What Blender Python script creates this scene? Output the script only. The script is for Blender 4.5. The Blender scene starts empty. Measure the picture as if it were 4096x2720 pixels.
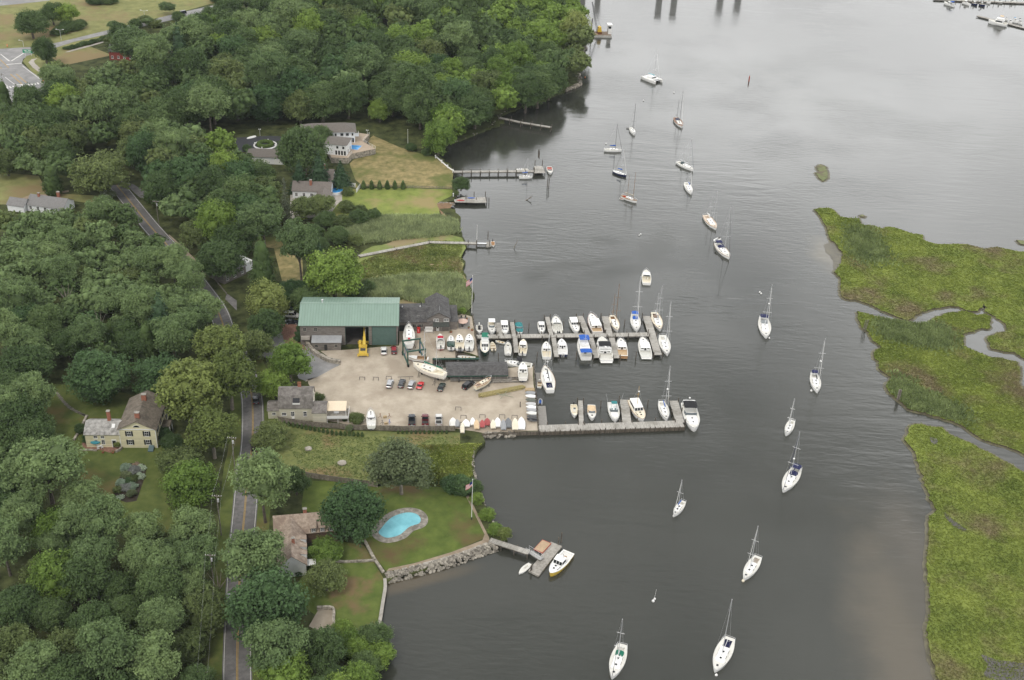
import bpy, bmesh, math, random
import numpy as np
from mathutils import Vector, Matrix
rnd = random.Random(7)
S = bpy.context.scene
COL = S.collection
# ------------------------------------------------------------------ camera
PITCH, FPX, CAMH, ROLL = math.radians(31.5), 4690.0, 200.0, math.radians(2.6)
cd = bpy.data.cameras.new('camera'); cam = bpy.data.objects.new('camera', cd); COL.objects.link(cam)
cd.sensor_width = 36.0; cd.lens = FPX / 4096 * 36.0; cd.clip_start = 1.0; cd.clip_end = 9000.0
cam.matrix_world = Matrix.Translation((0, 0, CAMH)) @ Matrix.Rotation(math.pi/2 - PITCH, 4, 'X') @ Matrix.Rotation(ROLL, 4, 'Z')
S.camera = cam
S.render.resolution_x, S.render.resolution_y = 1024, 680
# ------------------------------------------------------------------ sky and sun
SUN_EL, SUN_AZ = math.radians(56), math.radians(205)      # sun behind and left of the camera
wd = bpy.data.worlds.new('World'); S.world = wd; wd.use_nodes = True
nt = wd.node_tree; nt.nodes.clear()
def N(t, kind, **kw):
    n = t.nodes.new(kind)
    for k, v in kw.items():
        if k in n.inputs: n.inputs[k].default_value = v
        else: setattr(n, k, v)
    return n
def Lk(t, a, b): t.links.new(a, b)
sky = N(nt, 'ShaderNodeTexSky'); sky.sky_type = 'NISHITA'; sky.sun_disc = False
sky.sun_elevation = SUN_EL; sky.sun_rotation = SUN_AZ; sky.air_density = 1.2; sky.dust_density = 4.0
tc = N(nt, 'ShaderNodeTexCoord'); sep = N(nt, 'ShaderNodeSeparateXYZ'); Lk(nt, tc.outputs['Generated'], sep.inputs[0])
# overcast cloud deck: brighter low down, darker and mottled overhead (values in sky-texture units)
elr = N(nt, 'ShaderNodeValToRGB'); Lk(nt, sep.outputs['Z'], elr.inputs[0])
e = elr.color_ramp.elements; e[0].position = 0.0; e[0].color = (.58, .58, .58, 1); e[1].position = 1.0; e[1].color = (.21, .21, .21, 1)
for p_, v_ in ((.26, .62), (.34, .92), (.40, 1.0), (.47, .92), (.52, .60), (.57, .28), (.62, .24), (.67, .34), (.77, .36)):
    q = elr.color_ramp.elements.new(p_); q.color = (v_, v_, v_, 1)
mp = N(nt, 'ShaderNodeMapping'); Lk(nt, tc.outputs['Generated'], mp.inputs[0]); mp.inputs['Scale'].default_value = (2.2, 2.2, 4.0); mp.inputs['Location'].default_value = (.35, .2, .1)
cn = N(nt, 'ShaderNodeTexNoise', Scale=1.6, Detail=5.0, Roughness=.55); Lk(nt, mp.outputs[0], cn.inputs['Vector'])
cr = N(nt, 'ShaderNodeMapRange'); Lk(nt, cn.outputs['Fac'], cr.inputs['Value'])
cr.inputs['From Min'].default_value = .33; cr.inputs['From Max'].default_value = .67; cr.inputs['To Min'].default_value = .7; cr.inputs['To Max'].default_value = 1.25
mul = N(nt, 'ShaderNodeMath', operation='MULTIPLY'); Lk(nt, elr.outputs[0], mul.inputs[0]); Lk(nt, cr.outputs[0], mul.inputs[1])
mul2 = N(nt, 'ShaderNodeMath', operation='MULTIPLY'); Lk(nt, mul.outputs[0], mul2.inputs[0]); mul2.inputs[1].default_value = 38.0
cc = N(nt, 'ShaderNodeCombineColor'); Lk(nt, mul2.outputs[0], cc.inputs[0]); Lk(nt, mul2.outputs[0], cc.inputs[1])
# the deck is dimmed behind the camera (south) for contrast, torn open higher up
sy = N(nt, 'ShaderNodeMapRange', interpolation_type='SMOOTHSTEP'); Lk(nt, sep.outputs['Y'], sy.inputs['Value'])
for k_, v_ in (('From Min', -.7), ('From Max', .45), ('To Min', .54), ('To Max', 1.0)): sy.inputs[k_].default_value = v_
mul4 = N(nt, 'ShaderNodeMath', operation='MULTIPLY'); Lk(nt, mul2.outputs[0], mul4.inputs[0]); Lk(nt, sy.outputs[0], mul4.inputs[1])
for k_ in range(3): Lk(nt, mul4.outputs[0], cc.inputs[k_])
mx = N(nt, 'ShaderNodeMix', data_type='RGBA'); gap = N(nt, 'ShaderNodeMapRange', interpolation_type='SMOOTHSTEP'); Lk(nt, cn.outputs['Fac'], gap.inputs['Value'])
for k_, v_ in (('From Min', .36), ('From Max', .52), ('To Min', .42), ('To Max', .93)): gap.inputs[k_].default_value = v_
low_ = N(nt, 'ShaderNodeMapRange', interpolation_type='SMOOTHSTEP'); Lk(nt, sep.outputs['Z'], low_.inputs['Value'])
for k_, v_ in (('From Min', .38), ('From Max', .55), ('To Min', .93), ('To Max', 0.0)): low_.inputs[k_].default_value = v_
gm_ = N(nt, 'ShaderNodeMath', operation='MAXIMUM'); Lk(nt, gap.outputs[0], gm_.inputs[0]); Lk(nt, low_.outputs[0], gm_.inputs[1]); Lk(nt, gm_.outputs[0], mx.inputs[0])
Lk(nt, sky.outputs[0], mx.inputs[6]); Lk(nt, cc.outputs[0], mx.inputs[7])
bg = N(nt, 'ShaderNodeBackground', Strength=.1); Lk(nt, mx.outputs[2], bg.inputs['Color'])
wo = N(nt, 'ShaderNodeOutputWorld'); Lk(nt, bg.outputs[0], wo.inputs[0])
sl = bpy.data.lights.new('sun', 'SUN'); sl.energy = 1.5; sl.angle = math.radians(14); sl.color = (1, .95, .87)
so = bpy.data.objects.new('sun', sl); COL.objects.link(so)
so.rotation_euler = (math.pi/2 - SUN_EL, 0, -SUN_AZ + math.pi)   # lamp shines along local -Z
sd = Vector((math.sin(SUN_AZ)*math.cos(SUN_EL), math.cos(SUN_AZ)*math.cos(SUN_EL), math.sin(SUN_EL)))
so.rotation_euler = sd.to_track_quat('Z', 'Y').to_euler()
vs = S.view_settings; vs.view_transform = 'Standard'; vs.look = 'None'; vs.exposure = 0.0; vs.gamma = 1.0
S.cycles.max_bounces = 6; S.cycles.diffuse_bounces = 3; S.cycles.glossy_bounces = 3; S.cycles.transparent_max_bounces = 6; S.cycles.volume_bounces = 0
# ------------------------------------------------------------------ survey: photograph point -> ground plane point
CR = {'c0':(0,0,.57642),'c1':(1100,1150,2.75125),'c2':(1800,1100,2.354),'c3':(1040,1480,2.95125),'c4':(1040,1800,1.68643),'c5':(0,1480,2.27019),'c6':(0,2030,2.27019),'c7':(0,0,2.361),'c8':(900,400,1.68643),'d1':(2250,0,2.95125),'d2':(2350,480,2.75125),'d3':(2900,1100,2.61375),'d4':(2600,1600,2.61375),'d5':(2380,2080,2.45),'d6':(3600,0,4.752),'d7':(3100,600,1.30622),'d8':(3300,1700,1.53769),'e1':(0,600,1.7425),'e2':(1600,1150,4.48),'e3':(1200,480,5.6)}
CP, SP, CRR, SRR = math.cos(PITCH), math.sin(PITCH), math.cos(ROLL), math.sin(ROLL)
def ray(c, x, y):
    ox, oy, s = CR[c]; X = ox + x/s - 2048; Y = 1360 - (oy + y/s)
    u = X*CRR - Y*SRR; v = X*SRR + Y*CRR
    return Vector((u, FPX*CP + v*SP, -FPX*SP + v*CP))
def W(c, x, y, z=0.0):
    d = ray(c, x, y); t = (z - CAMH)/d.z
    return Vector((d.x*t, d.y*t, z))
def hgt(c, b, x, y):                       # height of the thing standing at world b whose top shows at (x, y)
    d = ray(c, x, y); t = (b.x*d.x + b.y*d.y)/(d.x*d.x + d.y*d.y)
    return CAMH + d.z*t
def proj(p):                                # world -> native photo pixel (for layout only)
    r = Vector(p) - Vector((0, 0, CAMH)); zc = r.y*CP - r.z*SP; v = (r.y*SP + r.z*CP)/zc*FPX; u = r.x/zc*FPX
    X = u*CRR + v*SRR; Y = -u*SRR + v*CRR
    return 2048 + X, 1360 - Y
G = 1.0                                     # level of the land above the river
# ------------------------------------------------------------------ materials
def M(name, col, rough=.85, var=.12, scale=1.0, col2=None, bump=0.0, bscale=None, metal=0.0, spec=.3, stretch=(1, 1, 1), objvar=0.0, island=0.0, detail=4.0, col3=None, s3=.05, t3=(.5, .62), world=False, coat=0.0):
    m = bpy.data.materials.new(name); m.use_nodes = True; t = m.node_tree; b = t.nodes['Principled BSDF']
    b.inputs['Roughness'].default_value = rough; b.inputs['Metallic'].default_value = metal; b.inputs['Specular IOR Level'].default_value = spec
    if coat: b.inputs['Coat Weight'].default_value = coat
    if world: vec = N(t, 'ShaderNodeNewGeometry').outputs['Position']
    else: vec = N(t, 'ShaderNodeTexCoord').outputs['Object']
    mp = N(t, 'ShaderNodeMapping'); mp.inputs['Scale'].default_value = stretch; Lk(t, vec, mp.inputs[0])
    n = N(t, 'ShaderNodeTexNoise', Scale=scale, Detail=detail, Roughness=.62); Lk(t, mp.outputs[0], n.inputs['Vector'])
    r = N(t, 'ShaderNodeValToRGB'); Lk(t, n.outputs['Fac'], r.inputs[0])
    a = [max(0, c*(1-var)) for c in col]; z = [c*(1+var) for c in (col2 or col)]
    r.color_ramp.elements[0].position = .32; r.color_ramp.elements[0].color = (*a, 1)
    r.color_ramp.elements[1].position = .68; r.color_ramp.elements[1].color = (*z, 1)
    out = r.outputs[0]
    if col3:
        n3 = N(t, 'ShaderNodeTexNoise', Scale=s3, Detail=5.0, Roughness=.6); Lk(t, vec, n3.inputs['Vector'])
        r3 = N(t, 'ShaderNodeMapRange'); Lk(t, n3.outputs['Fac'], r3.inputs['Value']); r3.inputs['From Min'].default_value = t3[0]; r3.inputs['From Max'].default_value = t3[1]
        mm = N(t, 'ShaderNodeMix', data_type='RGBA'); Lk(t, r3.outputs[0], mm.inputs[0]); Lk(t, out, mm.inputs[6]); mm.inputs[7].default_value = (*col3, 1); out = mm.outputs[2]
    if objvar or island:
        h = N(t, 'ShaderNodeHueSaturation'); Lk(t, out, h.inputs['Color'])
        src = None
        if island:
            g = N(t, 'ShaderNodeNewGeometry'); r1 = N(t, 'ShaderNodeMapRange'); Lk(t, g.outputs['Random Per Island'], r1.inputs['Value'])
            r1.inputs['To Min'].default_value = 1-island; r1.inputs['To Max'].default_value = 1+island; src = r1.outputs[0]
        if objvar:
            oi = N(t, 'ShaderNodeObjectInfo'); r2 = N(t, 'ShaderNodeMapRange'); Lk(t, oi.outputs['Random'], r2.inputs['Value'])
            r2.inputs['To Min'].default_value = 1-objvar; r2.inputs['To Max'].default_value = 1+objvar
            r4 = N(t, 'ShaderNodeMapRange'); Lk(t, oi.outputs['Random'], r4.inputs['Value']); r4.inputs['To Min'].default_value = .5+objvar*.005; r4.inputs['To Max'].default_value = .5-objvar*.085
            Lk(t, r4.outputs[0], h.inputs['Hue'])
            if src is not None:
                q = N(t, 'ShaderNodeMath', operation='MULTIPLY'); Lk(t, src, q.inputs[0]); Lk(t, r2.outputs[0], q.inputs[1]); src = q.outputs[0]
            else: src = r2.outputs[0]
        Lk(t, src, h.inputs['Value']); out = h.outputs[0]
    Lk(t, out, b.inputs['Base Color'])
    if bump:
        n2 = N(t, 'ShaderNodeTexNoise', Scale=bscale or scale*3, Detail=3.0); Lk(t, mp.outputs[0], n2.inputs['Vector'])
        bn = N(t, 'ShaderNodeBump', Strength=1.0, Distance=bump); Lk(t, n2.outputs['Fac'], bn.inputs['Height']); Lk(t, bn.outputs[0], b.inputs['Normal'])
    return m
def stripes(m, axis, period, depth=.25, width=.12):
    """dark joints every `period` metres along a local axis, for boards and planks"""
    t = m.node_tree; b = t.nodes['Principled BSDF']; src = b.inputs['Base Color'].links[0].from_socket
    co = N(t, 'ShaderNodeTexCoord'); sp = N(t, 'ShaderNodeSeparateXYZ'); Lk(t, co.outputs['Object'], sp.inputs[0])
    d = N(t, 'ShaderNodeMath', operation='DIVIDE'); Lk(t, sp.outputs[axis], d.inputs[0]); d.inputs[1].default_value = period
    f = N(t, 'ShaderNodeMath', operation='FRACT'); Lk(t, d.outputs[0], f.inputs[0])
    l = N(t, 'ShaderNodeMath', operation='LESS_THAN'); Lk(t, f.outputs[0], l.inputs[0]); l.inputs[1].default_value = width
    k = N(t, 'ShaderNodeMath', operation='MULTIPLY'); Lk(t, l.outputs[0], k.inputs[0]); k.inputs[1].default_value = depth
    wn = N(t, 'ShaderNodeTexWhiteNoise', noise_dimensions='1D'); fl = N(t, 'ShaderNodeMath', operation='FLOOR'); Lk(t, d.outputs[0], fl.inputs[0]); Lk(t, fl.outputs[0], wn.inputs['W'])
    w2 = N(t, 'ShaderNodeMath', operation='MULTIPLY'); Lk(t, wn.outputs['Value'], w2.inputs[0]); w2.inputs[1].default_value = .22
    ad = N(t, 'ShaderNodeMath', operation='ADD'); Lk(t, k.outputs[0], ad.inputs[0]); Lk(t, w2.outputs[0], ad.inputs[1])
    mm = N(t, 'ShaderNodeMix', data_type='RGBA'); Lk(t, ad.outputs[0], mm.inputs[0]); Lk(t, src, mm.inputs[6]); mm.inputs[7].default_value = (.02, .018, .015, 1)
    Lk(t, mm.outputs[2], b.inputs['Base Color']); return m
white = M('white_gelcoat', (.80, .80, .78), .35, .04, .8, spec=.5)
cream = M('cream_gelcoat', (.72, .66, .52), .4, .05, .8, spec=.5)
offw = M('weathered_white_gelcoat', (.70, .70, .66), .5, .08, 1.2, spec=.4)
navy = M('navy_paint', (.012, .018, .06), .3, .1, 1, spec=.5)
dkgreen = M('dark_green_paint', (.012, .045, .03), .35, .1, 1, spec=.5)
yellowp = M('yellow_paint', (.62, .44, .07), .4, .08, 1.5, spec=.5)
redp = M('red_paint', (.50, .02, .02), .4, .08, 1.5, spec=.5)
maroon = M('maroon_paint', (.16, .015, .02), .35, .08, 1.5, spec=.5)
blackp = M('black_paint', (.012, .012, .014), .3, .1, 1.5, spec=.5)
silver = M('silver_paint', (.38, .39, .40), .3, .05, 1.5, metal=.4, spec=.5)
whitep = M('white_paint', (.78, .78, .76), .4, .04, 1.5, spec=.5)
glass = M('dark_glass', (.015, .018, .022), .08, .1, .7, spec=.6)
tint = M('grey_glass', (.10, .12, .13), .12, .15, .7, spec=.6)
teak = M('teak', (.33, .20, .10), .7, .2, 6, stretch=(.3, 4, 1))
woodt = M('tan_wood', (.42, .32, .19), .8, .2, 5)
tan = M('tan_canvas', (.62, .47, .30), .85, .07, 2)
bluec = M('blue_canvas', (.02, .10, .42), .8, .1, 2)
navyc = M('navy_canvas', (.018, .022, .075), .85, .12, 2)
tealc = M('teal_canvas', (.03, .19, .20), .85, .1, 2)
greenc = M('green_canvas', (.015, .16, .10), .85, .1, 2)
blackc = M('black_canvas', (.016, .016, .018), .85, .15, 2)
redc = M('red_canvas', (.42, .02, .04), .85, .1, 2)
greyc = M('grey_canvas', (.30, .31, .32), .85, .1, 2)
alu = M('aluminium', (.62, .63, .64), .4, .05, 2, metal=.3, spec=.5)
spruce = M('varnished_spruce', (.22, .12, .05), .5, .2, 4)
rubber = M('rubber', (.015, .015, .015), .8, .2, 4)
steel = M('dark_steel', (.06, .06, .06), .6, .2, 3)
rust = M('rusty_steel', (.16, .07, .035), .9, .4, 3)
deckgrey = M('nonskid_deck', (.66, .65, .60), .7, .06, 2)
# ------------------------------------------------------------------ mesh builder
class MB:
    def __init__(s): s.v = []; s.f = []; s.m = []; s.mi = 0
    def add(s, vs, fs):
        o = len(s.v); s.v += [tuple(p) for p in vs]
        for f in fs: s.f.append(tuple(i+o for i in f)); s.m.append(s.mi)
        return s
    def box(s, x0, x1, y0, y1, z0, z1, tx=0, ty=0):     # tx, ty: taper at the top
        v = [(x0,y0,z0),(x1,y0,z0),(x1,y1,z0),(x0,y1,z0),(x0+tx,y0+ty,z1),(x1-tx,y0+ty,z1),(x1-tx,y1-ty,z1),(x0+tx,y1-ty,z1)]
        return s.add(v, [(3,2,1,0),(4,5,6,7),(0,1,5,4),(1,2,6,5),(2,3,7,6),(3,0,4,7)])
    def obox(s, c, ang, l, w, z0, z1):                  # box centred at c, turned by ang
        ca, sa = math.cos(ang), math.sin(ang)
        pts = [(c[0]+a*ca-b*sa, c[1]+a*sa+b*ca) for a, b in ((-l/2,-w/2),(l/2,-w/2),(l/2,w/2),(-l/2,w/2))]
        return s.prism(pts, z0, z1)
    def prism(s, poly, z0, z1):
        n = len(poly); ar = sum(poly[i][0]*poly[(i+1)%n][1]-poly[(i+1)%n][0]*poly[i][1] for i in range(n))
        if ar < 0: poly = poly[::-1]
        v = [(p[0], p[1], z0) for p in poly] + [(p[0], p[1], z1) for p in poly]
        f = [tuple(range(n, 2*n)), tuple(range(n-1, -1, -1))] + [(i, (i+1) % n, n+(i+1) % n, n+i) for i in range(n)]
        return s.add(v, f)
    def tube(s, a, b, r, r2=None, n=6, cap=True):
        a = Vector(a); b = Vector(b); r2 = r if r2 is None else r2
        d = (b-a); 
        if d.length < 1e-6: return s
        q = d.to_track_quat('Z', 'Y'); v = []
        for p, rr in ((a, r), (b, r2)):
            for i in range(n): v.append(p + q @ Vector((rr*math.cos(2*math.pi*i/n), rr*math.sin(2*math.pi*i/n), 0)))
        f = [(i, (i+1) % n, n+(i+1) % n, n+i) for i in range(n)]
        if cap: f += [tuple(range(n-1, -1, -1)), tuple(range(n, 2*n))]
        return s.add(v, f)
    def path(s, pts, r, n=5):
        for a, b in zip(pts, pts[1:]): s.tube(a, b, r, n=n)
        return s
    def loft(s, secs, cap0=True, cap1=True, closed=True):
        n = len(secs[0]); v = [p for q in secs for p in q]; f = []
        for i in range(len(secs)-1):
            for j in range(n if closed else n-1):
                k = (j+1) % n; f.append((i*n+j, i*n+k, (i+1)*n+k, (i+1)*n+j))
        if cap0: f.append(tuple(range(n-1, -1, -1)))
        if cap1: f.append(tuple((len(secs)-1)*n+j for j in range(n)))
        return s.add(v, f)
    def ball(s, c, r, n=8, m=5, sz=1.0):
        secs = []
        for i in range(m+1):
            t = -math.pi/2 + math.pi*i/m; secs.append([(c[0]+r*max(.02, math.cos(t))*math.cos(2*math.pi*j/n), c[1]+r*max(.02, math.cos(t))*math.sin(2*math.pi*j/n), c[2]+r*sz*math.sin(t)) for j in range(n)])
        return s.loft(secs)
    def torus(s, c, R, r, n=16, m=6):
        v = []; f = []
        for i in range(n):
            a = 2*math.pi*i/n
            for j in range(m):
                b = 2*math.pi*j/m; q = R+r*math.cos(b); v.append((c[0]+q*math.cos(a), c[1]+q*math.sin(a), c[2]+r*math.sin(b)))
        for i in range(n):
            for j in range(m): f.append((i*m+j, ((i+1) % n)*m+j, ((i+1) % n)*m+(j+1) % m, i*m+(j+1) % m))
        return s.add(v, f)
    def xform(s, mat):
        s.v = [tuple(mat @ Vector(p)) for p in s.v]; return s
    def build(s, name, mats, parent=None, smooth=False, rec=True):
        me = bpy.data.meshes.new(name); me.from_pydata(s.v, [], s.f)
        mats = mats if isinstance(mats, (list, tuple)) else [mats]
        for m in mats: me.materials.append(m)
        if len(mats) > 1: me.polygons.foreach_set('material_index', s.m)
        if rec:
            bm = bmesh.new(); bm.from_mesh(me); bmesh.ops.recalc_face_normals(bm, faces=bm.faces[:]); bm.to_mesh(me); bm.free()
        if smooth:
            me.polygons.foreach_set('use_smooth', [True]*len(me.polygons))
            if smooth != 1: me.set_sharp_from_angle(angle=math.radians(smooth))
        me.update()
        o = bpy.data.objects.new(name, me); COL.objects.link(o)
        if parent: o.parent = parent
        return o
LAB = {}
def tag(o, label, cat, group=None, kind=None):
    if label: o['label'] = label
    if cat: o['category'] = cat
    if group: o['group'] = group
    if kind: o['kind'] = kind
    return o
def thing(name, label, cat, loc=(0, 0, 0), rot=0.0, group=None):
    o = bpy.data.objects.new(name, None); COL.objects.link(o); o.empty_display_size = .5
    o.location = loc; o.rotation_euler = (0, 0, rot); return tag(o, label, cat, group)
def struct(o, kind='structure'): o['kind'] = kind; return o
def dup(root, loc, rot, label=None, group=None, scale=None):
    r = root.copy(); COL.objects.link(r); r.location = loc; r.rotation_euler = (0, 0, rot)
    if label: r['label'] = label
    if group: r['group'] = group
    if scale: r.scale = scale
    for ch in list(root.children):
        c = ch.copy(); COL.objects.link(c); c.parent = r
        for g in ch.children:
            d = g.copy(); COL.objects.link(d); d.parent = c
    return r
def ang(a, b): return math.atan2(b[1]-a[1], b[0]-a[0])
def frac(poly, step=1.2, amp=.35, seed=1, closed=True):
    """subdivide an outline and roughen it like an eroded bank"""
    r = random.Random(seed); out = []; n = len(poly)
    for i in range(n if closed else n-1):
        a, b = Vector(poly[i][:2]), Vector(poly[(i+1) % n][:2]); L = (b-a).length; k = max(1, int(L/step)); nr = Vector((-(b-a).y, (b-a).x))/max(L, 1e-6)
        for j in range(k):
            t = j/k; p = a.lerp(b, t)
            if j: p += nr*r.uniform(-amp, amp)*(1+.8*math.sin(j*.37+i))
            out.append((p.x, p.y))
    if not closed: out.append(tuple(poly[-1][:2]))
    return out
def spline(pts, k=6, closed=False):
    """Catmull-Rom through 2-D points"""
    P = [Vector(p[:2]) for p in pts]; n = len(P); out = []
    for i in range(n if closed else n-1):
        p0 = P[(i-1) % n] if closed or i else P[0]; p1 = P[i]; p2 = P[(i+1) % n]; p3 = P[(i+2) % n] if closed or i+2 < n else P[-1]
        for j in range(k):
            t = j/k; out.append(tuple(.5*((2*p1)+(p2-p0)*t+(2*p0-5*p1+4*p2-p3)*t*t+(3*p1-p0-3*p2+p3)*t**3)))
    if not closed: out.append(tuple(P[-1]))
    return out
def ribbon(line, w, z, off=0.0):
    """flat strip along a polyline; off shifts it sideways (left positive)"""
    P = [Vector(p[:2]) for p in line]; v = []; 
    for i, p in enumerate(P):
        d = (P[min(i+1, len(P)-1)]-P[max(i-1, 0)]); d.normalize(); nn = Vector((-d.y, d.x)); c = p+nn*off
        a, b = c+nn*w/2, c-nn*w/2; v += [(a.x, a.y, z), (b.x, b.y, z)]
    return v, [(2*i+1, 2*i+3, 2*i+2, 2*i) for i in range(len(P)-1)]
def px(c, pts, z=0.0): return [tuple(W(c, x, y, z)[:2]) for x, y in pts]
# ================================================================== GROUND, WATER
def sheet(name, poly, z, mat, kind='structure'):
    bm = bmesh.new(); vs = [bm.verts.new((p[0], p[1], z)) for p in poly]
    f = bm.faces.new(vs); bm.normal_update()
    if f.normal.z < 0: f.normal_flip()
    bmesh.ops.triangulate(bm, faces=[f]); me = bpy.data.meshes.new(name); bm.to_mesh(me); bm.free()
    me.materials.append(mat); o = bpy.data.objects.new(name, me); COL.objects.link(o)
    if kind: o['kind'] = kind
    return o
def slab(name, poly, z0, z1, mat):
    bm = bmesh.new(); vs = [bm.verts.new((p[0], p[1], z1)) for p in poly]
    f = bm.faces.new(vs); bm.normal_update()
    if f.normal.z < 0: f.normal_flip()
    r = bmesh.ops.extrude_face_region(bm, geom=[f]); 
    top = [g for g in r['geom'] if isinstance(g, bmesh.types.BMFace)]
    for v in {v for g in top for v in g.verts}: v.co.z = z1
    for v in vs: v.co.z = z0
    bmesh.ops.triangulate(bm, faces=[g for g in bm.faces if len(g.verts) > 4]); bmesh.ops.recalc_face_normals(bm, faces=bm.faces[:])
    me = bpy.data.meshes.new(name); bm.to_mesh(me); bm.free(); me.materials.append(mat)
    o = bpy.data.objects.new(name, me); COL.objects.link(o); o['kind'] = 'structure'; return o
# ---- water
wm = bpy.data.materials.new('river_water'); wm.use_nodes = True; t = wm.node_tree; b = t.nodes['Principled BSDF']
b.inputs['IOR'].default_value = 1.48; b.inputs['Roughness'].default_value = .06; b.inputs['Specular IOR Level'].default_value = .5
pos = N(t, 'ShaderNodeNewGeometry').outputs['Position']
def mask(c, rx, ry, a, lo=.35, hi=1.0):
    mp = N(t, 'ShaderNodeMapping', vector_type='TEXTURE'); mp.inputs['Location'].default_value = (c[0], c[1], 0); mp.inputs['Rotation'].default_value = (0, 0, a); mp.inputs['Scale'].default_value = (rx, ry, 1); Lk(t, pos, mp.inputs[0])
    nz = N(t, 'ShaderNodeTexNoise', Scale=.09, Detail=4.0); Lk(t, pos, nz.inputs['Vector'])
    ln = N(t, 'ShaderNodeVectorMath', operation='LENGTH'); Lk(t, mp.outputs[0], ln.inputs[0])
    ad = N(t, 'ShaderNodeMath', operation='ADD'); Lk(t, ln.outputs['Value'], ad.inputs[0])
    sb = N(t, 'ShaderNodeMath', operation='MULTIPLY_ADD'); Lk(t, nz.outputs['Fac'], sb.inputs[0]); sb.inputs[1].default_value = .7; sb.inputs[2].default_value = -.35; Lk(t, sb.outputs[0], ad.inputs[1])
    r = N(t, 'ShaderNodeMapRange', interpolation_type='SMOOTHSTEP'); Lk(t, ad.outputs[0], r.inputs['Value']); r.inputs['From Min'].default_value = lo; r.inputs['From Max'].default_value = hi; r.inputs['To Min'].default_value = 1; r.inputs['To Max'].default_value = 0
    return r.outputs[0]
nb = N(t, 'ShaderNodeTexNoise', Scale=.018, Detail=3.0); Lk(t, pos, nb.inputs['Vector'])
wr = N(t, 'ShaderNodeValToRGB'); Lk(t, nb.outputs['Fac'], wr.inputs[0])
wr.color_ramp.elements[0].position = .35; wr.color_ramp.elements[0].color = (.034, .036, .029, 1); wr.color_ramp.elements[1].position = .65; wr.color_ramp.elements[1].color = (.043, .045, .037, 1)
col = wr.outputs[0]
def over(col, m, c):
    mm = N(t, 'ShaderNodeMix', data_type='RGBA'); Lk(t, m, mm.inputs[0]); Lk(t, col, mm.inputs[6]); mm.inputs[7].default_value = (*c, 1); return mm.outputs[2]
sh = W('d8', 470, 1380); sh2 = W('d8', 560, 830)
col = over(col, mask(sh, 15, 62, math.radians(-4), .1, 1.1), (.098, .086, .064))          # sandbar under shallow water by the marsh
col = over(col, mask(sh2, 10, 40, math.radians(-2), .1, 1.1), (.078, .071, .056))
col = over(col, mask(W('c4', 1040, 890), 18, 3.5, math.radians(24), .2, 1.0), (.085, .070, .045))
col = over(col, mask(W('d7', 310, 560), 12, 22, math.radians(10), .2, 1.0), (.10, .09, .06))
Lk(t, col, b.inputs['Base Color'])
mp = N(t, 'ShaderNodeMapping'); mp.inputs['Scale'].default_value = (.55, 1.6, 1); mp.inputs['Rotation'].default_value = (0, 0, math.radians(-10)); Lk(t, pos, mp.inputs[0])
n1 = N(t, 'ShaderNodeTexNoise', Scale=.42, Detail=2.0, Roughness=.5, Distortion=.4); Lk(t, mp.outputs[0], n1.inputs['Vector'])
n2 = N(t, 'ShaderNodeTexNoise', Scale=.02, Detail=4.0, Roughness=.55); Lk(t, pos, n2.inputs['Vector'])       # wind patches
r2 = N(t, 'ShaderNodeMapRange', interpolation_type='SMOOTHSTEP'); Lk(t, n2.outputs['Fac'], r2.inputs['Value']); r2.inputs['From Min'].default_value = .42; r2.inputs['From Max'].default_value = .6; r2.inputs['To Min'].default_value = .25; r2.inputs['To Max'].default_value = 1.0
bn = N(t, 'ShaderNodeBump', Distance=.06); Lk(t, r2.outputs[0], bn.inputs['Strength']); Lk(t, n1.outputs['Fac'], bn.inputs['Height'])
mpw = N(t, 'ShaderNodeMapping'); mpw.inputs['Scale'].default_value = (.30, 1.25, 1); mpw.inputs['Rotation'].default_value = (0, 0, math.radians(9)); Lk(t, pos, mpw.inputs[0])
wv = N(t, 'ShaderNodeTexNoise', Scale=.16, Detail=2.0, Roughness=.5, Distortion=.6); Lk(t, mpw.outputs[0], wv.inputs['Vector'])
n4 = N(t, 'ShaderNodeTexNoise', Scale=.012, Detail=2.0); Lk(t, pos, n4.inputs['Vector'])
r5 = N(t, 'ShaderNodeMapRange', interpolation_type='SMOOTHSTEP'); Lk(t, n4.outputs['Fac'], r5.inputs['Value']); r5.inputs['From Min'].default_value = .45; r5.inputs['From Max'].default_value = .62; r5.inputs['To Min'].default_value = .12; r5.inputs['To Max'].default_value = 1.0
bn2 = N(t, 'ShaderNodeBump', Distance=.11); Lk(t, r5.outputs[0], bn2.inputs['Strength']); Lk(t, wv.outputs['Fac'], bn2.inputs['Height']); Lk(t, bn.outputs[0], bn2.inputs['Normal'])
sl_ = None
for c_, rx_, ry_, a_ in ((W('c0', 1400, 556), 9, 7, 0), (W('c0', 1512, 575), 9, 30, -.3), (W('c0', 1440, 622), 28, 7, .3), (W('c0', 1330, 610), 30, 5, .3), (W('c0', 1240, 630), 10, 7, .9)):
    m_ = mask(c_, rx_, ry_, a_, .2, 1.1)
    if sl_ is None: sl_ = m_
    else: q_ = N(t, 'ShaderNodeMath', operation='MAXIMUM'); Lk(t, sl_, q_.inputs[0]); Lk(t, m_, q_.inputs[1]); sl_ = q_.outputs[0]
sp_ = N(t, 'ShaderNodeMapRange'); Lk(t, sl_, sp_.inputs['Value']); sp_.inputs['To Min'].default_value = .5; sp_.inputs['To Max'].default_value = .34; Lk(t, sp_.outputs[0], b.inputs['Specular IOR Level'])      # weaker reflection painted in by mask to draw the dark slicks
Lk(t, bn2.outputs[0], b.inputs['Normal'])
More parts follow.
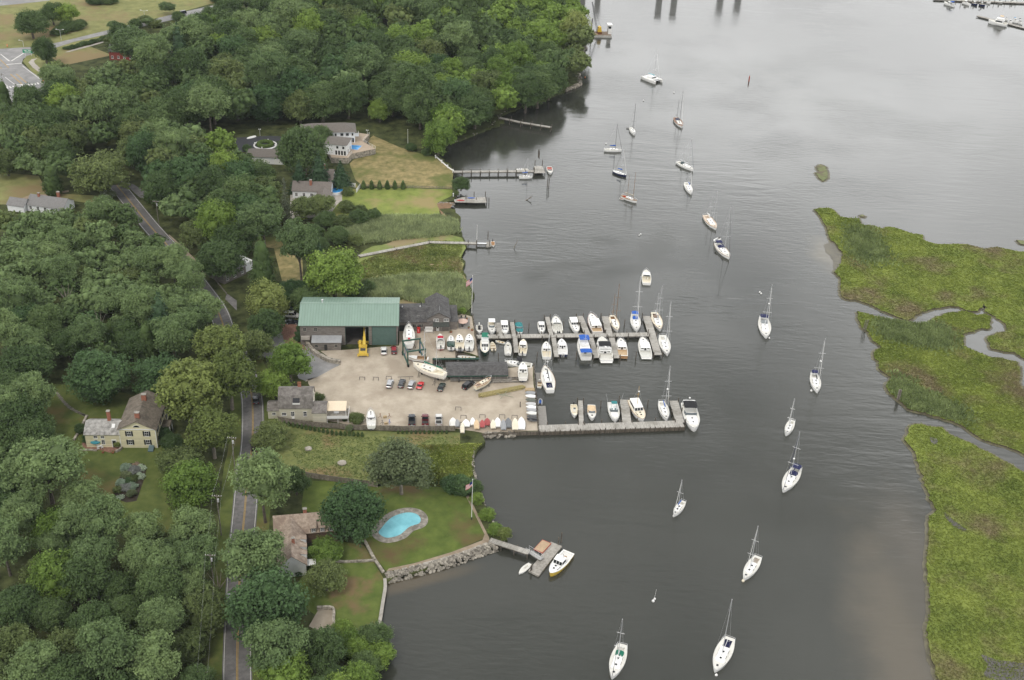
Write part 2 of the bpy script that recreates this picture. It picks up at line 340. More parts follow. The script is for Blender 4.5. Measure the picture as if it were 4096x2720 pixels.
rr = N(t, 'ShaderNodeMapRange'); Lk(t, n2.outputs['Fac'], rr.inputs['Value']); rr.inputs['From Min'].default_value = .4; rr.inputs['From Max'].default_value = .62; rr.inputs['To Min'].default_value = .09; rr.inputs['To Max'].default_value = .2; Lk(t, rr.outputs[0], b.inputs['Roughness'])
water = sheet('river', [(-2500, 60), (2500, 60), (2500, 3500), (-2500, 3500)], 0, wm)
# ---- land of the west bank
forest = M('woodland_floor', (.034, .044, .016), .95, .4, .25, col2=(.065, .075, .028), bump=.15, spec=.1)
shore = (px('c0', [(1312, -150), (1316, -60), (1335, 20)], 0) + px('d1', [(200, 200), (270, 560), (230, 640), (215, 800), (200, 900), (225, 995), (130, 1040), (60, 1075)], 0) +
    px('c8', [(2150, 10), (1990, 60), (1860, 115), (1885, 160), (1800, 190), (1590, 280), (1490, 305), (1430, 335), (1425, 380), (1480, 430), (1540, 480), (1530, 560), (1570, 625), (1545, 690), (1445, 712), (1500, 735), (1555, 755), (1590, 820), (1580, 870), (1612, 950), (1632, 1000), (1590, 1075), (1622, 1105), (1605, 1160), (1650, 1265)], 0))
shore = frac(shore, 2.0, .7, 3, closed=False) + px('c2', [(232, 180), (205, 260), (185, 340), (200, 378), (212, 385), (262, 700), (270, 770)], G) + px('e2', [(1000, 1095), (1000, 1285), (590, 1285), (590, 1430), (830, 1440)], G) + \
    px('c2', [(540, 868), (785, 850), (832, 1470), (300, 1495)], G)
low = px('c4', [(1520, -55), (1465, 0), (1440, 40), (1448, 90), (1440, 150), (1452, 200), (1490, 250), (1510, 330), (1560, 470), (1640, 550), (1670, 610), (1560, 655), (1300, 740), (1100, 810), (900, 860), (850, 890), (850, 950), (820, 1100), (805, 1225), (860, 1260), (850, 1400), (790, 1490), (755, 1560), (700, 1680)], G)
land_poly = shore + frac(low, 2.0, .35, 9, closed=False) + [(-60, 120), (-330, 120), (-700, 900), (60, 1000)]
land = slab('land', land_poly, -1.0, G, forest)
# ---- sheets on the land
def gm(name, c1, c2, c3=None, sc=.5, **k): return M(name, c1, .95, .10, sc, col2=c2, col3=c3, bump=.06, spec=.1, detail=6.0, world=True, **k)
yard_m = gm('pale_gravel', (.39, .335, .262), (.44, .385, .31), (.34, .288, .225), .22, s3=.09)
dry = gm('dry_lawn', (0.159, 0.153, 0.060), (0.303, 0.241, 0.118), (0.123, 0.140, 0.044), .35, s3=.045)
lush = gm('green_lawn', (0.162, 0.206, 0.051), (0.217, 0.254, 0.067), (0.281, 0.232, 0.107), .3, s3=.05)
dark = gm('dark_green_lawn', (0.079, 0.108, 0.030), (0.115, 0.136, 0.040), (0.166, 0.130, 0.054), .35, s3=.06, t3=(.55, .7))  # darker green turf with tan patches
mead = gm('rough_meadow', (0.115, 0.143, 0.049), (0.183, 0.197, 0.071), (0.225, 0.162, 0.085), .6, s3=.09, t3=(.52, .68))
marshm = gm('marsh_meadow', (0.154, 0.202, 0.063), (0.229, 0.256, 0.089), (0.273, 0.223, 0.125), .35, s3=.05)
verge = gm('roadside_grass', (0.172, 0.184, 0.069), (0.225, 0.225, 0.091), (0.223, 0.174, 0.089), .2, s3=.03)
asph = M('grey_asphalt', (.128, .122, .12), .9, .12, .8, col2=(.168, .162, .158), bump=.01, world=True, col3=(.11, .106, .104), s3=.06)
asphd = M('dark_asphalt', (.048, .050, .056), .9, .12, .8, bump=.01, world=True)
asphl = M('pale_asphalt', (.23, .228, .225), .9, .1, .3, col2=(.28, .275, .27), world=True, col3=(.21, .21, .21), s3=.03)
brickm = M('brick_paving', (.20, .105, .075), .9, .2, 2.0, col2=(.26, .15, .11), world=True)
conc = M('pale_concrete', (.40, .37, .33), .9, .12, .6, world=True)
yellowl = M('yellow_line', (.42, .27, .06), .8, .15, 1.5); whitel = M('white_line', (.62, .61, .58), .8, .15, 1.5)
dirt = M('bare_earth', (.20, .125, .07), .95, .25, .5, world=True)
yard = px('c1', [(330, 1040), (470, 985), (725, 850), (500, 700), (730, 690), (1365, 640), (1365, 478), (1990, 465), (2010, 310), (2060, 290)], G) + px('c2', [(120, 370), (205, 392), (258, 700), (266, 765)], G) + px('e2', [(1005, 1100), (1000, 1278), (583, 1278), (583, 1440), (830, 1450)], G) + px('c2', [(540, 878), (782, 862), (826, 1466), (310, 1488)], G) + px('c3', [(2300, 690), (1750, 695), (1100, 678), (1010, 640), (770, 600), (640, 560), (640, 280), (570, 160), (560, 110)], G)
sheet('gravel_yard', frac(yard, 2.5, .2, 5), G+.05, yard_m)
sheet('driveway', px('c1', [(-250, 640), (60, 395), (245, 400), (250, 560), (330, 640), (440, 740), (560, 800), (715, 850), (480, 985), (345, 1032), (260, 1000), (180, 800), (-200, 760)], G), G+.03, asphl)
sheet('brick_driveway', px('c1', [(50, 398), (238, 405), (246, 560), (325, 640), (360, 700), (260, 660), (110, 612), (70, 500)], G), G+.045, brickm)
road_c = spline(px('c0', [(552, 1720), (547, 1568), (548, 1472), (552, 1350), (557, 1259), (565, 1170), (572, 1080), (580, 1040), (583, 985), (582, 932), (577, 895), (565, 858), (547, 815), (524, 775), (506, 725), (489, 696), (460, 657), (425, 612), (390, 570), (352, 528), (321, 491), (280, 440), (250, 405), (225, 370)], G), 6)
road = MB(); road.add(*ribbon(road_c, 6.4, G+.06)); struct(road.build('road', asph, rec=False))
mk = MB(); mk.add(*ribbon(road_c, .12, G+.075, .14)); mk.add(*ribbon(road_c, .12, G+.075, -.14)); struct(mk.build('yellow_centre_line', yellowl, rec=False))
mk = MB(); mk.add(*ribbon(road_c, .12, G+.075, 2.85)); mk.add(*ribbon(road_c, .12, G+.075, -2.85)); struct(mk.build('white_edge_line', whitel, rec=False))
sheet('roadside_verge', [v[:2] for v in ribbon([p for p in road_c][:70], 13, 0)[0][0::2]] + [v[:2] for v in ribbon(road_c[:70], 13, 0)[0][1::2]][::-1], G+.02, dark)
# upper left: fields, crossroads, footpath
sheet('roadside_field', px('c7', [(-300, 20), (250, -60), (1900, -90), (2050, 20), (1500, 170), (1050, 300), (800, 420), (1060, 520), (600, 620), (330, 440), (0, 470), (-300, 480)], G), G+.02, verge)
sheet('highway', px('c7', [(-300, 40), (-300, -10), (250, -30), (470, -25), (470, 5), (250, 30), (0, 55)], G), G+.05, asphl)
sheet('crossroads', px('c7', [(2200, 10), (2200, 60), (1750, 160), (1400, 240), (1050, 315), (700, 395), (530, 450), (330, 500), (220, 555), (205, 600), (300, 680), (470, 775), (475, 900), (420, 985), (300, 1000), (60, 960), (0, 800), (-300, 780), (-300, 470), (0, 462), (330, 442), (530, 405), (1050, 278), (1700, 120)], G), G+.05, asphl)
sheet('corner_grass', px('c7', [(215, 580), (250, 530), (345, 500), (420, 560), (480, 745), (440, 775), (300, 680)], G), G+.065, verge)
sheet('footpath', px('c7', [(268, 590), (300, 560), (355, 552), (320, 575), (330, 600), (470, 725), (462, 748), (310, 640)], G), G+.08, conc)
sheet('footpath', px('c7', [(610, 495), (700, 465), (850, 425), (1050, 372), (1050, 382), (850, 440), (650, 492)], G), G+.08, conc)
mk = MB()
for i in range(13):
    a = W('c7', 70+i*29, 838-i*4.0, G); a2 = W('c7', 92+i*29, 833-i*4.0, G); d = W('c7', 58+i*29, 826-i*4.0, G); dd = (d-a)*1.3; h = (a2-a)*.62
    p = [a, a+h, a+h+dd, a+dd]; mk.add([(q.x, q.y, G+.07) for q in p], [(0, 1, 2, 3)])
for q in ([(0, 510), (80, 578), (95, 577), (10, 512)], [(100, 577), (230, 495), (240, 497), (115, 577)], [(60, 608), (205, 596), (205, 600), (60, 613)], [(210, 625), (380, 752), (386, 750), (216, 623)], [(45, 730), (140, 802), (146, 801), (51, 728)], [(0, 755), (75, 822), (81, 820), (6, 754)], [(140, 803), (215, 795), (215, 800), (140, 808)]):
    mk.add([(*W('c7', x, y, G)[:2], G+.07) for x, y in q], [(0, 1, 2, 3)])
struct(mk.build('white_road_markings', whitel))
mk = MB()
for q in ([(0, 565), (80, 642), (86, 641), (6, 563)], [(95, 702), (205, 797), (213, 796), (103, 701)], [(150, 700), (245, 782), (253, 781), (158, 699)], [(0, 635), (12, 650), (18, 649), (6, 634)]):
    mk.add([(*W('c7', x, y, G)[:2], G+.07) for x, y in q], [(0, 1, 2, 3)])
struct(mk.build('yellow_road_markings', yellowl))
# lawns
sheet('lawn', px('c8', [(840, 430), (870, 400), (1010, 370), (960, 270), (1000, 240), (1180, 320), (1350, 370), (1425, 385), (1540, 480), (1530, 600), (1240, 590), (930, 580), (880, 540)], G), G+.03, dry)
sheet('lawn', px('c8', [(905, 600), (1100, 592), (1530, 603), (1545, 640), (1440, 690), (1450, 790), (1100, 790), (700, 800), (680, 640), (700, 560), (880, 560)], G), G+.04, lush)
sheet('beach', px('c8', [(1430, 695), (1545, 690), (1520, 730), (1445, 735), (1500, 790), (1470, 790), (1435, 720)], G), G+.06, dirt)
sheet('marsh_meadow', frac(px('c8', [(890, 1060), (1000, 985), (1200, 935), (1500, 905), (1600, 930), (1625, 1000), (1585, 1075), (1612, 1105), (1598, 1160), (1640, 1265), (1660, 1349), (1400, 1400), (500, 1400), (560, 1330), (900, 1250)], G), 3, .5, 2), G+.03, marshm)
sheet('lawn', px('c8', [(-100, 900), (370, 930), (520, 1000), (530, 1290), (400, 1280), (330, 1000), (0, 960)], G), G+.03, dry)
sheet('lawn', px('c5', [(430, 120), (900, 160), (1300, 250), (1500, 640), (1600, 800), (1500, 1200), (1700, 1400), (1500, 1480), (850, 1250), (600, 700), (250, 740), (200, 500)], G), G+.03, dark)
sheet('rough_meadow', px('c3', [(-40, 640), (215, 640), (640, 690), (1100, 715), (1750, 735), (2361, 740), (2361, 1290), (1800, 1330), (1380, 1380), (930, 1310), (550, 1250), (300, 1200)], G), G+.03, mead)
sheet('marsh_edge', frac(px('c4', [(1060, -35), (1500, -45), (1450, 0), (1425, 50), (1432, 150), (1400, 215), (1250, 250), (1050, 235), (1100, 120)], G), 2, .3, 4), G+.045, gm('bright_marsh_grass', (.17, .21, .05), (.22, .25, .06), (.13, .12, .04), .5, s3=.1))
sheet('lawn', px('c4', [(300, 205), (560, 215), (1050, 245), (1250, 250), (1400, 300), (1470, 430), (1520, 590), (1300, 690), (850, 815), (700, 630), (400, 440), (280, 400)], G), G+.03, gm('patchy_lawn', (.078, .112, .026), (.112, .145, .035), (.125, .09, .045), .3, s3=.07, t3=(.5, .66)))
sheet('lawn', px('c4', [(480, 610), (700, 640), (830, 860), (838, 960), (800, 1215), (700, 1290), (560, 1250), (300, 1060), (250, 900)], G), G+.03, gm('worn_lawn', (.085, .125, .03), (.12, .15, .04), (.18, .13, .068), .3, s3=.08))
sheet('gravel_terrace', px('c4', [(330, 1190), (395, 1075), (490, 1080), (505, 1240), (430, 1240)], G), G+.06, yard_m)
sheet('bank_path', px('c4', [(1385, 305), (1410, 310), (1500, 500), (1545, 590), (1550, 620), (1500, 650), (1300, 715), (1050, 790), (850, 820), (870, 800), (1040, 765), (1290, 690), (1500, 610), (1515, 570)], G), G+.055, gm('sandy_path', (.25, .195, .14), (.33, .27, .2), None, .5))
sheet('clearing', px('e1', [(-60, 150), (270, 180), (330, 300), (700, 320), (690, 380), (430, 345), (120, 380), (-60, 380)], G), G+.03, verge)
sheet('dirt_drive', px('e1', [(115, 350), (200, 318), (300, 308), (480, 280), (480, 292), (300, 330), (220, 340), (150, 380)], G), G+.05, gm('sandy_track', (.26, .20, .14), (.32, .26, .19), None, .5))
sheet('dark_drive', spline(px('c8', [(40, 270), (150, 250), (390, 250), (400, 340), (300, 345), (150, 350), (90, 340)], G), 5, True), G+.05, asphd)
sheet('shell_drive', px('c8', [(440, 640), (700, 640), (760, 700), (700, 790), (440, 800)], G), G+.05, conc)
sheet('driveway', px('e1', [(1580, 1000), (1650, 1050), (1650, 1120), (1570, 1040)], G), G+.05, asph)
sheet('driveway', spline(px('e1', [(880, 235), (940, 245), (1040, 322), (1000, 335), (960, 320)], G), 4, True), G+.045, asph)
sheet('road_shoulder', px('e1', [(1180, 590), (1260, 660), (1360, 760), (1440, 870), (1400, 870), (1290, 720), (1160, 600)], G), G+.045, gm('sandy_shoulder', (.24, .19, .14), (.3, .25, .19), None, .5))
# ---- marsh islands on the east bank
mud = M('marsh_mud', (.085, .072, .05), .95, .35, .8, spec=.2)
grass_g = gm('marsh_turf', (.125, .165, .035), (.18, .215, .048), (.165, .14, .075), .09, s3=.04, t3=(.5, .66))
islet_g = gm('islet_grass', (.13, .15, .075), (.19, .205, .10), (.14, .12, .085), .5, s3=.2)
wet = M('wet_margin_mud', (.085, .076, .05), .55, .35, .5, col2=(.125, .115, .07), spec=.3, world=True)
def island(name, poly, seed, z=.4):
    p = frac(poly, 1.4, .4, seed) if z > .36 else frac(poly, .9, .45, seed); o = slab(name, p, -.6, z, mud); sheet('marsh_turf', p, z+.02, grass_g if z > .36 else islet_g)
    m = MB(); m.add(*ribbon(frac(p+p[:1], 2.0, .5, seed+50, closed=False), 2.0, .05)); struct(m.build('mud_margin', wet, rec=False)); return p
mN = island('marsh_island', px('d7', [(208, 308), (240, 300), (300, 306), (340, 345), (400, 356), (440, 355), (450, 385), (530, 398), (570, 408), (600, 400), (640, 408), (720, 435), (768, 440), (780, 470), (860, 490), (920, 490), (1000, 490), (1100, 515), (1160, 505), (1230, 520), (1301, 530), (1600, 560), (1600, 1250), (1301, 1085), (1255, 1055), (1200, 1050), (1130, 1035), (1108, 985), (1170, 952), (1218, 945), (1205, 905), (1150, 865), (1110, 845), (1095, 800), (1060, 838), (1000, 835), (960, 815), (920, 812), (830, 822), (760, 842), (690, 888), (620, 860), (560, 835), (500, 805), (440, 785), (370, 775), (345, 740), (345, 665), (310, 635), (345, 590), (355, 540), (320, 490), (290, 460), (270, 400), (240, 345)], .55), 11)
mM = island('marsh_island', px('d7', [(430, 840), (470, 850), (520, 865), (590, 880), (640, 890), (740, 905), (800, 900), (840, 875), (880, 855), (930, 845), (1000, 840), (1060, 860), (1100, 855), (1130, 870), (1115, 930), (1050, 935), (980, 960), (985, 1020), (1040, 1045), (1110, 1075), (1200, 1090), (1270, 1105), (1282, 1160), (1275, 1210), (1301, 1250), (1600, 1420), (1600, 1760), (1301, 1585), (1240, 1558), (1150, 1530), (1080, 1505), (1000, 1450), (920, 1410), (860, 1390), (760, 1365), (700, 1350), (670, 1320), (630, 1290), (590, 1250), (585, 1215), (610, 1180), (570, 1160), (545, 1140), (545, 1100), (520, 1085), (520, 1050), (560, 1030), (510, 990), (490, 945), (460, 930), (440, 890)], .55), 12)
mS = island('marsh_island', px('d8', [(505, 60), (530, 0), (560, -10), (640, 5), (720, 10), (760, 50), (850, 90), (920, 120), (1000, 160), (1070, 200), (1140, 235), (1200, 275), (1600, 470), (1600, 2000), (740, 2000), (700, 1560), (680, 1480), (655, 1440), (640, 1330), (625, 1250), (640, 1200), (640, 1000), (625, 850), (640, 700), (640, 560), (690, 520), (640, 450), (620, 350), (590, 290), (565, 200), (555, 160), (520, 120), (490, 85)], .55), 13)
island('marsh_islet', px('d7', [(218, 82), (240, 75), (262, 85), (275, 115), (275, 145), (250, 162), (235, 150), (210, 120), (228, 105)], .3), 14, .25)
island('marsh_islet', px('d7', [(442, 342), (458, 338), (472, 345), (465, 350), (448, 348)], .3), 15, .3)
island('marsh_islet', px('d7', [(1262, 470), (1301, 475), (1340, 480), (1320, 500), (1280, 490)], .3), 16, .35)
pm = M('tidal_pool', (.075, .068, .06), .12, .15, .3, spec=.5)
sheet('tidal_pool', frac(spline(px('d8', [(960, 1410), (1050, 1440), (1120, 1450), (1260, 1475), (1300, 1560), (1100, 1570), (980, 1540), (1000, 1480)], .55), 3, True), 1, .3, 3), .45, pm)
sheet('tidal_pool', frac(spline(px('d8', [(735, 535), (800, 590), (870, 640), (850, 650), (780, 610), (740, 560)], .55), 3, True), 1, .15, 4), .45, pm)
sheet('tidal_pool', frac(spline(px('d8', [(645, 75), (690, 85), (690, 115), (660, 110)], .55), 3, True), 1, .15, 4), .45, pm)
sheet('mud_flat', frac(spline(px('d7', [(255, 500), (330, 480), (360, 520), (380, 560), (340, 600), (310, 625), (300, 570)], .1), 3, True), 1.2, .6, 6), .06, M('wet_mud', (.09, .08, .05), .4, .3, .4))
# ---- grass tufts and reeds: uncountable, one mesh per bed
def inside(P, poly):
    x, y = P[:, 0], P[:, 1]; r = np.zeros(len(P), bool); q = np.array([p[:2] for p in poly]); j = len(q)-1
    for i in range(len(q)):
        c = ((q[i, 1] > y) != (q[j, 1] > y)) & (x < (q[j, 0]-q[i, 0])*(y-q[i, 1])/(q[j, 1]-q[i, 1]+1e-12)+q[i, 0]); r ^= c; j = i
    return r
def np_mesh(name, V, F, mat, parent=None):
    me = bpy.data.meshes.new(name); nf, k = F.shape
    me.vertices.add(len(V)); me.vertices.foreach_set('co', V.astype(np.float32).ravel())
    me.loops.add(nf*k); me.loops.foreach_set('vertex_index', F.astype(np.int32).ravel())
    me.polygons.add(nf); me.polygons.foreach_set('loop_start', np.arange(0, nf*k, k, dtype=np.int32))
    me.update(calc_edges=True); 
    for m in (mat if isinstance(mat, (list, tuple)) else [mat]): me.materials.append(m)
    o = bpy.data.objects.new(name, me); COL.objects.link(o)
    if parent: o.parent = parent
    return o
reed_leaf2 = M('island_reed', (.15, .20, .075), .9, .2, .2, col2=(.20, .25, .10), spec=.1, world=True, island=.25)
def tufts(name, poly, n, h, w, z, mat, seed, label, cat, clip=True, soft=0.0, within=None):
    g = np.random.default_rng(seed); q = np.array([p[:2] for p in poly]); lo, hi = q.min(0), q.max(0)
    P = g.uniform(lo, hi, (n*4, 2)); P = P[inside(P, poly)]
    if clip:
        pp = np.array([proj((a, c, z)) for a, c in P[:n*3]]); P = P[:n*3][(pp[:, 0] > -150) & (pp[:, 0] < 4250) & (pp[:, 1] < 2900)]
    P = P[:n]+g.normal(0, soft or .25, (min(n, len(P)), 2)); P = P[inside(P, within)] if within else P; n = len(P); V = np.zeros((n, 3, 3, 3)); 
    for k in range(3):
        a = g.uniform(0, 2*math.pi, n); hh = h*g.uniform(.5, 1.2, n); ww = w*g.uniform(.6, 1.3, n); lx = g.normal(0, .35, n)*hh; ly = g.normal(0, .35, n)*hh
        ox, oy = g.normal(0, w*.5, n), g.normal(0, w*.5, n)
        V[:, k, 0] = np.c_[P[:, 0]+ox-np.cos(a)*ww, P[:, 1]+oy-np.sin(a)*ww, np.full(n, z)]; V[:, k, 1] = np.c_[P[:, 0]+ox+np.cos(a)*ww, P[:, 1]+oy+np.sin(a)*ww, np.full(n, z)]
        V[:, k, 2] = np.c_[P[:, 0]+ox+lx, P[:, 1]+oy+ly, z+hh]
    F = np.arange(n*9).reshape(-1, 3); o = np_mesh(name, V.reshape(-1, 3), F, mat); tag(o, label, cat, kind='stuff'); return o
marsh_leaf = M('marsh_grass', (.132, .175, .036), .9, .15, .09, col2=(.20, .24, .052), spec=.1, world=True, island=.11, col3=(.175, .15, .08), s3=.04, t3=(.5, .66))
reed_leaf = M('reed', (.25, .305, .155), .9, .2, .2, col2=(.33, .38, .19), spec=.1, world=True, island=.35)
tufts('marsh_grass', mN, 26000, .24, .36, .38, marsh_leaf, 1, 'yellow green salt marsh grass on the northern marsh island', 'marsh grass')
tufts('marsh_grass', mM, 24000, .24, .34, .38, marsh_leaf, 2, 'olive and yellow marsh grass between the two creeks', 'marsh grass')
tufts('marsh_grass', mS, 26000, .22, .28, .38, marsh_leaf, 3, 'bright green marsh grass along the sandy shallows', 'marsh grass')
def blob(c, pts): return spline(px(c, pts, .55), 4, True)
tufts('reed_bed', blob('d7', [(420, 400), (480, 430), (550, 540), (520, 580), (450, 560), (420, 480)]), 2500, 1.0, .24, .4, reed_leaf2, 4, 'patch of blue green reeds on the northern marsh island tip', 'reeds', soft=3.5, within=mN)
tufts('reed_bed', blob('d7', [(600, 890), (720, 910), (830, 910), (900, 950), (900, 1020), (780, 1010), (660, 980), (560, 960)]), 4500, 1.0, .24, .4, reed_leaf2, 5, 'dark green reed patch beside the winding marsh creek', 'reeds', soft=2.6, within=mM)
tufts('reed_bed', blob('d7', [(640, 1180), (720, 1250), (850, 1300), (1000, 1400), (900, 1390), (720, 1350), (640, 1290)]), 4000, 1.0, .24, .4, reed_leaf2, 6, 'grey green reeds on the bank by the lower creek mouth', 'reeds', soft=2.2, within=mM)
RB = px('c1', [(900, -30), (1500, -120), (2010, -130), (2110, 0), (2150, 140), (2120, 250), (2040, 290), (1920, 250), (1820, 150), (1640, 190), (1380, 120), (1000, 110)], G)
tufts('reed_bed', RB, 15000, 1.9, .17, G, reed_leaf, 7, 'tall grey green reed bed behind the green roofed shed', 'reeds')
RB2 = px('c8', [(860, 800), (1100, 790), (1450, 790), (1570, 830), (1580, 900), (1400, 925), (1000, 960), (900, 980), (760, 940), (780, 860)], G)
tufts('reed_bed', RB2, 13000, 1.7, .2, G, reed_leaf, 8, 'tall reeds between the bright lawn and the boardwalk', 'reeds')
meadow_leaf = M('meadow_grass', (.155, .20, .06), .9, .2, .2, col2=(.22, .255, .08), spec=.1, world=True, island=.3, col3=(.23, .19, .10), s3=.06)
tufts('meadow_grass', px('c8', [(920, 1090), (1100, 1020), (1380, 950), (1600, 960), (1590, 1070), (1600, 1160), (1640, 1270), (1640, 1349), (1100, 1349), (930, 1250)], G), 11000, .5, .22, G, meadow_leaf, 9, 'light meadow grass on the bank south of the boardwalk', 'grass')
tufts('meadow_grass', px('c3', [(330, 760), (900, 740), (1300, 790), (2350, 780), (2350, 1250), (1900, 1320), (1300, 1300), (600, 1220), (380, 1000)], G), 4500, .18, .26, G, M('weed', (.135, .185, .06), .9, .15, .25, col2=(.18, .23, .078), spec=.1, world=True, island=.15), 10, 'weeds and rough grass in the field south of the long fence', 'weeds')
tufts('marsh_grass', px('c4', [(1060, -30), (1490, -40), (1445, 0), (1425, 50), (1432, 150), (1400, 215), (1250, 245), (1060, 230), (1110, 120)], G), 3000, .32, .26, G, marsh_leaf, 11, 'yellow green tall grass at the river edge below the dinghies', 'marsh grass')
# ================================================================== BUILDINGS
shingle = M('grey_shingle_siding', (.145, .13, .118), .9, .22, 1.2, col2=(.195, .177, .16), stretch=(.5, .5, 3), bump=.01)
clap_y = stripes(M('pale_yellow_clapboard', (.72, .67, .46), .7, .05, 1.0, spec=.3), 'Z', .2, .05, .15)
clap_c = stripes(M('cream_clapboard', (.60, .565, .455), .7, .05, 1.0, spec=.3), 'Z', .2, .05, .15)
clap_w = M('white_siding', (.72, .73, .74), .6, .04, 1.0, spec=.3)
green_roof = M('green_metal_roof', (.225, .32, .265), .5, .06, .5, spec=.45, stretch=(1, .1, 1))
green_rib = M('green_metal_seam', (.165, .255, .20), .5, .06, 2)
gdoor = M('green_roller_door', (.09, .145, .128), .6, .08, 1)
asr = M('grey_asphalt_shingle', (.075, .073, .072), .95, .18, 1.5, col2=(.10, .098, .096), bump=.01, col3=(.062, .06, .06), s3=.6)
brr = M('brown_asphalt_shingle', (.135, .115, .09), .95, .15, 1.5, col2=(.17, .145, .115), bump=.01, col3=(.10, .085, .068), s3=.5)
wsh = M('worn_wood_shingle', (.155, .142, .13), .95, .2, 1.4, col2=(.21, .195, .18), bump=.012, col3=(.12, .11, .10), s3=.5)
cedar = M('cedar_shingle', (.30, .235, .185), .95, .16, 1.5, col2=(.38, .31, .25), bump=.012, col3=(.25, .19, .15), s3=.5)
mossr = M('pale_mossy_shingle', (.25, .245, .23), .95, .3, .9, col2=(.36, .35, .33), bump=.01)
brick = M('red_brick', (.27, .10, .065), .9, .2, 6, col2=(.34, .15, .10))
trim = M('white_trim', (.74, .74, .72), .6, .03, 2)
shut = M('black_shutter', (.014, .018, .018), .6, .1, 2)
darkin = M('dark_interior', (.03, .03, .03), .9, .3, 1)
stone = M('field_stone', (.20, .18, .15), .9, .45, 1.1, col2=(.34, .31, .26), bump=.05, detail=6)
graywood = M('weathered_board', (.25, .235, .205), .9, .2, 2.5, col2=(.33, .31, .275))
DIRS = {'S': 0, 'E': math.pi/2, 'N': math.pi, 'W': -math.pi/2}
def win(par, p, face, w, h, fm=None, shutters=None, name='window', pane='pane', pm_=None, mull=True):
    a = DIRS[face] if isinstance(face, str) else face; T = Matrix.Translation(p) @ Matrix.Rotation(a, 4, 'Z')
    f = MB().box(-w/2-.1, w/2+.1, -.05, .05, -.1, h+.1); f.box(-w/2-.16, w/2+.16, -.11, .03, -.17, -.1).xform(T); fo = f.build(name, fm or trim, par)
    g = MB().box(-w/2, w/2, -.065, .0, 0, h).xform(T); g.build(pane, pm_ or glass, fo)
    if mull: MB().box(-w/2, w/2, -.08, -.06, h*.47, h*.53).box(-.03, .03, -.078, -.062, 0, h).xform(T).build('muntin', fm or trim, fo)
    if shutters:
        for s in (-1, 1): MB().box(s*(w/2+.32)-.22, s*(w/2+.32)+.22, -.09, .02, -.05, h+.05).xform(T).build('shutter', shutters, fo)
    return fo
def roof_slabs(mb, x0, x1, y0, y1, ze, zr, ov, th, axis):
    sw = (lambda a, b, c: (a, b, c)) if axis == 'x' else (lambda a, b, c: (b, a, c))
    if axis == 'y': x0, x1, y0, y1 = y0, y1, x0, x1
    ym = (y0+y1)/2; k = (zr-ze)/(ym-y0)
    for s, ye in ((-1, y0-ov), (1, y1+ov)):
        zl = ze-k*ov
        v = [sw(x0-ov, ye, zl), sw(x1+ov, ye, zl), sw(x1+ov, ym, zr), sw(x0-ov, ym, zr)]; v += [(a, b, c+th) for a, b, c in v]
        mb.add(v, [(3,2,1,0),(4,5,6,7),(0,1,5,4),(1,2,6,5),(2,3,7,6),(3,0,4,7)])
def gable(par, x0, x1, y0, y1, zb, ze, zr, wall, roof, ov=.35, th=.14, axis='x', wname='wall', rname='roof', open_front=None):
    m = MB()
    if axis == 'x': pr = [(y0, zb), (y1, zb), (y1, ze), ((y0+y1)/2, zr), (y0, ze)]; v = [(x0, a, c) for a, c in pr]+[(x1, a, c) for a, c in pr]
    else: pr = [(x0, zb), (x1, zb), (x1, ze), ((x0+x1)/2, zr), (x0, ze)]; v = [(a, y0, c) for a, c in pr]+[(a, y1, c) for a, c in pr]
    m.add(v, [(0,1,2,3,4), (9,8,7,6,5)]+[(i, (i+1) % 5, 5+(i+1) % 5, 5+i) for i in range(5)])
    w = m.build(wname, wall, par); r = MB(); roof_slabs(r, x0, x1, y0, y1, ze+.01, zr+.01, ov, th, axis); return w, r.build(rname, roof, par)
def hip(par, x0, x1, y0, y1, ze, zr, roof, ov=.5, name='roof', inset=None):
    x0 -= ov; x1 += ov; y0 -= ov; y1 += ov; d = min(x1-x0, y1-y0)/2 if inset is None else inset
    if x1-x0 >= y1-y0: r = [(x0+d, (y0+y1)/2, zr), (x1-d, (y0+y1)/2, zr)]; F = [(0,1,5,4), (1,2,5), (2,3,4,5), (3,0,4)]
    else: r = [((x0+x1)/2, y0+d, zr), ((x0+x1)/2, y1-d, zr)]; F = [(0,1,4), (1,2,5,4), (2,3,5), (3,0,4,5)]
    v = [(x0,y0,ze),(x1,y0,ze),(x1,y1,ze),(x0,y1,ze)]+r
    m = MB().add(v, F+[(3,2,1,0)]); return m.build(name, roof, par)
def lean(par, x0, x1, y0, y1, zb, zf, zk, wall, roof, ov=.25, wname='wall', rname='roof'):   # single slope rising to the back
    m = MB().add([(x0,y0,zb),(x1,y0,zb),(x1,y1,zb),(x0,y1,zb),(x0,y0,zf),(x1,y0,zf),(x1,y1,zk),(x0,y1,zk)], [(3,2,1,0),(4,5,6,7),(0,1,5,4),(1,2,6,5),(2,3,7,6),(3,0,4,7)]).build(wname, wall, par)
    k = (zk-zf)/(y1-y0); v = [(x0-ov,y0-ov,zf-k*ov+.01),(x1+ov,y0-ov,zf-k*ov+.01),(x1+ov,y1,zk+.01),(x0-ov,y1,zk+.01)]; v += [(a,b,c+.1) for a,b,c in v]
    r = MB().add(v, [(3,2,1,0),(4,5,6,7),(0,1,5,4),(1,2,6,5),(2,3,7,6),(3,0,4,7)]).build(rname, roof, par); return m, r
def chimney(par, x, y, z0, z1, w=.8, d=.8, cap=None):
    c = MB().box(x-w/2, x+w/2, y-d/2, y+d/2, z0, z1).build('chimney', brick, par); MB().box(x-w/2-.07, x+w/2+.07, y-d/2-.07, y+d/2+.07, z1, z1+.16).build('chimney_cap', cap or graywood, c); return c
def at(c, x, y, z=G): w = W(c, x, y, z); return (w.x, w.y, z)
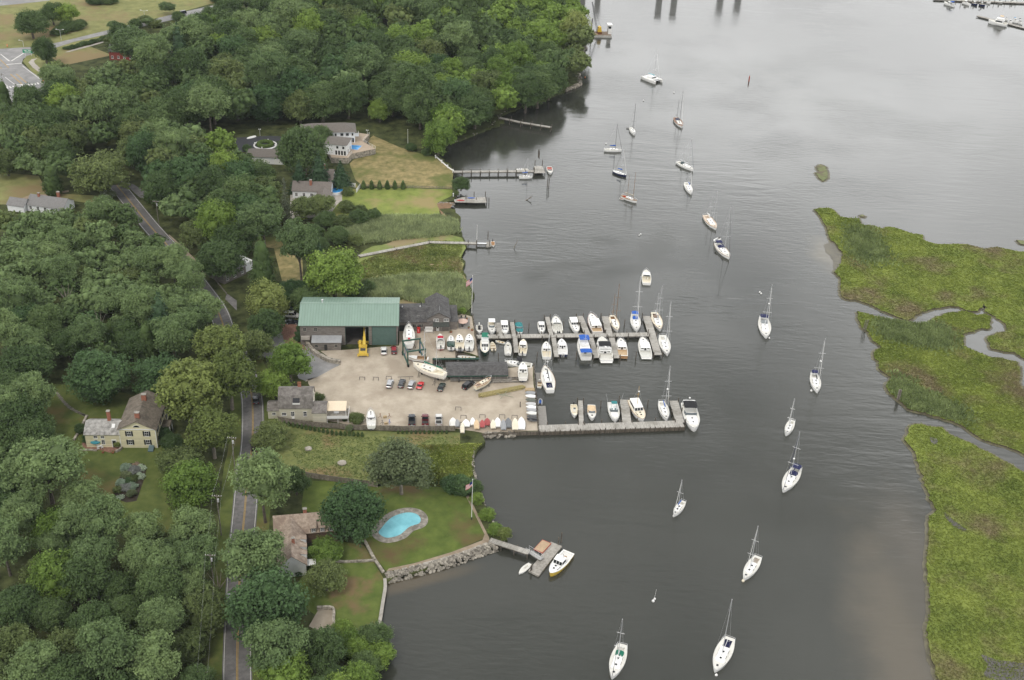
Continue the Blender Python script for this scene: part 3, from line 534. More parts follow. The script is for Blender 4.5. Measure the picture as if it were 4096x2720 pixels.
# ---- 1. the big boat shed
a = W('c1', 285, 632, G); b_ = W('c1', 1352, 632, G); RS = ang(a, b_); Lsh = (b_-a).length
sh_ = thing('boat_shed', 'large grey shingled boat shed with a green metal roof', 'shed', a, RS)
D = 17.4; ze, zr = 7.4, 10.2; xo0, xo1, zd = Lsh*.464, Lsh*.698, 6.6; xd0, xd1 = Lsh*.738, Lsh*.982
m = MB().box(0, xo0, 0, .25, 0, ze).box(xo1, xd0, 0, .25, 0, ze).box(xd1, Lsh, 0, .25, 0, ze).box(xo0, xo1, 0, .25, zd, ze).box(xd0, xd1, 0, .25, zd+.1, ze)
m.box(0, Lsh, D-.25, D, 0, ze)
for x in (0, Lsh-.25): m.add([(x+q, y, z) for q in (0, .25) for y, z in ((.25, 0), (D-.25, 0), (D-.25, ze+.12), (D/2, zr), (.25, ze+.12))], [(0,1,2,3,4), (9,8,7,6,5)]+[(i, (i+1) % 5, 5+(i+1) % 5, 5+i) for i in range(5)])
m.build('wall', shingle, sh_)
MB().box(.3, Lsh-.3, .3, D-.3, .06, .09).build('floor', M('shed_floor', (.10, .09, .08), .9, .2, .5), sh_)
r = MB(); roof_slabs(r, 0, Lsh, 0, D, ze+.02, zr, .45, .12, 'x'); rf = r.build('roof', green_roof, sh_)
r = MB(); k = (zr-ze)/(D/2); nrib = 36
for i in range(nrib+1):
    x = -.4+(Lsh+.8)*i/nrib
    for s in (-1, 1):
        y = -.46 if s < 0 else D+.46; zz = ze+.02-k*.46+.12
        v = [(x-.05, y, zz), (x+.05, y, zz), (x+.05, D/2, zr+.12), (x-.05, D/2, zr+.12)]; v += [(p, q, c+.07) for p, q, c in v]; r.add(v, [(4,5,6,7),(0,1,5,4),(1,2,6,5),(2,3,7,6),(3,0,4,7)])
r.build('roof_seams', green_rib, rf)
MB().box(-.45, Lsh+.45, D/2-.28, D/2+.28, zr+.12, zr+.3, 0, .15).build('ridge_cap', green_roof, rf)
MB().tube((6.6, D/2+.2, zr), (6.6, D/2+.2, zr+1.1), .22, n=10).tube((6.6, D/2+.2, zr+1.1), (6.6, D/2+.2, zr+1.35), .36, n=10).build('roof_vent', alu, rf)
dr = MB().box(xd0, xd1, .06, .16, 0, zd+.1); [dr.box(xd0, xd1, .03, .058, i*.66, i*.66+.5) for i in range(10)]; dr.build('roller_door', gdoor, sh_)
MB().box(xo0-.12, xo0+.02, -.04, .27, 0, zd).box(xo1-.02, xo1+.12, -.04, .27, 0, zd).box(xd0-.12, xd0, -.04, .2, 0, zd+.1).box(xd1, xd1+.12, -.04, .2, 0, zd+.1).box(xo0-.12, xo1+.12, -.045, .26, zd-.02, zd+.16).box(xd0-.12, xd1+.12, -.045, .2, zd+.1, zd+.26).build('door_frame', M('dark_green_trim', (.03, .06, .05), .7, .1, 2), sh_)
MB().box(xo1-1.1, xo1-.9, .3, 6.0, 0, 5.5).build('sliding_door', graywood, sh_)
for fx in (.05, .16): win(sh_, (Lsh*fx, 0, 5.3), 'S', .9, 1.0, graywood)
ln, lr = lean(sh_, Lsh*.128, Lsh*.418, -3.2, -.003, 0, 2.9, 3.5, shingle, M('grey_tin_roof', (.33, .34, .35), .5, .12, .8), wname='lean_to'); lr.parent = ln
MB().box(Lsh*.25, Lsh*.28, -3.26, -3.2, 0, 2.1).build('door', darkin, ln)
for fx in (.17, .37): win(ln, (Lsh*fx, -3.2, 1.2), 'S', .8, .9, graywood)
MB().box(.3, 3.0, -.6, -.003, 2.2, 3.4).build('concrete_buttress', conc, sh_)
# ---- 2. the yard office
a = W('c1', 1360, 482, G); b_ = W('c1', 2005, 470, G); RO = ang(a, b_); Lo = (b_-a).length
of = thing('yard_office', 'grey shingled yard office with dark roofs beside the boat shed', 'office', a, RO)
gable(of, 0, Lo*.6, 0, 11.5, 0, 3.6, 5.6, shingle, asr, .4)
gable(of, Lo*.49, Lo*.868, -.25, 12.5, 0, 4.9, 7.0, shingle, asr, .35, axis='y', wname='gabled_wall', rname='gabled_roof')
ln, lr = lean(of, Lo*.87, Lo, .4, 8.5, 0, 3.2, 4.6, shingle, asr, .3, wname='side_wing'); lr.parent = ln
pr = MB().add([(Lo*.585, -2.0, 2.5), (Lo*.86, -2.0, 2.5), (Lo*.86, -.26, 3.15), (Lo*.585, -.26, 3.15), (Lo*.585, -2.0, 2.62), (Lo*.86, -2.0, 2.62), (Lo*.86, -.26, 3.27), (Lo*.585, -.26, 3.27)], [(3,2,1,0),(4,5,6,7),(0,1,5,4),(1,2,6,5),(2,3,7,6),(3,0,4,7)]).build('porch_roof', M('green_black_shingle', (.055, .062, .055), .9, .2, 2), of)
for fx in (.59, .72, .855): MB().box(Lo*fx-.07, Lo*fx+.07, -1.97, -1.83, 0, 2.5).build('porch_post', graywood, of)
for fx in (.615, .66, .79, .83): win(of, (Lo*fx, -.25, 3.7), 'S', .62, .85)
for fx in (.235, .27, .345, .39): win(of, (Lo*fx, 0, 1.4), 'S', .9, 1.1, graywood)
d_ = MB().box(Lo*.64, Lo*.69, -.34, -.25, 0, 2.1).build('door', trim, of); MB().box(Lo*.65, Lo*.68, -.36, -.34, 1.1, 1.9).build('pane', glass, d_)
MB().box(Lo*.02, Lo*.1, -.08, 0, .0, 2.3).build('dark_door', darkin, of)
for fx in (.13, .34): s_ = MB().box(Lo*fx-.5, Lo*fx+.5, 2.1, 3.3, 4.0, 4.5).build('skylight', M('skylight_dome', (.55, .54, .47), .3, .1, 1), of)
for fx, fy in ((.07, 5.75), (.38, 5.75)): MB().ball((Lo*fx, fy, 5.95), .28, 8, 5).build('turbine_vent', alu, of)
MB().tube((Lo*.4, 6.2, 5.2), (Lo*.4, 6.2, 7.2), .12, n=8).build('stove_pipe', steel, of)
MB().tube((Lo*.7, 1.2, 6.6), (Lo*.7, 1.2, 8.6), .035).build('antenna', alu, of)
# ---- 3. the open slip shed
a = W('c1', 1886, 972, 3.0); b_ = W('c2', 547, 945, 3.0); RP = ang(a, b_); Lp = (b_-a).length
bk = W('e2', 818, 1342, 3.0); Dp = abs((bk-a).dot(Vector((-math.sin(RP), math.cos(RP), 0))))
ss = thing('storage_shed', 'long low grey shed with open front beside the boat slip', 'shed', (a.x, a.y, G), RP)
r = MB(); roof_slabs(r, 0, Lp, 0, Dp, 2.0, 3.1, .1, .14, 'x'); r.build('roof', asr, ss)
MB().box(.2, Lp-.2, Dp-.3, Dp-.1, 0, 2.05).box(.1, .3, 1.2, Dp-.3, 0, 2.0).box(Lp-.3, Lp-.1, .3, Dp-.3, 0, 2.0).build('wall', shingle, ss)
MB().box(-.1, Lp+.1, -.14, -.04, 1.72, 2.0).build('fascia', M('green_fascia', (.03, .085, .06), .7, .1, 2), ss)
for i in range(6): MB().box(.15+(Lp-.45)*i/5, .3+(Lp-.45)*i/5, .1, .25, 0, 2.0).build('post', graywood, ss)
MB().box(Lp*.66, Lp-.3, .32, .42, 0, 1.9).build('front_panel', shingle, ss)
# ---- 4. cream house by the yard
a = W('c3', 235, 602, G); b_ = W('c3', 625, 612, G); RC = ang(a, b_)+.06; Lc = (b_-a).length
ch_ = thing('cream_house', 'cream clapboard house with a gambrel roof and tan awning deck', 'house', a, RC)
pr = [(0, 0), (8, 0), (8, 4.9), (6.4, 7.6), (4, 8.9), (1.6, 7.6), (0, 4.9)]
MB().add([(x, y, z) for x in (0, Lc) for y, z in pr], [(0,1,2,3,4,5,6), (13,12,11,10,9,8,7)]+[(i, (i+1) % 7, 7+(i+1) % 7, 7+i) for i in range(7)]).build('wall', clap_c, ch_)
r = MB()
for (y0, z0), (y1, z1) in (((-.3, 4.45), (1.6, 7.62)), ((1.6, 7.62), (4, 8.92)), ((4, 8.92), (6.4, 7.62)), ((6.4, 7.62), (8.3, 4.45))):
    v = [(-.25, y0, z0), (Lc+.25, y0, z0), (Lc+.25, y1, z1), (-.25, y1, z1)]; v += [(x, y, z+.14) for x, y, z in v]; r.add(v, [(3,2,1,0),(4,5,6,7),(0,1,5,4),(1,2,6,5),(2,3,7,6),(3,0,4,7)])
r.build('roof', wsh, ch_)
dm = MB().box(Lc*.41, Lc*.63, .25, 1.5, 5.4, 6.0).build('skylight_box', trim, ch_); MB().add([(Lc*.42, .3, 6.03), (Lc*.62, .3, 6.03), (Lc*.62, 1.45, 7.4), (Lc*.42, 1.45, 7.4)], [(0,1,2,3)]).build('pane', glass, dm)
chimney(ch_, Lc*.6, 4.4, 8.0, 10.2, .9, .8, rust)
MB().box(Lc, Lc+.06, 0, 8, -.0, .05).build('sill', trim, ch_)
win(ch_, (Lc*.14, 0, 2.0), 'S', 1.1, .9); win(ch_, (Lc*.4, 0, 1.8), 'S', .85, 1.4); win(ch_, (Lc*.77, 0, 1.8), 'S', .85, 1.4)
for y in (2.5, 5): win(ch_, (Lc, y, 2), 'E', .9, 1.3); win(ch_, (Lc, y, 5.2), 'E', .9, 1.2)
MB().box(Lc*.37, Lc*.45, -.5, -.06, .9, 1.3).build('air_conditioner', trim, ch_)
w_, r_ = gable(ch_, -3.4, -.06, 1.2, 6, 0, 2.9, 4.1, clap_c, wsh, .25, wname='left_wing', rname='left_roof'); win(w_, (-1.7, 1.2, 1.4), 'S', .9, .7)
w_, r_ = gable(ch_, Lc+.06, Lc+4.0, -1.7, 4.2, 0, 3.9, 5.3, clap_c, wsh, .2, wname='right_wing', rname='right_roof')
dk = MB().box(Lc+4.06, Lc+10.3, -1.5, 3.6, 1.5, 1.7).build('deck', graywood, ch_)
rl = MB().box(Lc+4.1, Lc+10.3, -1.56, -1.48, 1.72, 2.65).box(Lc+10.22, Lc+10.3, -1.48, 3.6, 1.72, 2.65).build('deck_railing', trim, dk)
for x in (Lc+4.2, Lc+7.2, Lc+10.1): MB().box(x-.07, x+.07, -1.4, -1.26, 0, 1.5).build('deck_post', trim, dk)
aw = MB().add([(Lc+4.0, -.3, 3.6), (Lc+9.6, -.3, 3.6), (Lc+9.6, 3.6, 4.3), (Lc+4.0, 3.6, 4.3), (Lc+4.0, -.3, 3.68), (Lc+9.6, -.3, 3.68), (Lc+9.6, 3.6, 4.38), (Lc+4.0, 3.6, 4.38)], [(3,2,1,0),(4,5,6,7),(0,1,5,4),(1,2,6,5),(2,3,7,6),(3,0,4,7)]).build('awning', M('pale_peach_canvas', (.72, .61, .46), .85, .05, 2), ch_)
for y, z in ((-.28, 3.6), (3.4, 4.25)): MB().box(Lc+9.45, Lc+9.55, y, y+.1, 1.7, z).build('awning_post', trim, aw)
MB().box(Lc+6.0, Lc+7.4, .3, 1.2, 2.35, 2.42).tube((Lc+6.7, .75, 1.7), (Lc+6.7, .75, 2.35), .06).build('deck_table', alu, dk)
# ---- 5. yellow house
a = W('c5', 1103, 706, G); b_ = W('c5', 1432, 711, G); RY = ang(a, b_)+.02; Ly = (b_-a).length
yh = thing('yellow_house', 'pale yellow clapboard house with brown roof and black shutters', 'house', a, RY)
gable(yh, 0, Ly, 0, 14.6, 0, 6.4, 9.0, clap_y, brr, .42, axis='y')
pdm = MB().add([(-.3, -.12, 6.15), (Ly+.3, -.12, 6.15), (Ly+.3, -.12, 6.4), (-.3, -.12, 6.4), (-.3, .0, 6.15), (Ly+.3, .0, 6.15), (Ly+.3, 0, 6.4), (-.3, 0, 6.4)], [(0,1,2,3),(7,6,5,4),(0,4,5,1),(1,5,6,2),(2,6,7,3),(3,7,4,0)]).build('cornice', trim, yh)
fw = MB().add([(Ly/2+1.0*math.cos(math.pi*i/10), -.05, 6.95+.75*math.sin(math.pi*i/10)) for i in range(11)], [tuple(range(11))]).build('fan_window', trim, yh); MB().add([(Ly/2+.85*math.cos(math.pi*i/10), -.07, 7.0+.6*math.sin(math.pi*i/10)) for i in range(11)], [tuple(range(11))]).build('pane', glass, fw)
for fx in (.27, .75):
    for z in (1.2, 4.1): win(yh, (Ly*fx, 0, z), 'S', .95, 1.5, None, shut)
for y in (2.5, 6, 9.5, 12.5):
    for z in (1.2, 4.1): win(yh, (Ly, y, z), 'E', .9, 1.5, None, shut)
MB().box(-.06, .12, -.06, .12, 0, 6.15).box(Ly-.12, Ly+.06, -.06, .12, 0, 6.15).build('corner_board', trim, yh)
chimney(yh, Ly/2+.1, 1.9, 8.0, 10.6, 1.25, .9); chimney(yh, Ly/2+.1, 10.4, 8.0, 10.8, 1.25, .9)
pr = MB().box(Ly+.06, Ly+2.4, 6, 9, 2.9, 3.15).build('porch_roof', brr, yh); [MB().box(Ly+2.2, Ly+2.35, y, y+.15, 0, 2.9).build('porch_column', trim, pr) for y in (6.1, 8.75)]
w_, r_ = gable(yh, -9.4, -.06, .15, 7.2, 0, 4.5, 6.5, clap_y, mossr, .3, wname='wing_wall', rname='wing_roof')
chimney(yh, -3.3, 3.9, 5.8, 9.6, .85, .8)
MB().add([(-2.3, 1.4, 5.75), (-1.4, 1.4, 5.75), (-1.4, 2.5, 6.38), (-2.3, 2.5, 6.38)], [(0,1,2,3)]).build('skylight', whitep, r_)
for x in (-6.6, -4.7): win(w_, (x, .15, 1.2), 'S', .8, 1.3); win(w_, (x, .15, 3.2), 'S', .85, .7)
d_ = MB().box(-2.4, -1.1, .05, .14, .1, 2.75).build('door_surround', trim, yh); MB().box(-2.2, -1.3, .02, .05, .1, 2.35).build('door', blackp, d_)
MB().add([(Ly-2.3, -.05, 1.0), (Ly-.9, -.05, 1.0), (Ly-.9, -1.9, .35), (Ly-2.3, -1.9, .35), (Ly-2.3, -.05, 0), (Ly-.9, -.05, 0), (Ly-.9, -1.9, 0), (Ly-2.3, -1.9, 0)], [(0,1,2,3),(7,6,5,4),(0,4,5,1),(1,5,6,2),(2,6,7,3),(3,7,4,0)]).build('cellar_hatch', M('blue_grey_paint', (.10, .15, .16), .7, .1, 1), yh)
sheet('brick_patio', spline(px('c5', [(740, 675), (775, 640), (820, 560), (1010, 640), (1090, 650), (1095, 700), (1060, 730), (1000, 752), (940, 735), (860, 725), (770, 712)], G), 3, True), G+.07, brickm)
# ---- 6. cedar roofed house by the kidney pool
ph = thing('cedar_roofed_house', 'L shaped house with pale brown cedar roofs beside the kidney pool', 'house', (*W('c4', 205, 437, 7.6)[:2], G), .2)
bwall = M('brown_shingle_siding', (.13, .085, .06), .9, .2, 2)
gable(ph, -4, 13, -3.6, 3.6, 0, 3.6, 6.6, bwall, cedar, .35)
gable(ph, -3.3, 3.3, -15.2, -.2, 0, 3.6, 6.5, bwall, cedar, .3, axis='y', wname='south_wing', rname='south_roof')
MB().add([(-3.25, -15.26, 0), (3.25, -15.26, 0), (3.25, -15.26, 3.6), (0, -15.26, 6.4), (-3.25, -15.26, 3.6)], [(0,1,2,3,4)]).build('white_gable', clap_w, ph)
chimney(ph, 3.6, .4, 5.6, 7.8, .9, .7); chimney(ph, .5, -10, 5.4, 7.6, .7, .6)
for x in (5.4, 7.6, 9.8):
    d_ = MB().box(x-.7, x+.7, -3.9, -1.6, 3.5, 5.1).build('dormer', bwall, ph); win(d_, (x, -3.9, 3.9), 'S', .8, .9); rr_ = MB(); rr_.add([(x-.85, -4.1, 5.0), (x+.85, -4.1, 5.0), (x+.85, -1.3, 5.6), (x-.85, -1.3, 5.6), (x-.85, -4.1, 5.12), (x+.85, -4.1, 5.12), (x+.85, -1.3, 5.72), (x-.85, -1.3, 5.72)], [(3,2,1,0),(4,5,6,7),(0,1,5,4),(1,2,6,5),(2,3,7,6),(3,0,4,7)]); rr_.build('dormer_roof', cedar, d_)
for y in (-7, -9.8, -12.4):
    d_ = MB().box(1.5, 3.5, y-.65, y+.65, 3.5, 4.9).build('dormer', clap_w, ph); win(d_, (3.5, y, 3.9), 'E', .7, .8); MB().add([(1.2, y-.8, 5.3), (3.7, y-.8, 4.85), (3.7, y+.8, 4.85), (1.2, y+.8, 5.3), (1.2, y-.8, 5.4), (3.7, y-.8, 4.95), (3.7, y+.8, 4.95), (1.2, y+.8, 5.4)], [(3,2,1,0),(4,5,6,7),(0,1,5,4),(1,2,6,5),(2,3,7,6),(3,0,4,7)]).build('dormer_roof', cedar, d_)
MB().box(3.36, 5.6, -14.6, -12.4, 2.4, 2.55).box(5.4, 5.5, -14.5, -14.4, 0, 2.4).box(5.4, 5.5, -12.6, -12.5, 0, 2.4).build('porch_roof', whitep, ph)
MB().box(3.36, 5.6, -3.58, -1.2, 0, 2.3).build('side_porch', clap_w, ph)
# ---- 7. white modern house on a stone terrace
TZ = 3.6
tp = px('e3', [(1690, 640), (1160, 752), (1075, 845), (700, 838), (600, 600), (900, 250), (1330, 290), (1555, 320), (1410, 480)], TZ)
tr = thing('stone_terrace', 'fieldstone walled terrace around the blue rectangular pool', 'terrace', (tp[0][0], tp[0][1], G)); L_ = [(x-tp[0][0], y-tp[0][1]) for x, y in tp]
MB().prism(L_, -.3, TZ-G-.12).build('stone_wall', stone, tr); MB().prism([(x*1.0, y*1.0) for x, y in L_], TZ-G-.115, TZ-G).build('paving', M('warm_paving', (.42, .34, .26), .9, .1, .8), tr)
rl = MB()
def rail_line(mb, pts, z, h, step=2.2, r=.05):
    for p, q in zip(pts, pts[1:]):
        p, q = Vector(p), Vector(q); n = max(1, int((q-p).length/step)); mb.tube((p.x, p.y, z+h), (q.x, q.y, z+h), r, n=4); mb.tube((p.x, p.y, z+h*.35), (q.x, q.y, z+h*.35), r*.6, n=4)
        for i in range(n+1): s = p.lerp(q, i/n); mb.tube((s.x, s.y, z), (s.x, s.y, z+h), r, n=4)
rail_line(rl, [L_[2], L_[1]], TZ-G, 1.0); rail_line(rl, [L_[0], L_[8], L_[7]], TZ-G, 1.0); rl.build('railing', trim, tr)
def pool_box(name, label, pts, z, watc, cop, parent=None, w=.5):
    c = Vector((sum(p[0] for p in pts)/len(pts), sum(p[1] for p in pts)/len(pts))); o = thing(name, label, 'pool', (c.x, c.y, z))
    q = [(p[0]-c.x, p[1]-c.y) for p in pts]
    out = []
    n = len(q)
    for i, p in enumerate(q):
        a, b2 = Vector(q[i-1]), Vector(q[(i+1) % n]); d = (b2-a).normalized(); nn = Vector((d.y, -d.x)); 
        if nn.dot(Vector(p)) < 0: nn = -nn
        out.append(tuple(Vector(p)+nn*w))
    MB().prism(out, .0, .05).build('coping', cop, o); MB().prism(q, .051, .056).build('water', watc, o); return o
pwb = M('bright_pool_water', (.05, .30, .66), .06, .08, .6, bump=.01, spec=.5); pwt = M('turquoise_pool_water', (.20, .53, .62), .06, .1, .25, col2=(.26, .60, .68), bump=.01, spec=.5)
pool_box('swimming_pool', 'small blue rectangular pool on the stone terrace of the white house', px('e3', [(1135, 558), (1385, 575), (1290, 668), (1070, 640)], TZ+.05), TZ, pwb, conc, w=.45)
a = W('e3', 800, 520, TZ); b_ = W('e3', 1232, 500, TZ); RW = ang(a, b_)-.05; Lw = (b_-a).length
wh = thing('white_house', 'white two storey house with hipped grey brown roofs and terrace', 'house', a, RW); wroof = M('taupe_shingle', (.15, .135, .12), .9, .12, 1.4)
MB().box(-14, Lw, 0, 9, 0, 5.2).build('wall', clap_w, wh); hip(wh, -14, Lw, 0, 9, 5.2, 7.7, wroof, .8)
for fx in (.02, .3, .37, .58, .65, .88): win(wh, (Lw*fx, 0, 3.3), 'S', .7, 1.2, mull=False)
for x in (.78, .9): win(wh, (Lw*x, 0, .2), 'S', .8, 2.0, mull=False)
for y in (1.2, 2.8): win(wh, (Lw, y, .2), 'E', .9, 2.0, mull=False)
bc = MB().box(Lw+.05, Lw+1.8, 1.0, 4.5, 2.5, 2.7).build('balcony', clap_w, wh); q = MB(); rail_line(q, [(Lw+.1, 1.05), (Lw+1.75, 1.05), (Lw+1.75, 4.45)], 2.7, 1.0, .6); q.build('balcony_railing', trim, bc)
inv = Matrix.Rotation(-RW, 4, 'Z') @ Matrix.Translation(-Vector((a.x, a.y, TZ))); P0, P1 = inv @ W('e3', 1035, 568, TZ+4.8), inv @ W('e3', 1148, 402, TZ+4.8)
u_ = (P1-P0).normalized(); u_.z = 0; v_ = Vector((-u_.y, u_.x, 0)); dp_ = (P1-P0).length; wd_ = 10.0
q4 = [Vector((P0.x, P0.y, 0)), Vector((P1.x, P1.y, 0))]; q4 += [q4[1]+v_*wd_, q4[0]+v_*wd_]
fwg = MB().prism([tuple(p[:2]) for p in q4], 0, 4.75).build('front_wing', clap_w, wh); cq = sum(q4, Vector())/4; e4 = [cq+(p-cq)*1.09 for p in q4]; m = MB(); k_ = [cq+v_*wd_*.2+Vector((0, 0, 6.0)), cq-v_*wd_*.2+Vector((0, 0, 6.0))]; m.add([(p.x, p.y, 4.8) for p in e4]+[tuple(p) for p in k_], [(0, 1, 5), (1, 2, 4, 5), (2, 3, 4), (3, 0, 5, 4), (3, 2, 1, 0)]); m.build('front_roof', wroof, fwg)
aw_ = math.atan2(-v_.y, -v_.x)
for i in range(4): p = q4[0]+v_*(.7+i*1.25); win(fwg, (p.x, p.y, .2), aw_, .8, 1.9, mull=False)
for i in range(2): p = q4[0]+v_*(1.3+i*2.6); win(fwg, (p.x, p.y, 3.0), aw_, .9, 1.1, mull=False)
for i in range(2): p = q4[0]+u_*(dp_*(.3+.4*i)); win(fwg, (p.x, p.y, .3), math.atan2(u_.y, u_.x), .8, 1.8, mull=False)
# ---- 8-12. further houses
tpr = M('taupe_roof', (.17, .15, .135), .9, .12, 1.4); lgr = M('light_grey_roof', (.20, .195, .19), .9, .12, 1.4)
def cottage(name, label, c, x, y, rot, w, d, ze, zr, wall, roof, axis='x', wins='S', chim=None, cat='house'):
    o = thing(name, label, cat, at(c, x, y), rot); wl, r_ = gable(o, -w/2, w/2, 0, d, 0, ze, zr, wall, roof, .35, axis=axis)
    for i in range(max(1, int(w/3))): win(o, (-w/2+w*(i+.5)/max(1, int(w/3)), 0, 1.0), 'S', .9, 1.2)
    for q in (.3, .7): win(o, (w/2, d*q, 1.0), 'E', .8, 1.1)
    for q in chim or (): chimney(o, *q)
    return o
o = cottage('gabled_house', 'taupe roofed house with white gables and two brick chimneys', 'c8', 585, 665, .02, 15, 8, 3.2, 5.6, clap_w, tpr, chim=[(-.5, 2.6, 4.2, 6.9, .9, .8)])
w_, r_ = gable(o, -1, 7.2, 9, 17, 0, 4.2, 7.2, clap_w, tpr, .35, wname='rear_wall', rname='rear_roof'); chimney(o, 3.3, 13.6, 6.2, 9.0, .9, .9); win(w_, (7.2, 13, 4.6), 'E', .7, 1.2)
gable(o, 2.5, 8.2, -9, -.05, 0, 3.0, 5.0, clap_w, tpr, .3, axis='y', wname='porch_wing', rname='porch_wing_roof')
o = thing('hip_roofed_garage', 'grey hip roofed garage behind the dark circular drive', 'garage', at('c8', 275, 432), .03); MB().box(-8, 8, 0, 8, 0, 3.2).build('wall', clap_w, o); hip(o, -8, 8, 0, 8, 3.2, 5.3, wroof, .5)
for x in (-5, 0, 5): MB().box(x-1.4, x+1.4, -.06, 0, 0, 2.3).build('garage_door', trim, o)
o = cottage('grey_roofed_house', 'low house with grey roof half hidden in trees left of the road', 'e1', 320, 440, -.18, 15, 8, 2.8, 5.2, clap_w, lgr, chim=[(3, 5.5, 4.2, 6.8, 1.0, .9), (-4, 3.5, 4.2, 6.3, .8, .7)])
gable(o, -14.5, -7.7, -2, 4, 0, 2.6, 4.4, clap_w, lgr, .3, wname='side_wall', rname='side_roof')
o = cottage('white_roadside_house', 'grey roofed white house among trees beside the bending road', 'e1', 1640, 900, .95, 10, 7.5, 3.4, 5.8, shingle, M('ash_grey_shingle', (.19, .185, .18), .9, .15, 1.4), chim=None)
MB().box(5.1, 9, 1, 7, 0, 3.3).build('flat_extension', clap_w, o); MB().box(5.02, 9.2, .8, 7.2, 3.3, 3.5).build('flat_roof', whitep, o)
for x in (-2, 1.5): MB().add([(x-.4, 1.2, 4.6), (x+.4, 1.2, 4.6), (x+.4, 2.2, 5.25), (x-.4, 2.2, 5.25)], [(0,1,2,3)]).build('skylight', whitep, o)
cottage('red_house', 'small dark red house with grey roof near the upper crossroads', 'c7', 1150, 570, .05, 12, 8, 4.5, 7.0, M('barn_red', (.22, .05, .04), .8, .1, 2), asr, chim=[(-2, 4, 6.2, 8.3, .9, .9)])
# ================================================================== DOCKS, WALLS, FENCES
plank = stripes(M('silvered_dock_plank', (.36, .345, .31), .9, .16, 1.6, col2=(.46, .44, .40), stretch=(2, .4, 1), col3=(.30, .285, .25), s3=.25), 'X', .3, .35, .14)
pilem = M('tarred_timber', (.055, .047, .038), .9, .35, 2, col2=(.12, .105, .085))
pilel = M('grey_timber', (.14, .125, .105), .9, .25, 2, col2=(.22, .20, .17))
planklow = M('wet_dark_planks', (.075, .064, .05), .85, .35, 1.2, col2=(.14, .12, .095), stretch=(4, 4, .4))
ZD = 1.15
_pile = MB().tube((0, 0, -1.6), (0, 0, 2.0), .17, .15, n=8).build('piling', pilem, None, smooth=60)
_pile_me = _pile.data; bpy.data.objects.remove(_pile)
def pile(par, x, y, top=2.1, lean=(0, 0)):
    o = bpy.data.objects.new('piling', _pile_me); COL.objects.link(o); o.parent = par; o.location = (x, y, top-2.0); o.rotation_euler = (lean[0], lean[1], rnd.uniform(0, 6)); return o
def run(par, name, a, b, w, z, mat=None, th=.16, beams=True):
    """a straight deck from a to b (world), child of par (unrotated root)"""
    L = math.hypot(b[0]-a[0], b[1]-a[1]); m = MB().box(0, L, -w/2, w/2, -th, 0)
    o = m.build(name, mat or plank, par); o.location = (a[0]-par.location.x, a[1]-par.location.y, z-par.location.z); o.rotation_euler = (0, 0, ang(a, b))
    if beams: MB().box(0, L, -w/2+.05, -w/2+.22, -th-.3, -th-.002).box(0, L, w/2-.22, w/2-.05, -th-.3, -th-.002).build('beam', pilem, o)
    return o
def piles_along(par, a, b, w, n, top=2.1, sides=(1, -1), z0=0, skip0=False):
    a, b = Vector(a[:2]), Vector(b[:2]); d = (b-a).normalized(); nn = Vector((-d.y, d.x))
    for i in range(1 if skip0 else 0, n):
        for s in sides:
            p = a.lerp(b, i/max(1, n-1))+nn*s*(w/2+.2); pile(par, p.x-par.location.x, p.y-par.location.y, top+rnd.uniform(-.25, .35)-par.location.z+0, (rnd.uniform(-.03, .03), rnd.uniform(-.03, .03)))
P2 = lambda x, y, z=ZD: W('c2', x, y, z)
a, b_ = P2(250, 580), P2(1872, 557)
md = thing('main_dock', 'long weathered timber dock with finger piers on both sides', 'dock', (a.x, a.y, 0))
run(md, 'walkway', a, b_, 2.3, ZD); piles_along(md, a, b_, 2.3, 9)
for p, q, w in (((452, 448), (470, 568), 1.8), ((583, 443), (602, 568), 1.4), ((915, 393), (952, 560), 1.5), ((1222, 385), (1295, 555), 2.0), ((1460, 388), (1497, 548), 2.3), ((1850, 385), (1960, 750), 2.5), ((612, 592), (625, 727), 1.5), ((975, 590), (1002, 768), 1.5), ((1325, 588), (1380, 778), 1.7), ((1522, 588), (1568, 780), 1.9)):
    p, q = P2(*p), P2(*q); run(md, 'finger_pier', p, q, w, ZD-.02, beams=True); piles_along(md, p, q, w, 3)
a, b_ = P2(838, 1444), P2(2196, 1398)
sd_ = thing('south_dock', 'wide timber dock with plank breakwater face and finger piers', 'dock', (a.x, a.y, 0))
run(sd_, 'walkway', a, b_, 3.2, ZD)
d = (b_-a).normalized(); nn = Vector((d.y, -d.x, 0)); L = (b_-a).length
bw = MB().box(0, L, -.1, .1, -1.2, 1.0).build('plank_face', planklow, sd_); bw.location = ((nn*1.75).x, (nn*1.75).y, 0); bw.rotation_euler = (0, 0, ang(a, b_))
for i in range(30):
    q = d*(L*i/29)+nn*2.0; pile(sd_, q.x, q.y, 1.6+rnd.uniform(-.2, .5))
for i in range(8):
    q = d*(L*(i+.5)/8)-nn*1.8; pile(sd_, q.x, q.y, 2.0+rnd.uniform(-.2, .5))
for p, q, w, z in (((1228, 1180), (1238, 1408), 1.4, ZD-.02), ((1640, 1172), (1666, 1385), 2.6, ZD-.02), ((2105, 1182), (2168, 1385), 2.6, ZD-.02)):
    p, q = P2(*p), P2(*q); run(sd_, 'finger_pier', p, q, w, z); piles_along(sd_, p, q, w, 3)
for p, q, w, lab in (((860, 1232), (878, 1412), 2.5, 'plain grey float dock against the yard bulkhead by the south dock'), ((835, 920), (846, 1005), 2.0, 'small grey float beside the large white sailboat')):
    p, q = P2(*p, .5), P2(*q, .5); f = thing('float_dock', lab, 'dock', (p.x, p.y, 0)); run(f, 'deck', p, q, w, .5, M('grey_float_board', (.24, .23, .21), .9, .12, 1.5), .35)
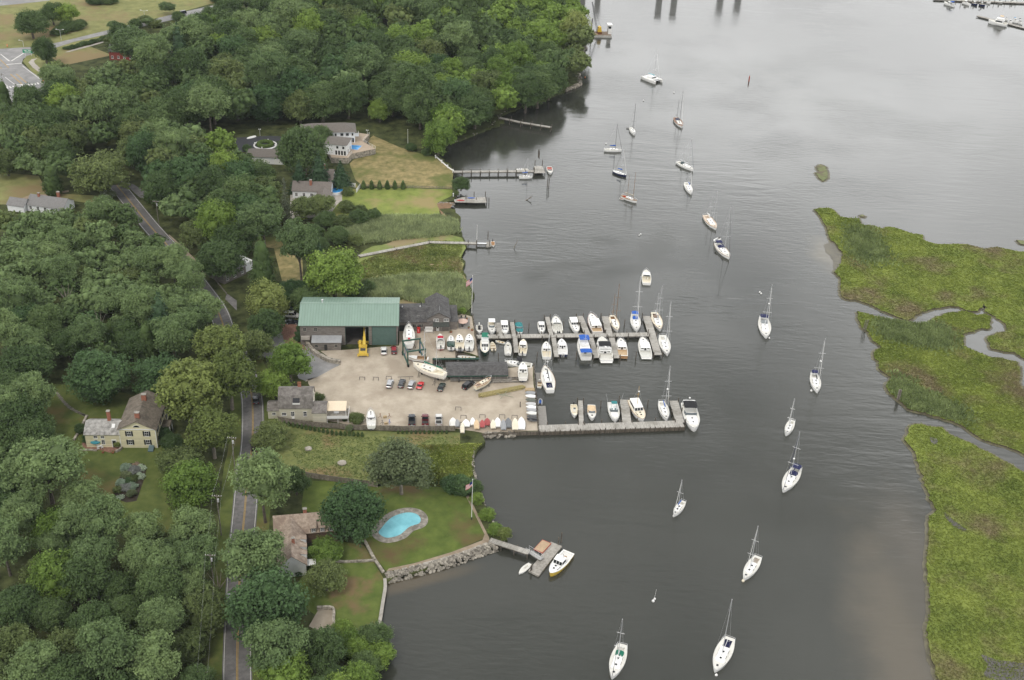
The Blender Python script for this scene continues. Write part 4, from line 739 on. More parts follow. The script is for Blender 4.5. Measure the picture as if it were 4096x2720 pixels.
for i, (x, y) in enumerate(((740, 525), (818, 800), (455, 805), (1188, 795), (1640, 487), (1748, 795), (1067, 505), (1418, 1258), (1858, 1248), (1205, 500), (660, 1270))):
    p = W('c2', x, y, 0); o = MB().tube((0, 0, -1.5), (0, 0, 2.9), .16, .14, n=8).build('mooring_pile', pilem, None, 60); o.location = p; o.rotation_euler = (rnd.uniform(-.03, .03), rnd.uniform(-.03, .03), 0)
    tag(o, 'lone dark timber mooring pile standing in the marina water', 'mooring pile', 'mooring piles between the marina slips')
def bulkhead(label, pts, top=G+.18, n=10, mat=None):
    o = thing('timber_bulkhead', label, 'bulkhead', (pts[0][0], pts[0][1], 0)); m = MB()
    for p, q in zip(pts, pts[1:]):
        dd = (Vector(q[:2])-Vector(p[:2])); m.obox(((p[0]+q[0])/2-pts[0][0], (p[1]+q[1])/2-pts[0][1]), ang(p, q), dd.length+.2, .3, -1.2, top)
    m.build('boards', mat or planklow, o)
    for p, q in zip(pts, pts[1:]):
        L = (Vector(q[:2])-Vector(p[:2])).length; k = max(2, int(L/2.6))
        for i in range(k): s = Vector(p[:2]).lerp(Vector(q[:2]), i/k); pile(o, s.x-pts[0][0]+.1, s.y-pts[0][1]-.1, top+.5+rnd.uniform(-.15, .3))
    return o
bulkhead('timber bulkhead along the east edge of the gravel yard', px('c2', [(788, 850), (834, 1472)], G))
bulkhead('timber bulkhead below the office patio and flagpole', px('c2', [(214, 385), (266, 765)], G))
bulkhead('dark timber wall lining the boat slip beside the storage shed', px('e2', [(590, 1286), (590, 1430)], G)+px('e2', [(830, 1445)], G))
bulkhead('low timber and stone wall under the dinghy rack', px('c2', [(832, 1478), (600, 1484), (300, 1500)], G))
bulkhead('slip wall between the gravel yard and the moored skiff', px('e2', [(1000, 1095), (1000, 1283), (590, 1283)], G), G+.1)
o = thing('timber_float', 'dark timber float in the boat slip by the white skiff', 'float', at('e2', 1030, 1165, .4)); p, q = W('e2', 1020, 1172, .4), W('e2', 1395, 1172, .4); run(o, 'deck', p, q, 3.0, .4, planklow, .5)
# south property
pier = thing('garden_pier', 'narrow grey timber pier reaching from the stone seawall', 'pier', (*W('c4', 1550, 605, 1.5)[:2], 0))
p, q = W('c4', 1550, 605, 1.5), W('c4', 1815, 690, 1.5); run(pier, 'walkway', p, q, 1.7, 1.5); piles_along(pier, p, q, 1.7, 4, 1.7, skip0=True)
gw = run(pier, 'gangway', W('c4', 1805, 668, 1.45), W('c4', 1900, 745, .75), 1.3, 1.2, M('aluminium_ramp', (.33, .33, .32), .7, .1, 2), .1); q = MB(); Lg = (W('c4', 1805, 668, 1.45)-W('c4', 1900, 745, .75)).length; rail_line(q, [(0, -.6), (Lg, -.6)], 0, 1.0, 1.5, .035); rail_line(q, [(0, .6), (Lg, .6)], 0, 1.0, 1.5, .035); q.build('handrail', alu, gw)
fp = px('c4', [(1962, 618), (2037, 648), (1880, 848), (1810, 812), (1868, 745), (1905, 700)], .55); fo = thing('float_dock', 'broad grey float at the end of the garden pier by the yellow hulled boat', 'float', (fp[0][0], fp[0][1], 0))
MB().prism([(x-fp[0][0], y-fp[0][1]) for x, y in fp], .05, .55).build('deck', M('grey_float_plank', (.27, .255, .225), .9, .2, 1.2, col2=(.34, .32, .285)), fo)
for x, y, h in ((2030, 640, 4.2), (2012, 648, 3.0), (1832, 820, 2.6), (1826, 826, 2.2)):
    p = W('c4', x, y, 0); pile(fo, p.x-fp[0][0], p.y-fp[0][1], h)
rp = px('c4', [(1845, 668), (1905, 603), (1966, 628), (1905, 696)], .8); ro = thing('swim_raft', 'tan raft with red edge resting on the grey float', 'raft', (rp[0][0], rp[0][1], .555))
MB().prism([(x-rp[0][0], y-rp[0][1]) for x, y in rp], 0, .22).build('edge', M('red_edge_board', (.35, .07, .045), .8, .1, 2), ro); c = Vector((sum(p[0] for p in rp)/4, sum(p[1] for p in rp)/4)); MB().prism([tuple((Vector(p)-c)*.9+c-Vector(rp[0])) for p in rp], .221, .26).build('deck', M('tan_deck', (.42, .31, .20), .9, .15, 1.5), ro)
# northern docks
def simple_dock(name, label, c, pts, w, z, n, top, cat='dock'):
    p0 = W(c, *pts[0], z); o = thing(name, label, cat, (p0.x, p0.y, 0))
    for p, q in zip(pts, pts[1:]):
        p, q = W(c, *p, z), W(c, *q, z); run(o, 'walkway', p, q, w, z); piles_along(o, p, q, w, max(2, int((q-p).length/n)), top)
    return o
simple_dock('timber_jetty', 'thin pale jetty at the foot of the wooded river bank', 'c8', [(1852, 118), (2000, 150), (2200, 183)], 1.6, 2.0, 3.2, 3.0)
nd = simple_dock('timber_jetty', 'straight dark piled jetty below the tan hillside lawn', 'c8', [(1540, 483), (2085, 478)], 1.9, 1.6, 3.4, 2.4)
ep = px('c8', [(2088, 445), (2140, 445), (2160, 490), (2085, 492)], 1.5); MB().prism([(x-nd.location.x, y-nd.location.y) for x, y in ep], 1.3, 1.5).build('end_platform', plank, nd)
for x, y, h in ((2110, 440, 7.2), (2117, 440, 6.5), (2113, 436, 6.9), (2090, 452, 3.2), (2140, 450, 3.2), (2158, 492, 2.6), (2086, 495, 2.6)): p = W('c8', x, y, 0); pile(nd, p.x-nd.location.x, p.y-nd.location.y, h)
for x, y, h in ((2173, 592, 5.5), (2183, 590, 4.6)):
    p = W('c8', x, y, 0); o = MB().tube((0, 0, -1), (.15, 0, h), .18, .15, n=8).build('mooring_pile', pilem, None, 60); o.location = p; tag(o, 'tall dark pile of the close pair beyond the piled jetty', 'mooring pile', 'pair of tall piles off the piled jetty')
p0 = W('c8', 1550, 680, 1.4); kd = thing('swim_dock', 'wide pale wooden dock carrying a red and a blue kayak', 'dock', (p0.x, p0.y, 0)); kp = px('c8', [(1545, 672), (1600, 655), (1755, 655), (1765, 690), (1690, 692), (1550, 688)], 1.4)
MB().prism([(x-p0.x, y-p0.y) for x, y in kp], 1.2, 1.4).build('deck', plank, kd)
for x, y in ((1560, 690), (1625, 692), (1695, 694), (1765, 692), (1756, 655), (1680, 655), (1780, 695)): p = W('c8', x, y, 0); pile(kd, p.x-p0.x, p.y-p0.y, 2.4)
for x0, x1, y, m_, lab in ((1562, 1618, 679, redp, 'red kayak lying on the wide pale dock'), (1634, 1690, 663, bluec, 'blue kayak lying on the wide pale dock')):
    p, q = W('c8', x0, y, 1.45), W('c8', x1, y, 1.45); L = (q-p).length; k = MB().loft([[(L*(t-.5), math.sin(math.pi*t)**.6*.36*math.cos(u), .2+math.sin(math.pi*t)**.5*.2*math.sin(u)) for u in [2*math.pi*i/8 for i in range(8)]] for t in [.01, .1, .25, .5, .75, .9, .99]]).build('kayak', m_, None, True); k.location = (p+q)/2-Vector((0, 0, .03)); k.rotation_euler = (0, 0, ang(p, q)); tag(k, lab, 'kayak')
bwk = simple_dock('boardwalk', 'pale boardwalk bending across the marsh meadow to the river', 'c8', [(902, 1052), (1150, 1003), (1380, 958), (1695, 965)], 1.7, 1.45, 6, 1.6, 'boardwalk')
pp = px('c8', [(1758, 958), (1790, 955), (1798, 985), (1762, 990)], .6); MB().prism([(x-bwk.location.x, y-bwk.location.y) for x, y in pp], .2, .6).build('end_float', plank, bwk)
run(bwk, 'ramp', W('c8', 1695, 962, 1.3), W('c8', 1765, 972, .8), 1.0, 1.1, alu, .08)
for x, y, h in ((1640, 985, 2.6), (1698, 990, 2.8), (1773, 950, 4.0), (1782, 992, 3.0)): p = W('c8', x, y, 0); pile(bwk, p.x-bwk.location.x, p.y-bwk.location.y, h)
# stone walls
def boulders(name, pts, n, r0, r1, mat, seed, par=None, zf=None, spread=1.0):
    g = random.Random(seed); m = MB(); P = [Vector(p[:2]) for p in pts]
    for i in range(n):
        k = g.randrange(len(P)-1); c = P[k].lerp(P[k+1], g.random()); d = (P[k+1]-P[k]).normalized(); s = g.random(); c = c+Vector((d.y, -d.x))*s*spread
        r = g.uniform(r0, r1); z = (zf or (lambda s: G-.3-1.1*s))(s); bb = MB().ball((0, 0, 0), r, 6, 4, g.uniform(.55, .9)); bb.v = [(x*g.uniform(.75, 1.2), y*g.uniform(.75, 1.2), q*g.uniform(.8, 1.15)) for x, y, q in bb.v]
        bb.xform(Matrix.Translation((c.x, c.y, z)) @ Matrix.Rotation(g.uniform(0, 6), 4, 'Z') @ Matrix.Rotation(g.uniform(-.4, .4), 4, 'X')); m.add(bb.v, bb.f)
    return m.build(name, mat, par)
rock = M('tan_boulder', (.165, .15, .125), .9, .3, .9, col2=(.28, .258, .218), island=.35, bump=.04)
wp = px('c4', [(848, 835), (900, 825), (1000, 800), (1100, 775), (1200, 748), (1300, 720), (1400, 685), (1500, 648), (1580, 622)], G)
sw = thing('stone_seawall', 'curving boulder seawall edging the lawn with the kidney pool', 'seawall'); 
c_ = MB(); Q = [Vector(p) for p in wp]; g_ = random.Random(3)
for p, q in zip(Q, Q[1:]):
    k = max(1, int((q-p).length/1.3))
    for i in range(k): s = p.lerp(q, (i+.5)/k); c_.obox((s.x, s.y), ang(p, q)+g_.uniform(-.1, .1), 1.25, g_.uniform(.7, 1.0), G-.4, G+.22+g_.uniform(-.06, .1))
c_.build('capstones', M('flat_capstone', (.27, .25, .22), .9, .2, 1, col2=(.38, .355, .31), island=.15), sw)
bo = boulders('boulders', [Vector(p) for p in wp], 700, .22, .5, rock, 5, sw, lambda s: G+.1-1.1*max(0, s-.45)/.55, 2.4); bo['kind'] = 'stuff'
def wall_thing(name, label, c, pts, w, h, mat, z=G, cat='wall', part=None):
    q = px(c, pts, z); o = thing(name, label, cat, (q[0][0], q[0][1], z)); q = spline(q, 4); v = []; m = MB(); P = [Vector(p)-Vector(q[0]) for p in q]
    secs = []
    for i, p in enumerate(P):
        d = (P[min(i+1, len(P)-1)]-P[max(i-1, 0)]).normalized(); nn = Vector((-d.y, d.x))*w/2; a, b2 = p+nn, p-nn; secs.append([(a.x, a.y, -.05), (a.x, a.y, h), (b2.x, b2.y, h), (b2.x, b2.y, -.05)])
    m.loft(secs); o2 = m.build(part or 'stones', mat, o); return o
wall_thing('stone_wall', 'curved pale stone retaining wall beside the drive into the yard', 'c1', [(360, 555), (350, 605), (375, 665), (440, 730), (520, 780), (610, 820), (718, 838)], 1.1, 1.3, stone)
wall_thing('stone_wall', 'low stone wall running from the pool terrace to the seawall', 'c4', [(705, 615), (745, 690), (775, 745), (832, 828)], .7, .5, stone)
wall_thing('stone_wall', 'short low stone wall crossing the worn lawn', 'c4', [(500, 755), (600, 757), (770, 748)], .6, .45, stone)
wall_thing('stone_wall', 'grey wall around the gravel terrace on the lower lawn', 'c4', [(385, 1076), (490, 1078), (497, 1150), (505, 1250)], .6, .9, stone)
wall_thing('stone_seawall', 'long straight low seawall along the lower lawn', 'c4', [(842, 870), (845, 930), (832, 1010), (815, 1120), (798, 1225)], .8, .25, M('pale_wall_cap', (.36, .34, .30), .9, .2, 1), cat='seawall')
boulders('shore_rocks', px('c4', [(790, 1490), (755, 1560), (740, 1600)], .2), 60, .2, .5, M('dark_shore_rock', (.075, .07, .06), .9, .4, 1, col2=(.18, .165, .14), island=.4), 6, None, lambda s: .2, 1.5)
for o_, lab in ((bpy.data.objects['shore_rocks'], 'dark rocks at the water edge in the lower foreground'),): tag(o_, lab, 'rocks', kind='stuff')
o = boulders('shore_rocks', px('d1', [(210, 240), (250, 480), (275, 580), (230, 640), (215, 760), (200, 900), (225, 1000), (130, 1045), (40, 1085)], .2), 320, .4, 1.3, M('bank_rock', (.10, .09, .075), .9, .4, 1, col2=(.24, .215, .18), island=.4), 7, None, lambda s: .5-.3*s, 2.5); tag(o, 'jumbled rocks along the wooded point of the far bank', 'rocks', kind='stuff')
o = boulders('shore_rocks', px('c8', [(2150, 0), (1990, 50), (1860, 105), (1800, 185), (1590, 275), (1490, 300)], .2), 260, .3, .8, bpy.data.materials['bank_rock'], 8, None, lambda s: .6-.4*s, 2.5); tag(o, 'rocks and debris under the trees by the thin jetty', 'rocks', kind='stuff')
o = boulders('shore_rocks', px('c4', [(1455, -10), (1440, 60), (1445, 150), (1460, 210), (1500, 330), (1560, 480), (1640, 570)], .2), 150, .25, .55, rock, 9, None, lambda s: .9-.6*s, 1.2); tag(o, 'scattered bank stones below the southern flagpole', 'rocks', kind='stuff')
o = boulders('shore_rocks', px('c2', [(300, 1500), (400, 1500), (620, 1492)], .2), 70, .25, .6, rock, 10, None, lambda s: .9-.8*s, 1.6); tag(o, 'stones piled under the dinghy rack bulkhead', 'rocks', kind='stuff')
o = boulders('shore_rocks', px('c8', [(1430, 693), (1500, 690), (1550, 700)], G), 50, .2, .5, rock, 11, None, lambda s: G+.1-.3*s, 1.0); tag(o, 'line of stones beside the kayak dock', 'rocks', kind='stuff')
# fences
def fence(label, c, pts, h, mat, post=2.4, kind='panel', name='fence', z=G):
    q = px(c, pts, z); o = thing(name, label, 'fence', (q[0][0], q[0][1], z)); m = MB(); ps = MB(); O = Vector(q[0])
    for p, r_ in zip(q, q[1:]):
        p, r_ = Vector(p)-O, Vector(r_)-O; L = (r_-p).length; c0 = (p+r_)/2; A = ang(p, r_)
        if kind == 'panel':
            k = max(1, int(L/.9)); 
            for i in range(k): s = p.lerp(r_, (i+.5)/k); m.obox((s.x, s.y), A, L/k*.97, .06, .05, h*rnd.uniform(.96, 1.02))
        else:
            for zz in (.35, .75, 1.1): m.obox((c0.x, c0.y), A, L, .06, zz*h/1.2-.06, zz*h/1.2+.06)
        k = max(1, int(L/post))
        for i in range(k+1): s = p.lerp(r_, i/k); ps.obox((s.x, s.y), A, .14, .14, 0, h*1.05)
    m.build('boards' if kind == 'panel' else 'rails', mat, o); ps.build('posts', mat, o); return o
fw_ = M('grey_fence_board', (.15, .13, .105), .9, .2, 1.5, col2=(.215, .19, .155), island=.2)
fence('long grey board fence along the south edge of the gravel yard', 'c3', [(215, 605), (300, 625), (640, 672), (1100, 705), (1750, 722), (2300, 718)], 1.8, fw_)
fence('grey board fence between the weedy field and the big maple', 'c3', [(540, 1265), (930, 1325), (1390, 1385)], 1.8, fw_)
fence('low split rail fence dividing the tan and green lawns', 'c8', [(925, 586), (1230, 596), (1525, 603)], 1.2, pilel, 2.6, 'rail')
fence('white panel fence beside the round pool', 'c8', [(886, 625), (912, 592)], 1.7, trim)
fence('white panel fence behind the gabled house under pines', 'c8', [(560, 552), (880, 590)], 1.9, trim)
fence('low timber fence by the bend of the road', 'e1', [(1465, 870), (1580, 1010)], 1.0, pilel, 2.5, 'rail')
wall_thing('seawall', 'pale seawall topped by small white posts below the tan lawn', 'c8', [(1425, 385), (1462, 418), (1505, 455), (1548, 484)], .5, .3, whitep, cat='seawall')
for x, y in ((1420, 392), (1462, 425), (1502, 458), (1538, 490), (1540, 650)):
    p = W('c8', x, y, G); o = MB().tube((0, 0, 0), (0, 0, 1.1), .2, .17, n=8).ball((0, 0, 1.2), .3, 8, 5).build('white_post', whitep, None, 60); o.location = p; tag(o, 'stubby white post with round cap on the shore edge', 'post', 'white posts along the lawn seawall')
# ================================================================== BOATS
def hb_sail(t, ts=.6):
    return ts+(1-ts)*math.sin(math.pi/2*t/.42) if t < .42 else max(.0, 1-((t-.42)/.58)**2.1)**.9
def hb_power(t, ts=.86):
    return ts+(1-ts)*math.sin(math.pi/2*t/.4) if t < .4 else max(.0, 1-((t-.4)/.6)**2.5)**.72
class Boat:
    def __init__(s, name, label, cat, c, bow, stern, kind='power', zd=1.0, B=None, fb=None, hull=None, deck=None, group=None, z0=0.0, ts=None, n=14, bottom=None):
        a, b = W(c, *bow, z0+zd*1.1), W(c, *stern, z0+zd); s.L = L = (Vector(a[:2])-Vector(b[:2])).length; s.B = B or L*(.32 if kind == 'sail' else .36)
        mid = (a+b)/2; s.root = thing(name, label, cat, (mid.x, mid.y, z0), ang(b, a), group); s.kind = kind; s.fb = fb or zd*.9; s.ts = ts; s.z0 = z0
        s.c = c; hullm = hull or white; P = []; s.n = n; secs = []
        for i in range(n+1):
            t = i/n; t = 1-(1-t)**1.25; x = -L/2+L*t; h = s.hb(t); z = s.sheer(t); fl = .80 if kind != 'sail' else .86
            rake = max(0, t-.75)*L*.10
            secs.append([(x, h, z), (x-rake*.35, h*(.97 if t < .7 else .93), z*.45), (x-rake, h*fl, -.02), (x-rake*1.3, h*fl*.6, -.35), (x-rake*1.5, 0, -.5), (x-rake*1.3, -h*fl*.6, -.35), (x-rake, -h*fl, -.02), (x-rake*.35, -h*(.97 if t < .7 else .93), z*.45), (x, -h, z)])
        m = MB().loft(secs, True, False, False); s.h = m.build('hull', hullm, s.root, smooth=40)
        if bottom:      # antifouling below the waterline, seen on boats hauled ashore
            m = MB().loft([[(p[0], p[1]*1.01, p[2]-.02) for p in q[2:7]] for q in secs], True, False, False); m.build('bottom_paint', bottom, s.h)
        st = MB().loft([[(q[0][0], q[0][1]+.03, q[0][2]+.02), (q[0][0], q[0][1]+.03, q[0][2]-.1), (q[0][0], q[0][1]-.05, q[0][2]-.1), (q[0][0], q[0][1]-.05, q[0][2]+.02)] for q in secs], True, True); s.railmat = None; s.rail_port = st
        s.deckm = deck or (deckgrey if hullm in (white, offw) else cream)
    def gunwale(s, mat):
        m = MB(); m.v = list(s.rail_port.v); m.f = list(s.rail_port.f); m.m = list(s.rail_port.m); q = MB(); q.v = [(x, -y, z) for x, y, z in m.v]; q.f = list(m.f); m.add(q.v, q.f); m.build('rub_rail', mat, s.h); return s
    def hb(s, t):
        return s.B/2*(hb_sail(t, s.ts or .6) if s.kind == 'sail' else hb_power(t, s.ts or .86))
    def sheer(s, t): return s.fb*(1+.10*(1-t)**2 if s.kind == 'sail' else 1.0)+s.fb*(.28 if s.kind == 'sail' else .42)*max(0, t-.35)**1.6/.5
    def T(s, x): return (x+s.L/2)/s.L
    def deck(s, well=None, ww=.6, depth=.5, wellm=None, sole=None):
        L = s.L; ts = sorted({i/16 for i in range(17)} | set(well or ())); m = MB(); w = MB()
        rows = []
        for t in ts:
            h = s.hb(t)*.985; z = s.sheer(t)-.04; k = min(h*ww if not well else min(ww*s.B/2, h*.86), h); rows.append((-L/2+L*t, h, k, z))
        for (x0, h0, k0, z0), (x1, h1, k1, z1), ta, tb in zip(rows, rows[1:], ts, ts[1:]):
            for sg in (1, -1): m.add([(x0, sg*h0, z0), (x1, sg*h1, z1), (x1, sg*k1, z1+.03), (x0, sg*k0, z0+.03)], [(0,1,2,3)])
            if well and ta >= well[0]-1e-6 and tb <= well[1]+1e-6:
                d = depth; w.add([(x0, k0, z0+.03), (x1, k1, z1+.03), (x1, k1*.95, z1-d), (x0, k0*.95, z0-d), (x0, -k0, z0+.03), (x1, -k1, z1+.03), (x1, -k1*.95, z1-d), (x0, -k0*.95, z0-d)], [(0,1,2,3), (5,4,7,6), (3,2,6,7)])
                if abs(ta-well[0]) < 1e-6: w.add([(x0, k0, z0+.03), (x0, -k0, z0+.03), (x0, -k0*.95, z0-d), (x0, k0*.95, z0-d)], [(0,1,2,3)])
                if abs(tb-well[1]) < 1e-6: w.add([(x1, k1, z1+.03), (x1, -k1, z1+.03), (x1, -k1*.95, z1-d), (x1, k1*.95, z1-d)], [(0,1,2,3)])
            else: m.add([(x0, k0, z0+.03), (x1, k1, z1+.03), (x1, -k1, z1+.03), (x0, -k0, z0+.03)], [(0,1,2,3)])
        d = m.build('deck', s.deckm, s.root)
        if well: w.build('cockpit', wellm or s.deckm, s.root)
        return s
    def trunk(s, t0, t1, wf=.55, h=.45, mat=None, glass_=True, hatches=True, name='cabin_trunk', ports=2):
        secs = []; L = s.L
        for i in range(7):
            t = t0+(t1-t0)*i/6; x = -L/2+L*t; k = min(wf*s.B/2, s.hb(t)*.72); hh = h*(1-.35*(i/6)**2); z = s.sheer(t)-.06; secs.append([(x, k, z), (x+.0, k*.9, z+hh*.85), (x, k*.6, z+hh), (x, -k*.6, z+hh), (x, -k*.9, z+hh*.85), (x, -k, z)])
        q = secs[-1]; secs.append([(x_+.25, y*.75, s.sheer(t1)-.05) for x_, y, z in q])
        c = MB().loft(secs).build(name, mat or s.h.active_material, s.root, smooth=30)
        if glass_:
            for k_ in range(ports):
                ta = t0+(t1-t0)*(.12+.72*k_/ports); tb = ta+(t1-t0)*.5/ports
                for sg in (1, -1):
                    v = []
                    for t in (ta, tb):
                        x = -L/2+L*t; k = min(wf*s.B/2, s.hb(t)*.72); z = s.sheer(t)-.06; v += [(x, sg*(k*.985+.012), z+h*.22), (x, sg*(k*.925+.02), z+h*.62)]
                    MB().add(v, [(0,2,3,1)]).build('cabin_window', glass, c)
        if hatches:
            for f in (.35, .8):
                t = t0+(t1-t0)*f; x = -L/2+L*t; z = s.sheer(t)-.06+h*(1-.35*f*f); MB().box(x-.24, x+.24, -.24, .24, z-.02, z+.05).build('deck_hatch', glass, c)
        return c
    def foredeck_hatch(s, t=.82):
        x = -s.L/2+s.L*t; MB().box(x-.25, x+.25, -.25, .25, s.sheer(t)-.03, s.sheer(t)+.06).build('deck_hatch', glass, s.root)
    def rails(s, bow=True, stern=True, h=.6):
        r = .03
        if bow:
            m = MB(); pts = []
            for t in (.72, .82, .92, .985): pts.append(t)
            tp = [(-s.L/2+s.L*t, s.hb(t)*.92, s.sheer(t)+h) for t in pts]; path = tp+[(s.L/2+.12, 0, s.sheer(1)+h)]+[(x, -y, z) for x, y, z in tp[::-1]]
            m.path(path, r, 4)
            for x, y, z in path: m.tube((x, y, z-h), (x, y, z), r, n=4)
            m.build('bow_pulpit', alu, s.root)
        if stern:
            m = MB(); tp = [(-s.L/2+s.L*t, s.hb(t)*.95, s.sheer(t)+h) for t in (.16, .02)]; path = tp+[(x, -y, z) for x, y, z in tp[::-1]]; m.path(path, r, 4)
            for x, y, z in path: m.tube((x, y, z-h), (x, y, z), r, n=4)
            m.build('stern_rail', alu, s.root)
        return s
    def mast(s, t, top=None, h=None, mat=None, r=.085, spr=2, boom=None, cover=None, jib=True, radar=None, z=None):
        L = s.L; x = -L/2+L*t; z = z if z is not None else s.sheer(t)+.3
        if top:
            base = s.root.matrix_basis @ Vector((x, 0, z)); h = hgt(s.c, base, *top)-s.z0-z
        h = max(3, min(h, 24)); m = mat or alu
        mo = MB().tube((x, 0, z-.3), (x, 0, z+h), r, r*.75, 8).build('mast', m, s.root, smooth=60)
        for i in range(spr):
            zz = z+h*((i+1)/(spr+1)+.06*(spr == 1)); w = .105*h*(1-.28*i); MB().tube((x, -w*.9, zz), (x, w*.9, zz), .045, n=4).build('spreader', m, mo)
        MB().ball((x, 0, z+h), r*1.3, 6, 4).build('masthead', m, mo)
        st = MB()
        for sg in (1, -1): st.tube((x, sg*s.hb(t)*.9, s.sheer(t)), (x, sg*.1, z+h*.95), .012, n=3)
        st.tube((-L/2+.1, 0, s.sheer(0)), (x, 0, z+h), .012, n=3); st.build('shrouds', alu, mo)
        if jib: MB().tube((L/2-.1, 0, s.sheer(1)+.2), (x+.1, 0, z+h*.93), .07, .035, 5).build('furled_jib', jib if not isinstance(jib, bool) else whitep, s.root)
        if boom:
            bo = MB().tube((x-.1, 0, z+1.2), (x-boom*L, 0, z+1.25), .07, n=6).build('boom', m, s.root)
            if cover:
                secs = []; n = 8
                for i in range(n+1):
                    u = i/n; xx = x+.12-(boom*L+.1)*u; hh = .5*(1-.62*u)+.1; ww = .16*(1-.4*u); secs.append([(xx, ww*math.cos(2*math.pi*j/8), z+1.28+hh*.42+hh*.5*math.sin(2*math.pi*j/8)) for j in range(8)])
                MB().loft(secs).build('sail_cover', cover, bo)
        if radar: MB().ball((x+.28, 0, z+h*radar), .3, 8, 5, .8).build('radar_dome', whitep, mo)
        return mo
    def hoop(s, t0, t1, wf, zt, mat, name='bimini', fr=True, glassy=False):     # canvas roof on a frame, rounded across
        L = s.L; x0, x1 = -L/2+L*t0, -L/2+L*t1; w = wf*s.B/2; zb = s.sheer((t0+t1)/2); secs = []
        for x, dz in ((x0, -.12), (x0+(x1-x0)*.2, 0), (x0+(x1-x0)*.8, 0), (x1, -.12)): secs.append([(x, w*math.cos(math.pi*j/6), zb+zt+dz-.18+.2*math.sin(math.pi*j/6)) for j in range(7)]+[(x, w*math.cos(math.pi*j/6)*.99, zb+zt+dz-.24+.2*math.sin(math.pi*j/6)) for j in range(6, -1, -1)])
        o = MB().loft(secs).build(name, mat, s.root, smooth=30)
        if fr:
            m = MB()
            for x in (x0+.05, x1-.05):
                m.path([(x, w*.97, zb), (x, w*.97, zb+zt-.2), (x, -w*.97, zb+zt-.2), (x, -w*.97, zb)], .025, 4)
            m.tube((x0+.05, 0, zb+zt-.2), (x1-.05, 0, zb+zt-.2), .025, n=4).build('frame', alu, o)
        return o
    def dodger(s, t0, t1, wf, h, mat):
        L = s.L; w = wf*s.B/2; zb = s.sheer(t0)+.2; secs = []
        for i, u in enumerate((0, .35, .7, 1)):
            x = -L/2+L*(t0+(t1-t0)*u); k = h*(1, 1, .72, .12)[i]; secs.append([(x, w*(1-.1*u)*math.cos(math.pi*j/8), zb+k*math.sin(math.pi*j/8)**.55) for j in range(9)])
        o = MB().loft(secs, False, False, False).build('dodger', mat, s.root, smooth=1)
        x = -L/2+L*(t0+(t1-t0)*.84); MB().add([(x-.1, w*.55, zb+h*.52), (x-.1, -w*.55, zb+h*.52), (x+.12, -w*.5, zb+h*.3), (x+.12, w*.5, zb+h*.3)], [(0,1,2,3)]).build('window', tint, o); return o
    def house(s, t0, t1, wf=.7, h=1.5, mat=None, roof=None, ovf=.25, ovb=.3, fr=.45, rearopen=True, z=None, posts=False, name='wheelhouse'):
        L = s.L; x0, x1 = -L/2+L*t0, -L/2+L*t1; w = min(wf*s.B/2, s.hb(t1)*.9); z = z if z is not None else s.sheer((t0+t1)/2)-.25; mat = mat or s.h.active_material; k = fr*h; top = [(x0, w*.93), (x1-k, w*.88)]
        v = [(x0, -w, z), (x1, -w*.92, z), (x1, w*.92, z), (x0, w, z), (x0, -w*.93, z+h), (x1-k, -w*.86, z+h), (x1-k, w*.86, z+h), (x0, w*.93, z+h)]
        o = MB().add(v, [(3,2,1,0),(4,5,6,7),(0,1,5,4),(1,2,6,5),(2,3,7,6),(3,0,4,7)]).build(name, mat, s.root)
        zt = z+h; W_ = w*.99
        rf = MB().add([(x0-ovb, -W_, zt), (x1-k+ovf, -W_*.93, zt), (x1-k+ovf, W_*.93, zt), (x0-ovb, W_, zt), (x0-ovb+.05, -W_*.9, zt+.14), (x1-k+ovf-.1, -W_*.85, zt+.14), (x1-k+ovf-.1, W_*.85, zt+.14), (x0-ovb+.05, W_*.9, zt+.14)], [(3,2,1,0),(4,5,6,7),(0,1,5,4),(1,2,6,5),(2,3,7,6),(3,0,4,7)]).build('roof', roof or mat, o)
        def L3(a, b, u): return tuple(a[i]+(b[i]-a[i])*u for i in range(3))
        def quad(a, b, c, d, off):   # window on face a b (bottom) c d (top)
            p = [L3(L3(a, b, .08), L3(d, c, .08), .42), L3(L3(a, b, .92), L3(d, c, .92), .42), L3(L3(a, b, .92), L3(d, c, .92), .88), L3(L3(a, b, .08), L3(d, c, .08), .88)]; return [tuple(p_[i]+off[i] for i in range(3)) for p_ in p]
        for i in range(3):     # three-pane windscreen
            a, b2, c2, d2 = v[1], v[2], v[6], v[5]; MB().add(quad(L3(a, b2, i/3), L3(a, b2, (i+1)/3), L3(d2, c2, (i+1)/3), L3(d2, c2, i/3), (.03, 0, .02)), [(0,1,2,3)]).build('windscreen', glass, o)
        for sg, (a, b2, c2, d2) in ((-1, (v[0], v[1], v[5], v[4])), (1, (v[3], v[2], v[6], v[7]))): MB().add(quad(a, b2, c2, d2, (0, sg*.03, 0)), [(0,1,2,3)]).build('side_window', glass, o)
        if rearopen:
            MB().add([(x0-.02, -w*.22, z+.1), (x0-.02, w*.22, z+.1), (x0-.02, w*.2, z+h*.9), (x0-.02, -w*.2, z+h*.9)], [(0,1,2,3)]).build('cabin_door', glass, o)
            for sg in (1, -1): MB().add([(x0-.02, sg*w*.34, z+h*.45), (x0-.02, sg*w*.82, z+h*.45), (x0-.02, sg*w*.78, z+h*.86), (x0-.02, sg*w*.32, z+h*.86)], [(0,1,2,3)]).build('rear_window', glass, o)
        s.zt = zt+.14; return o
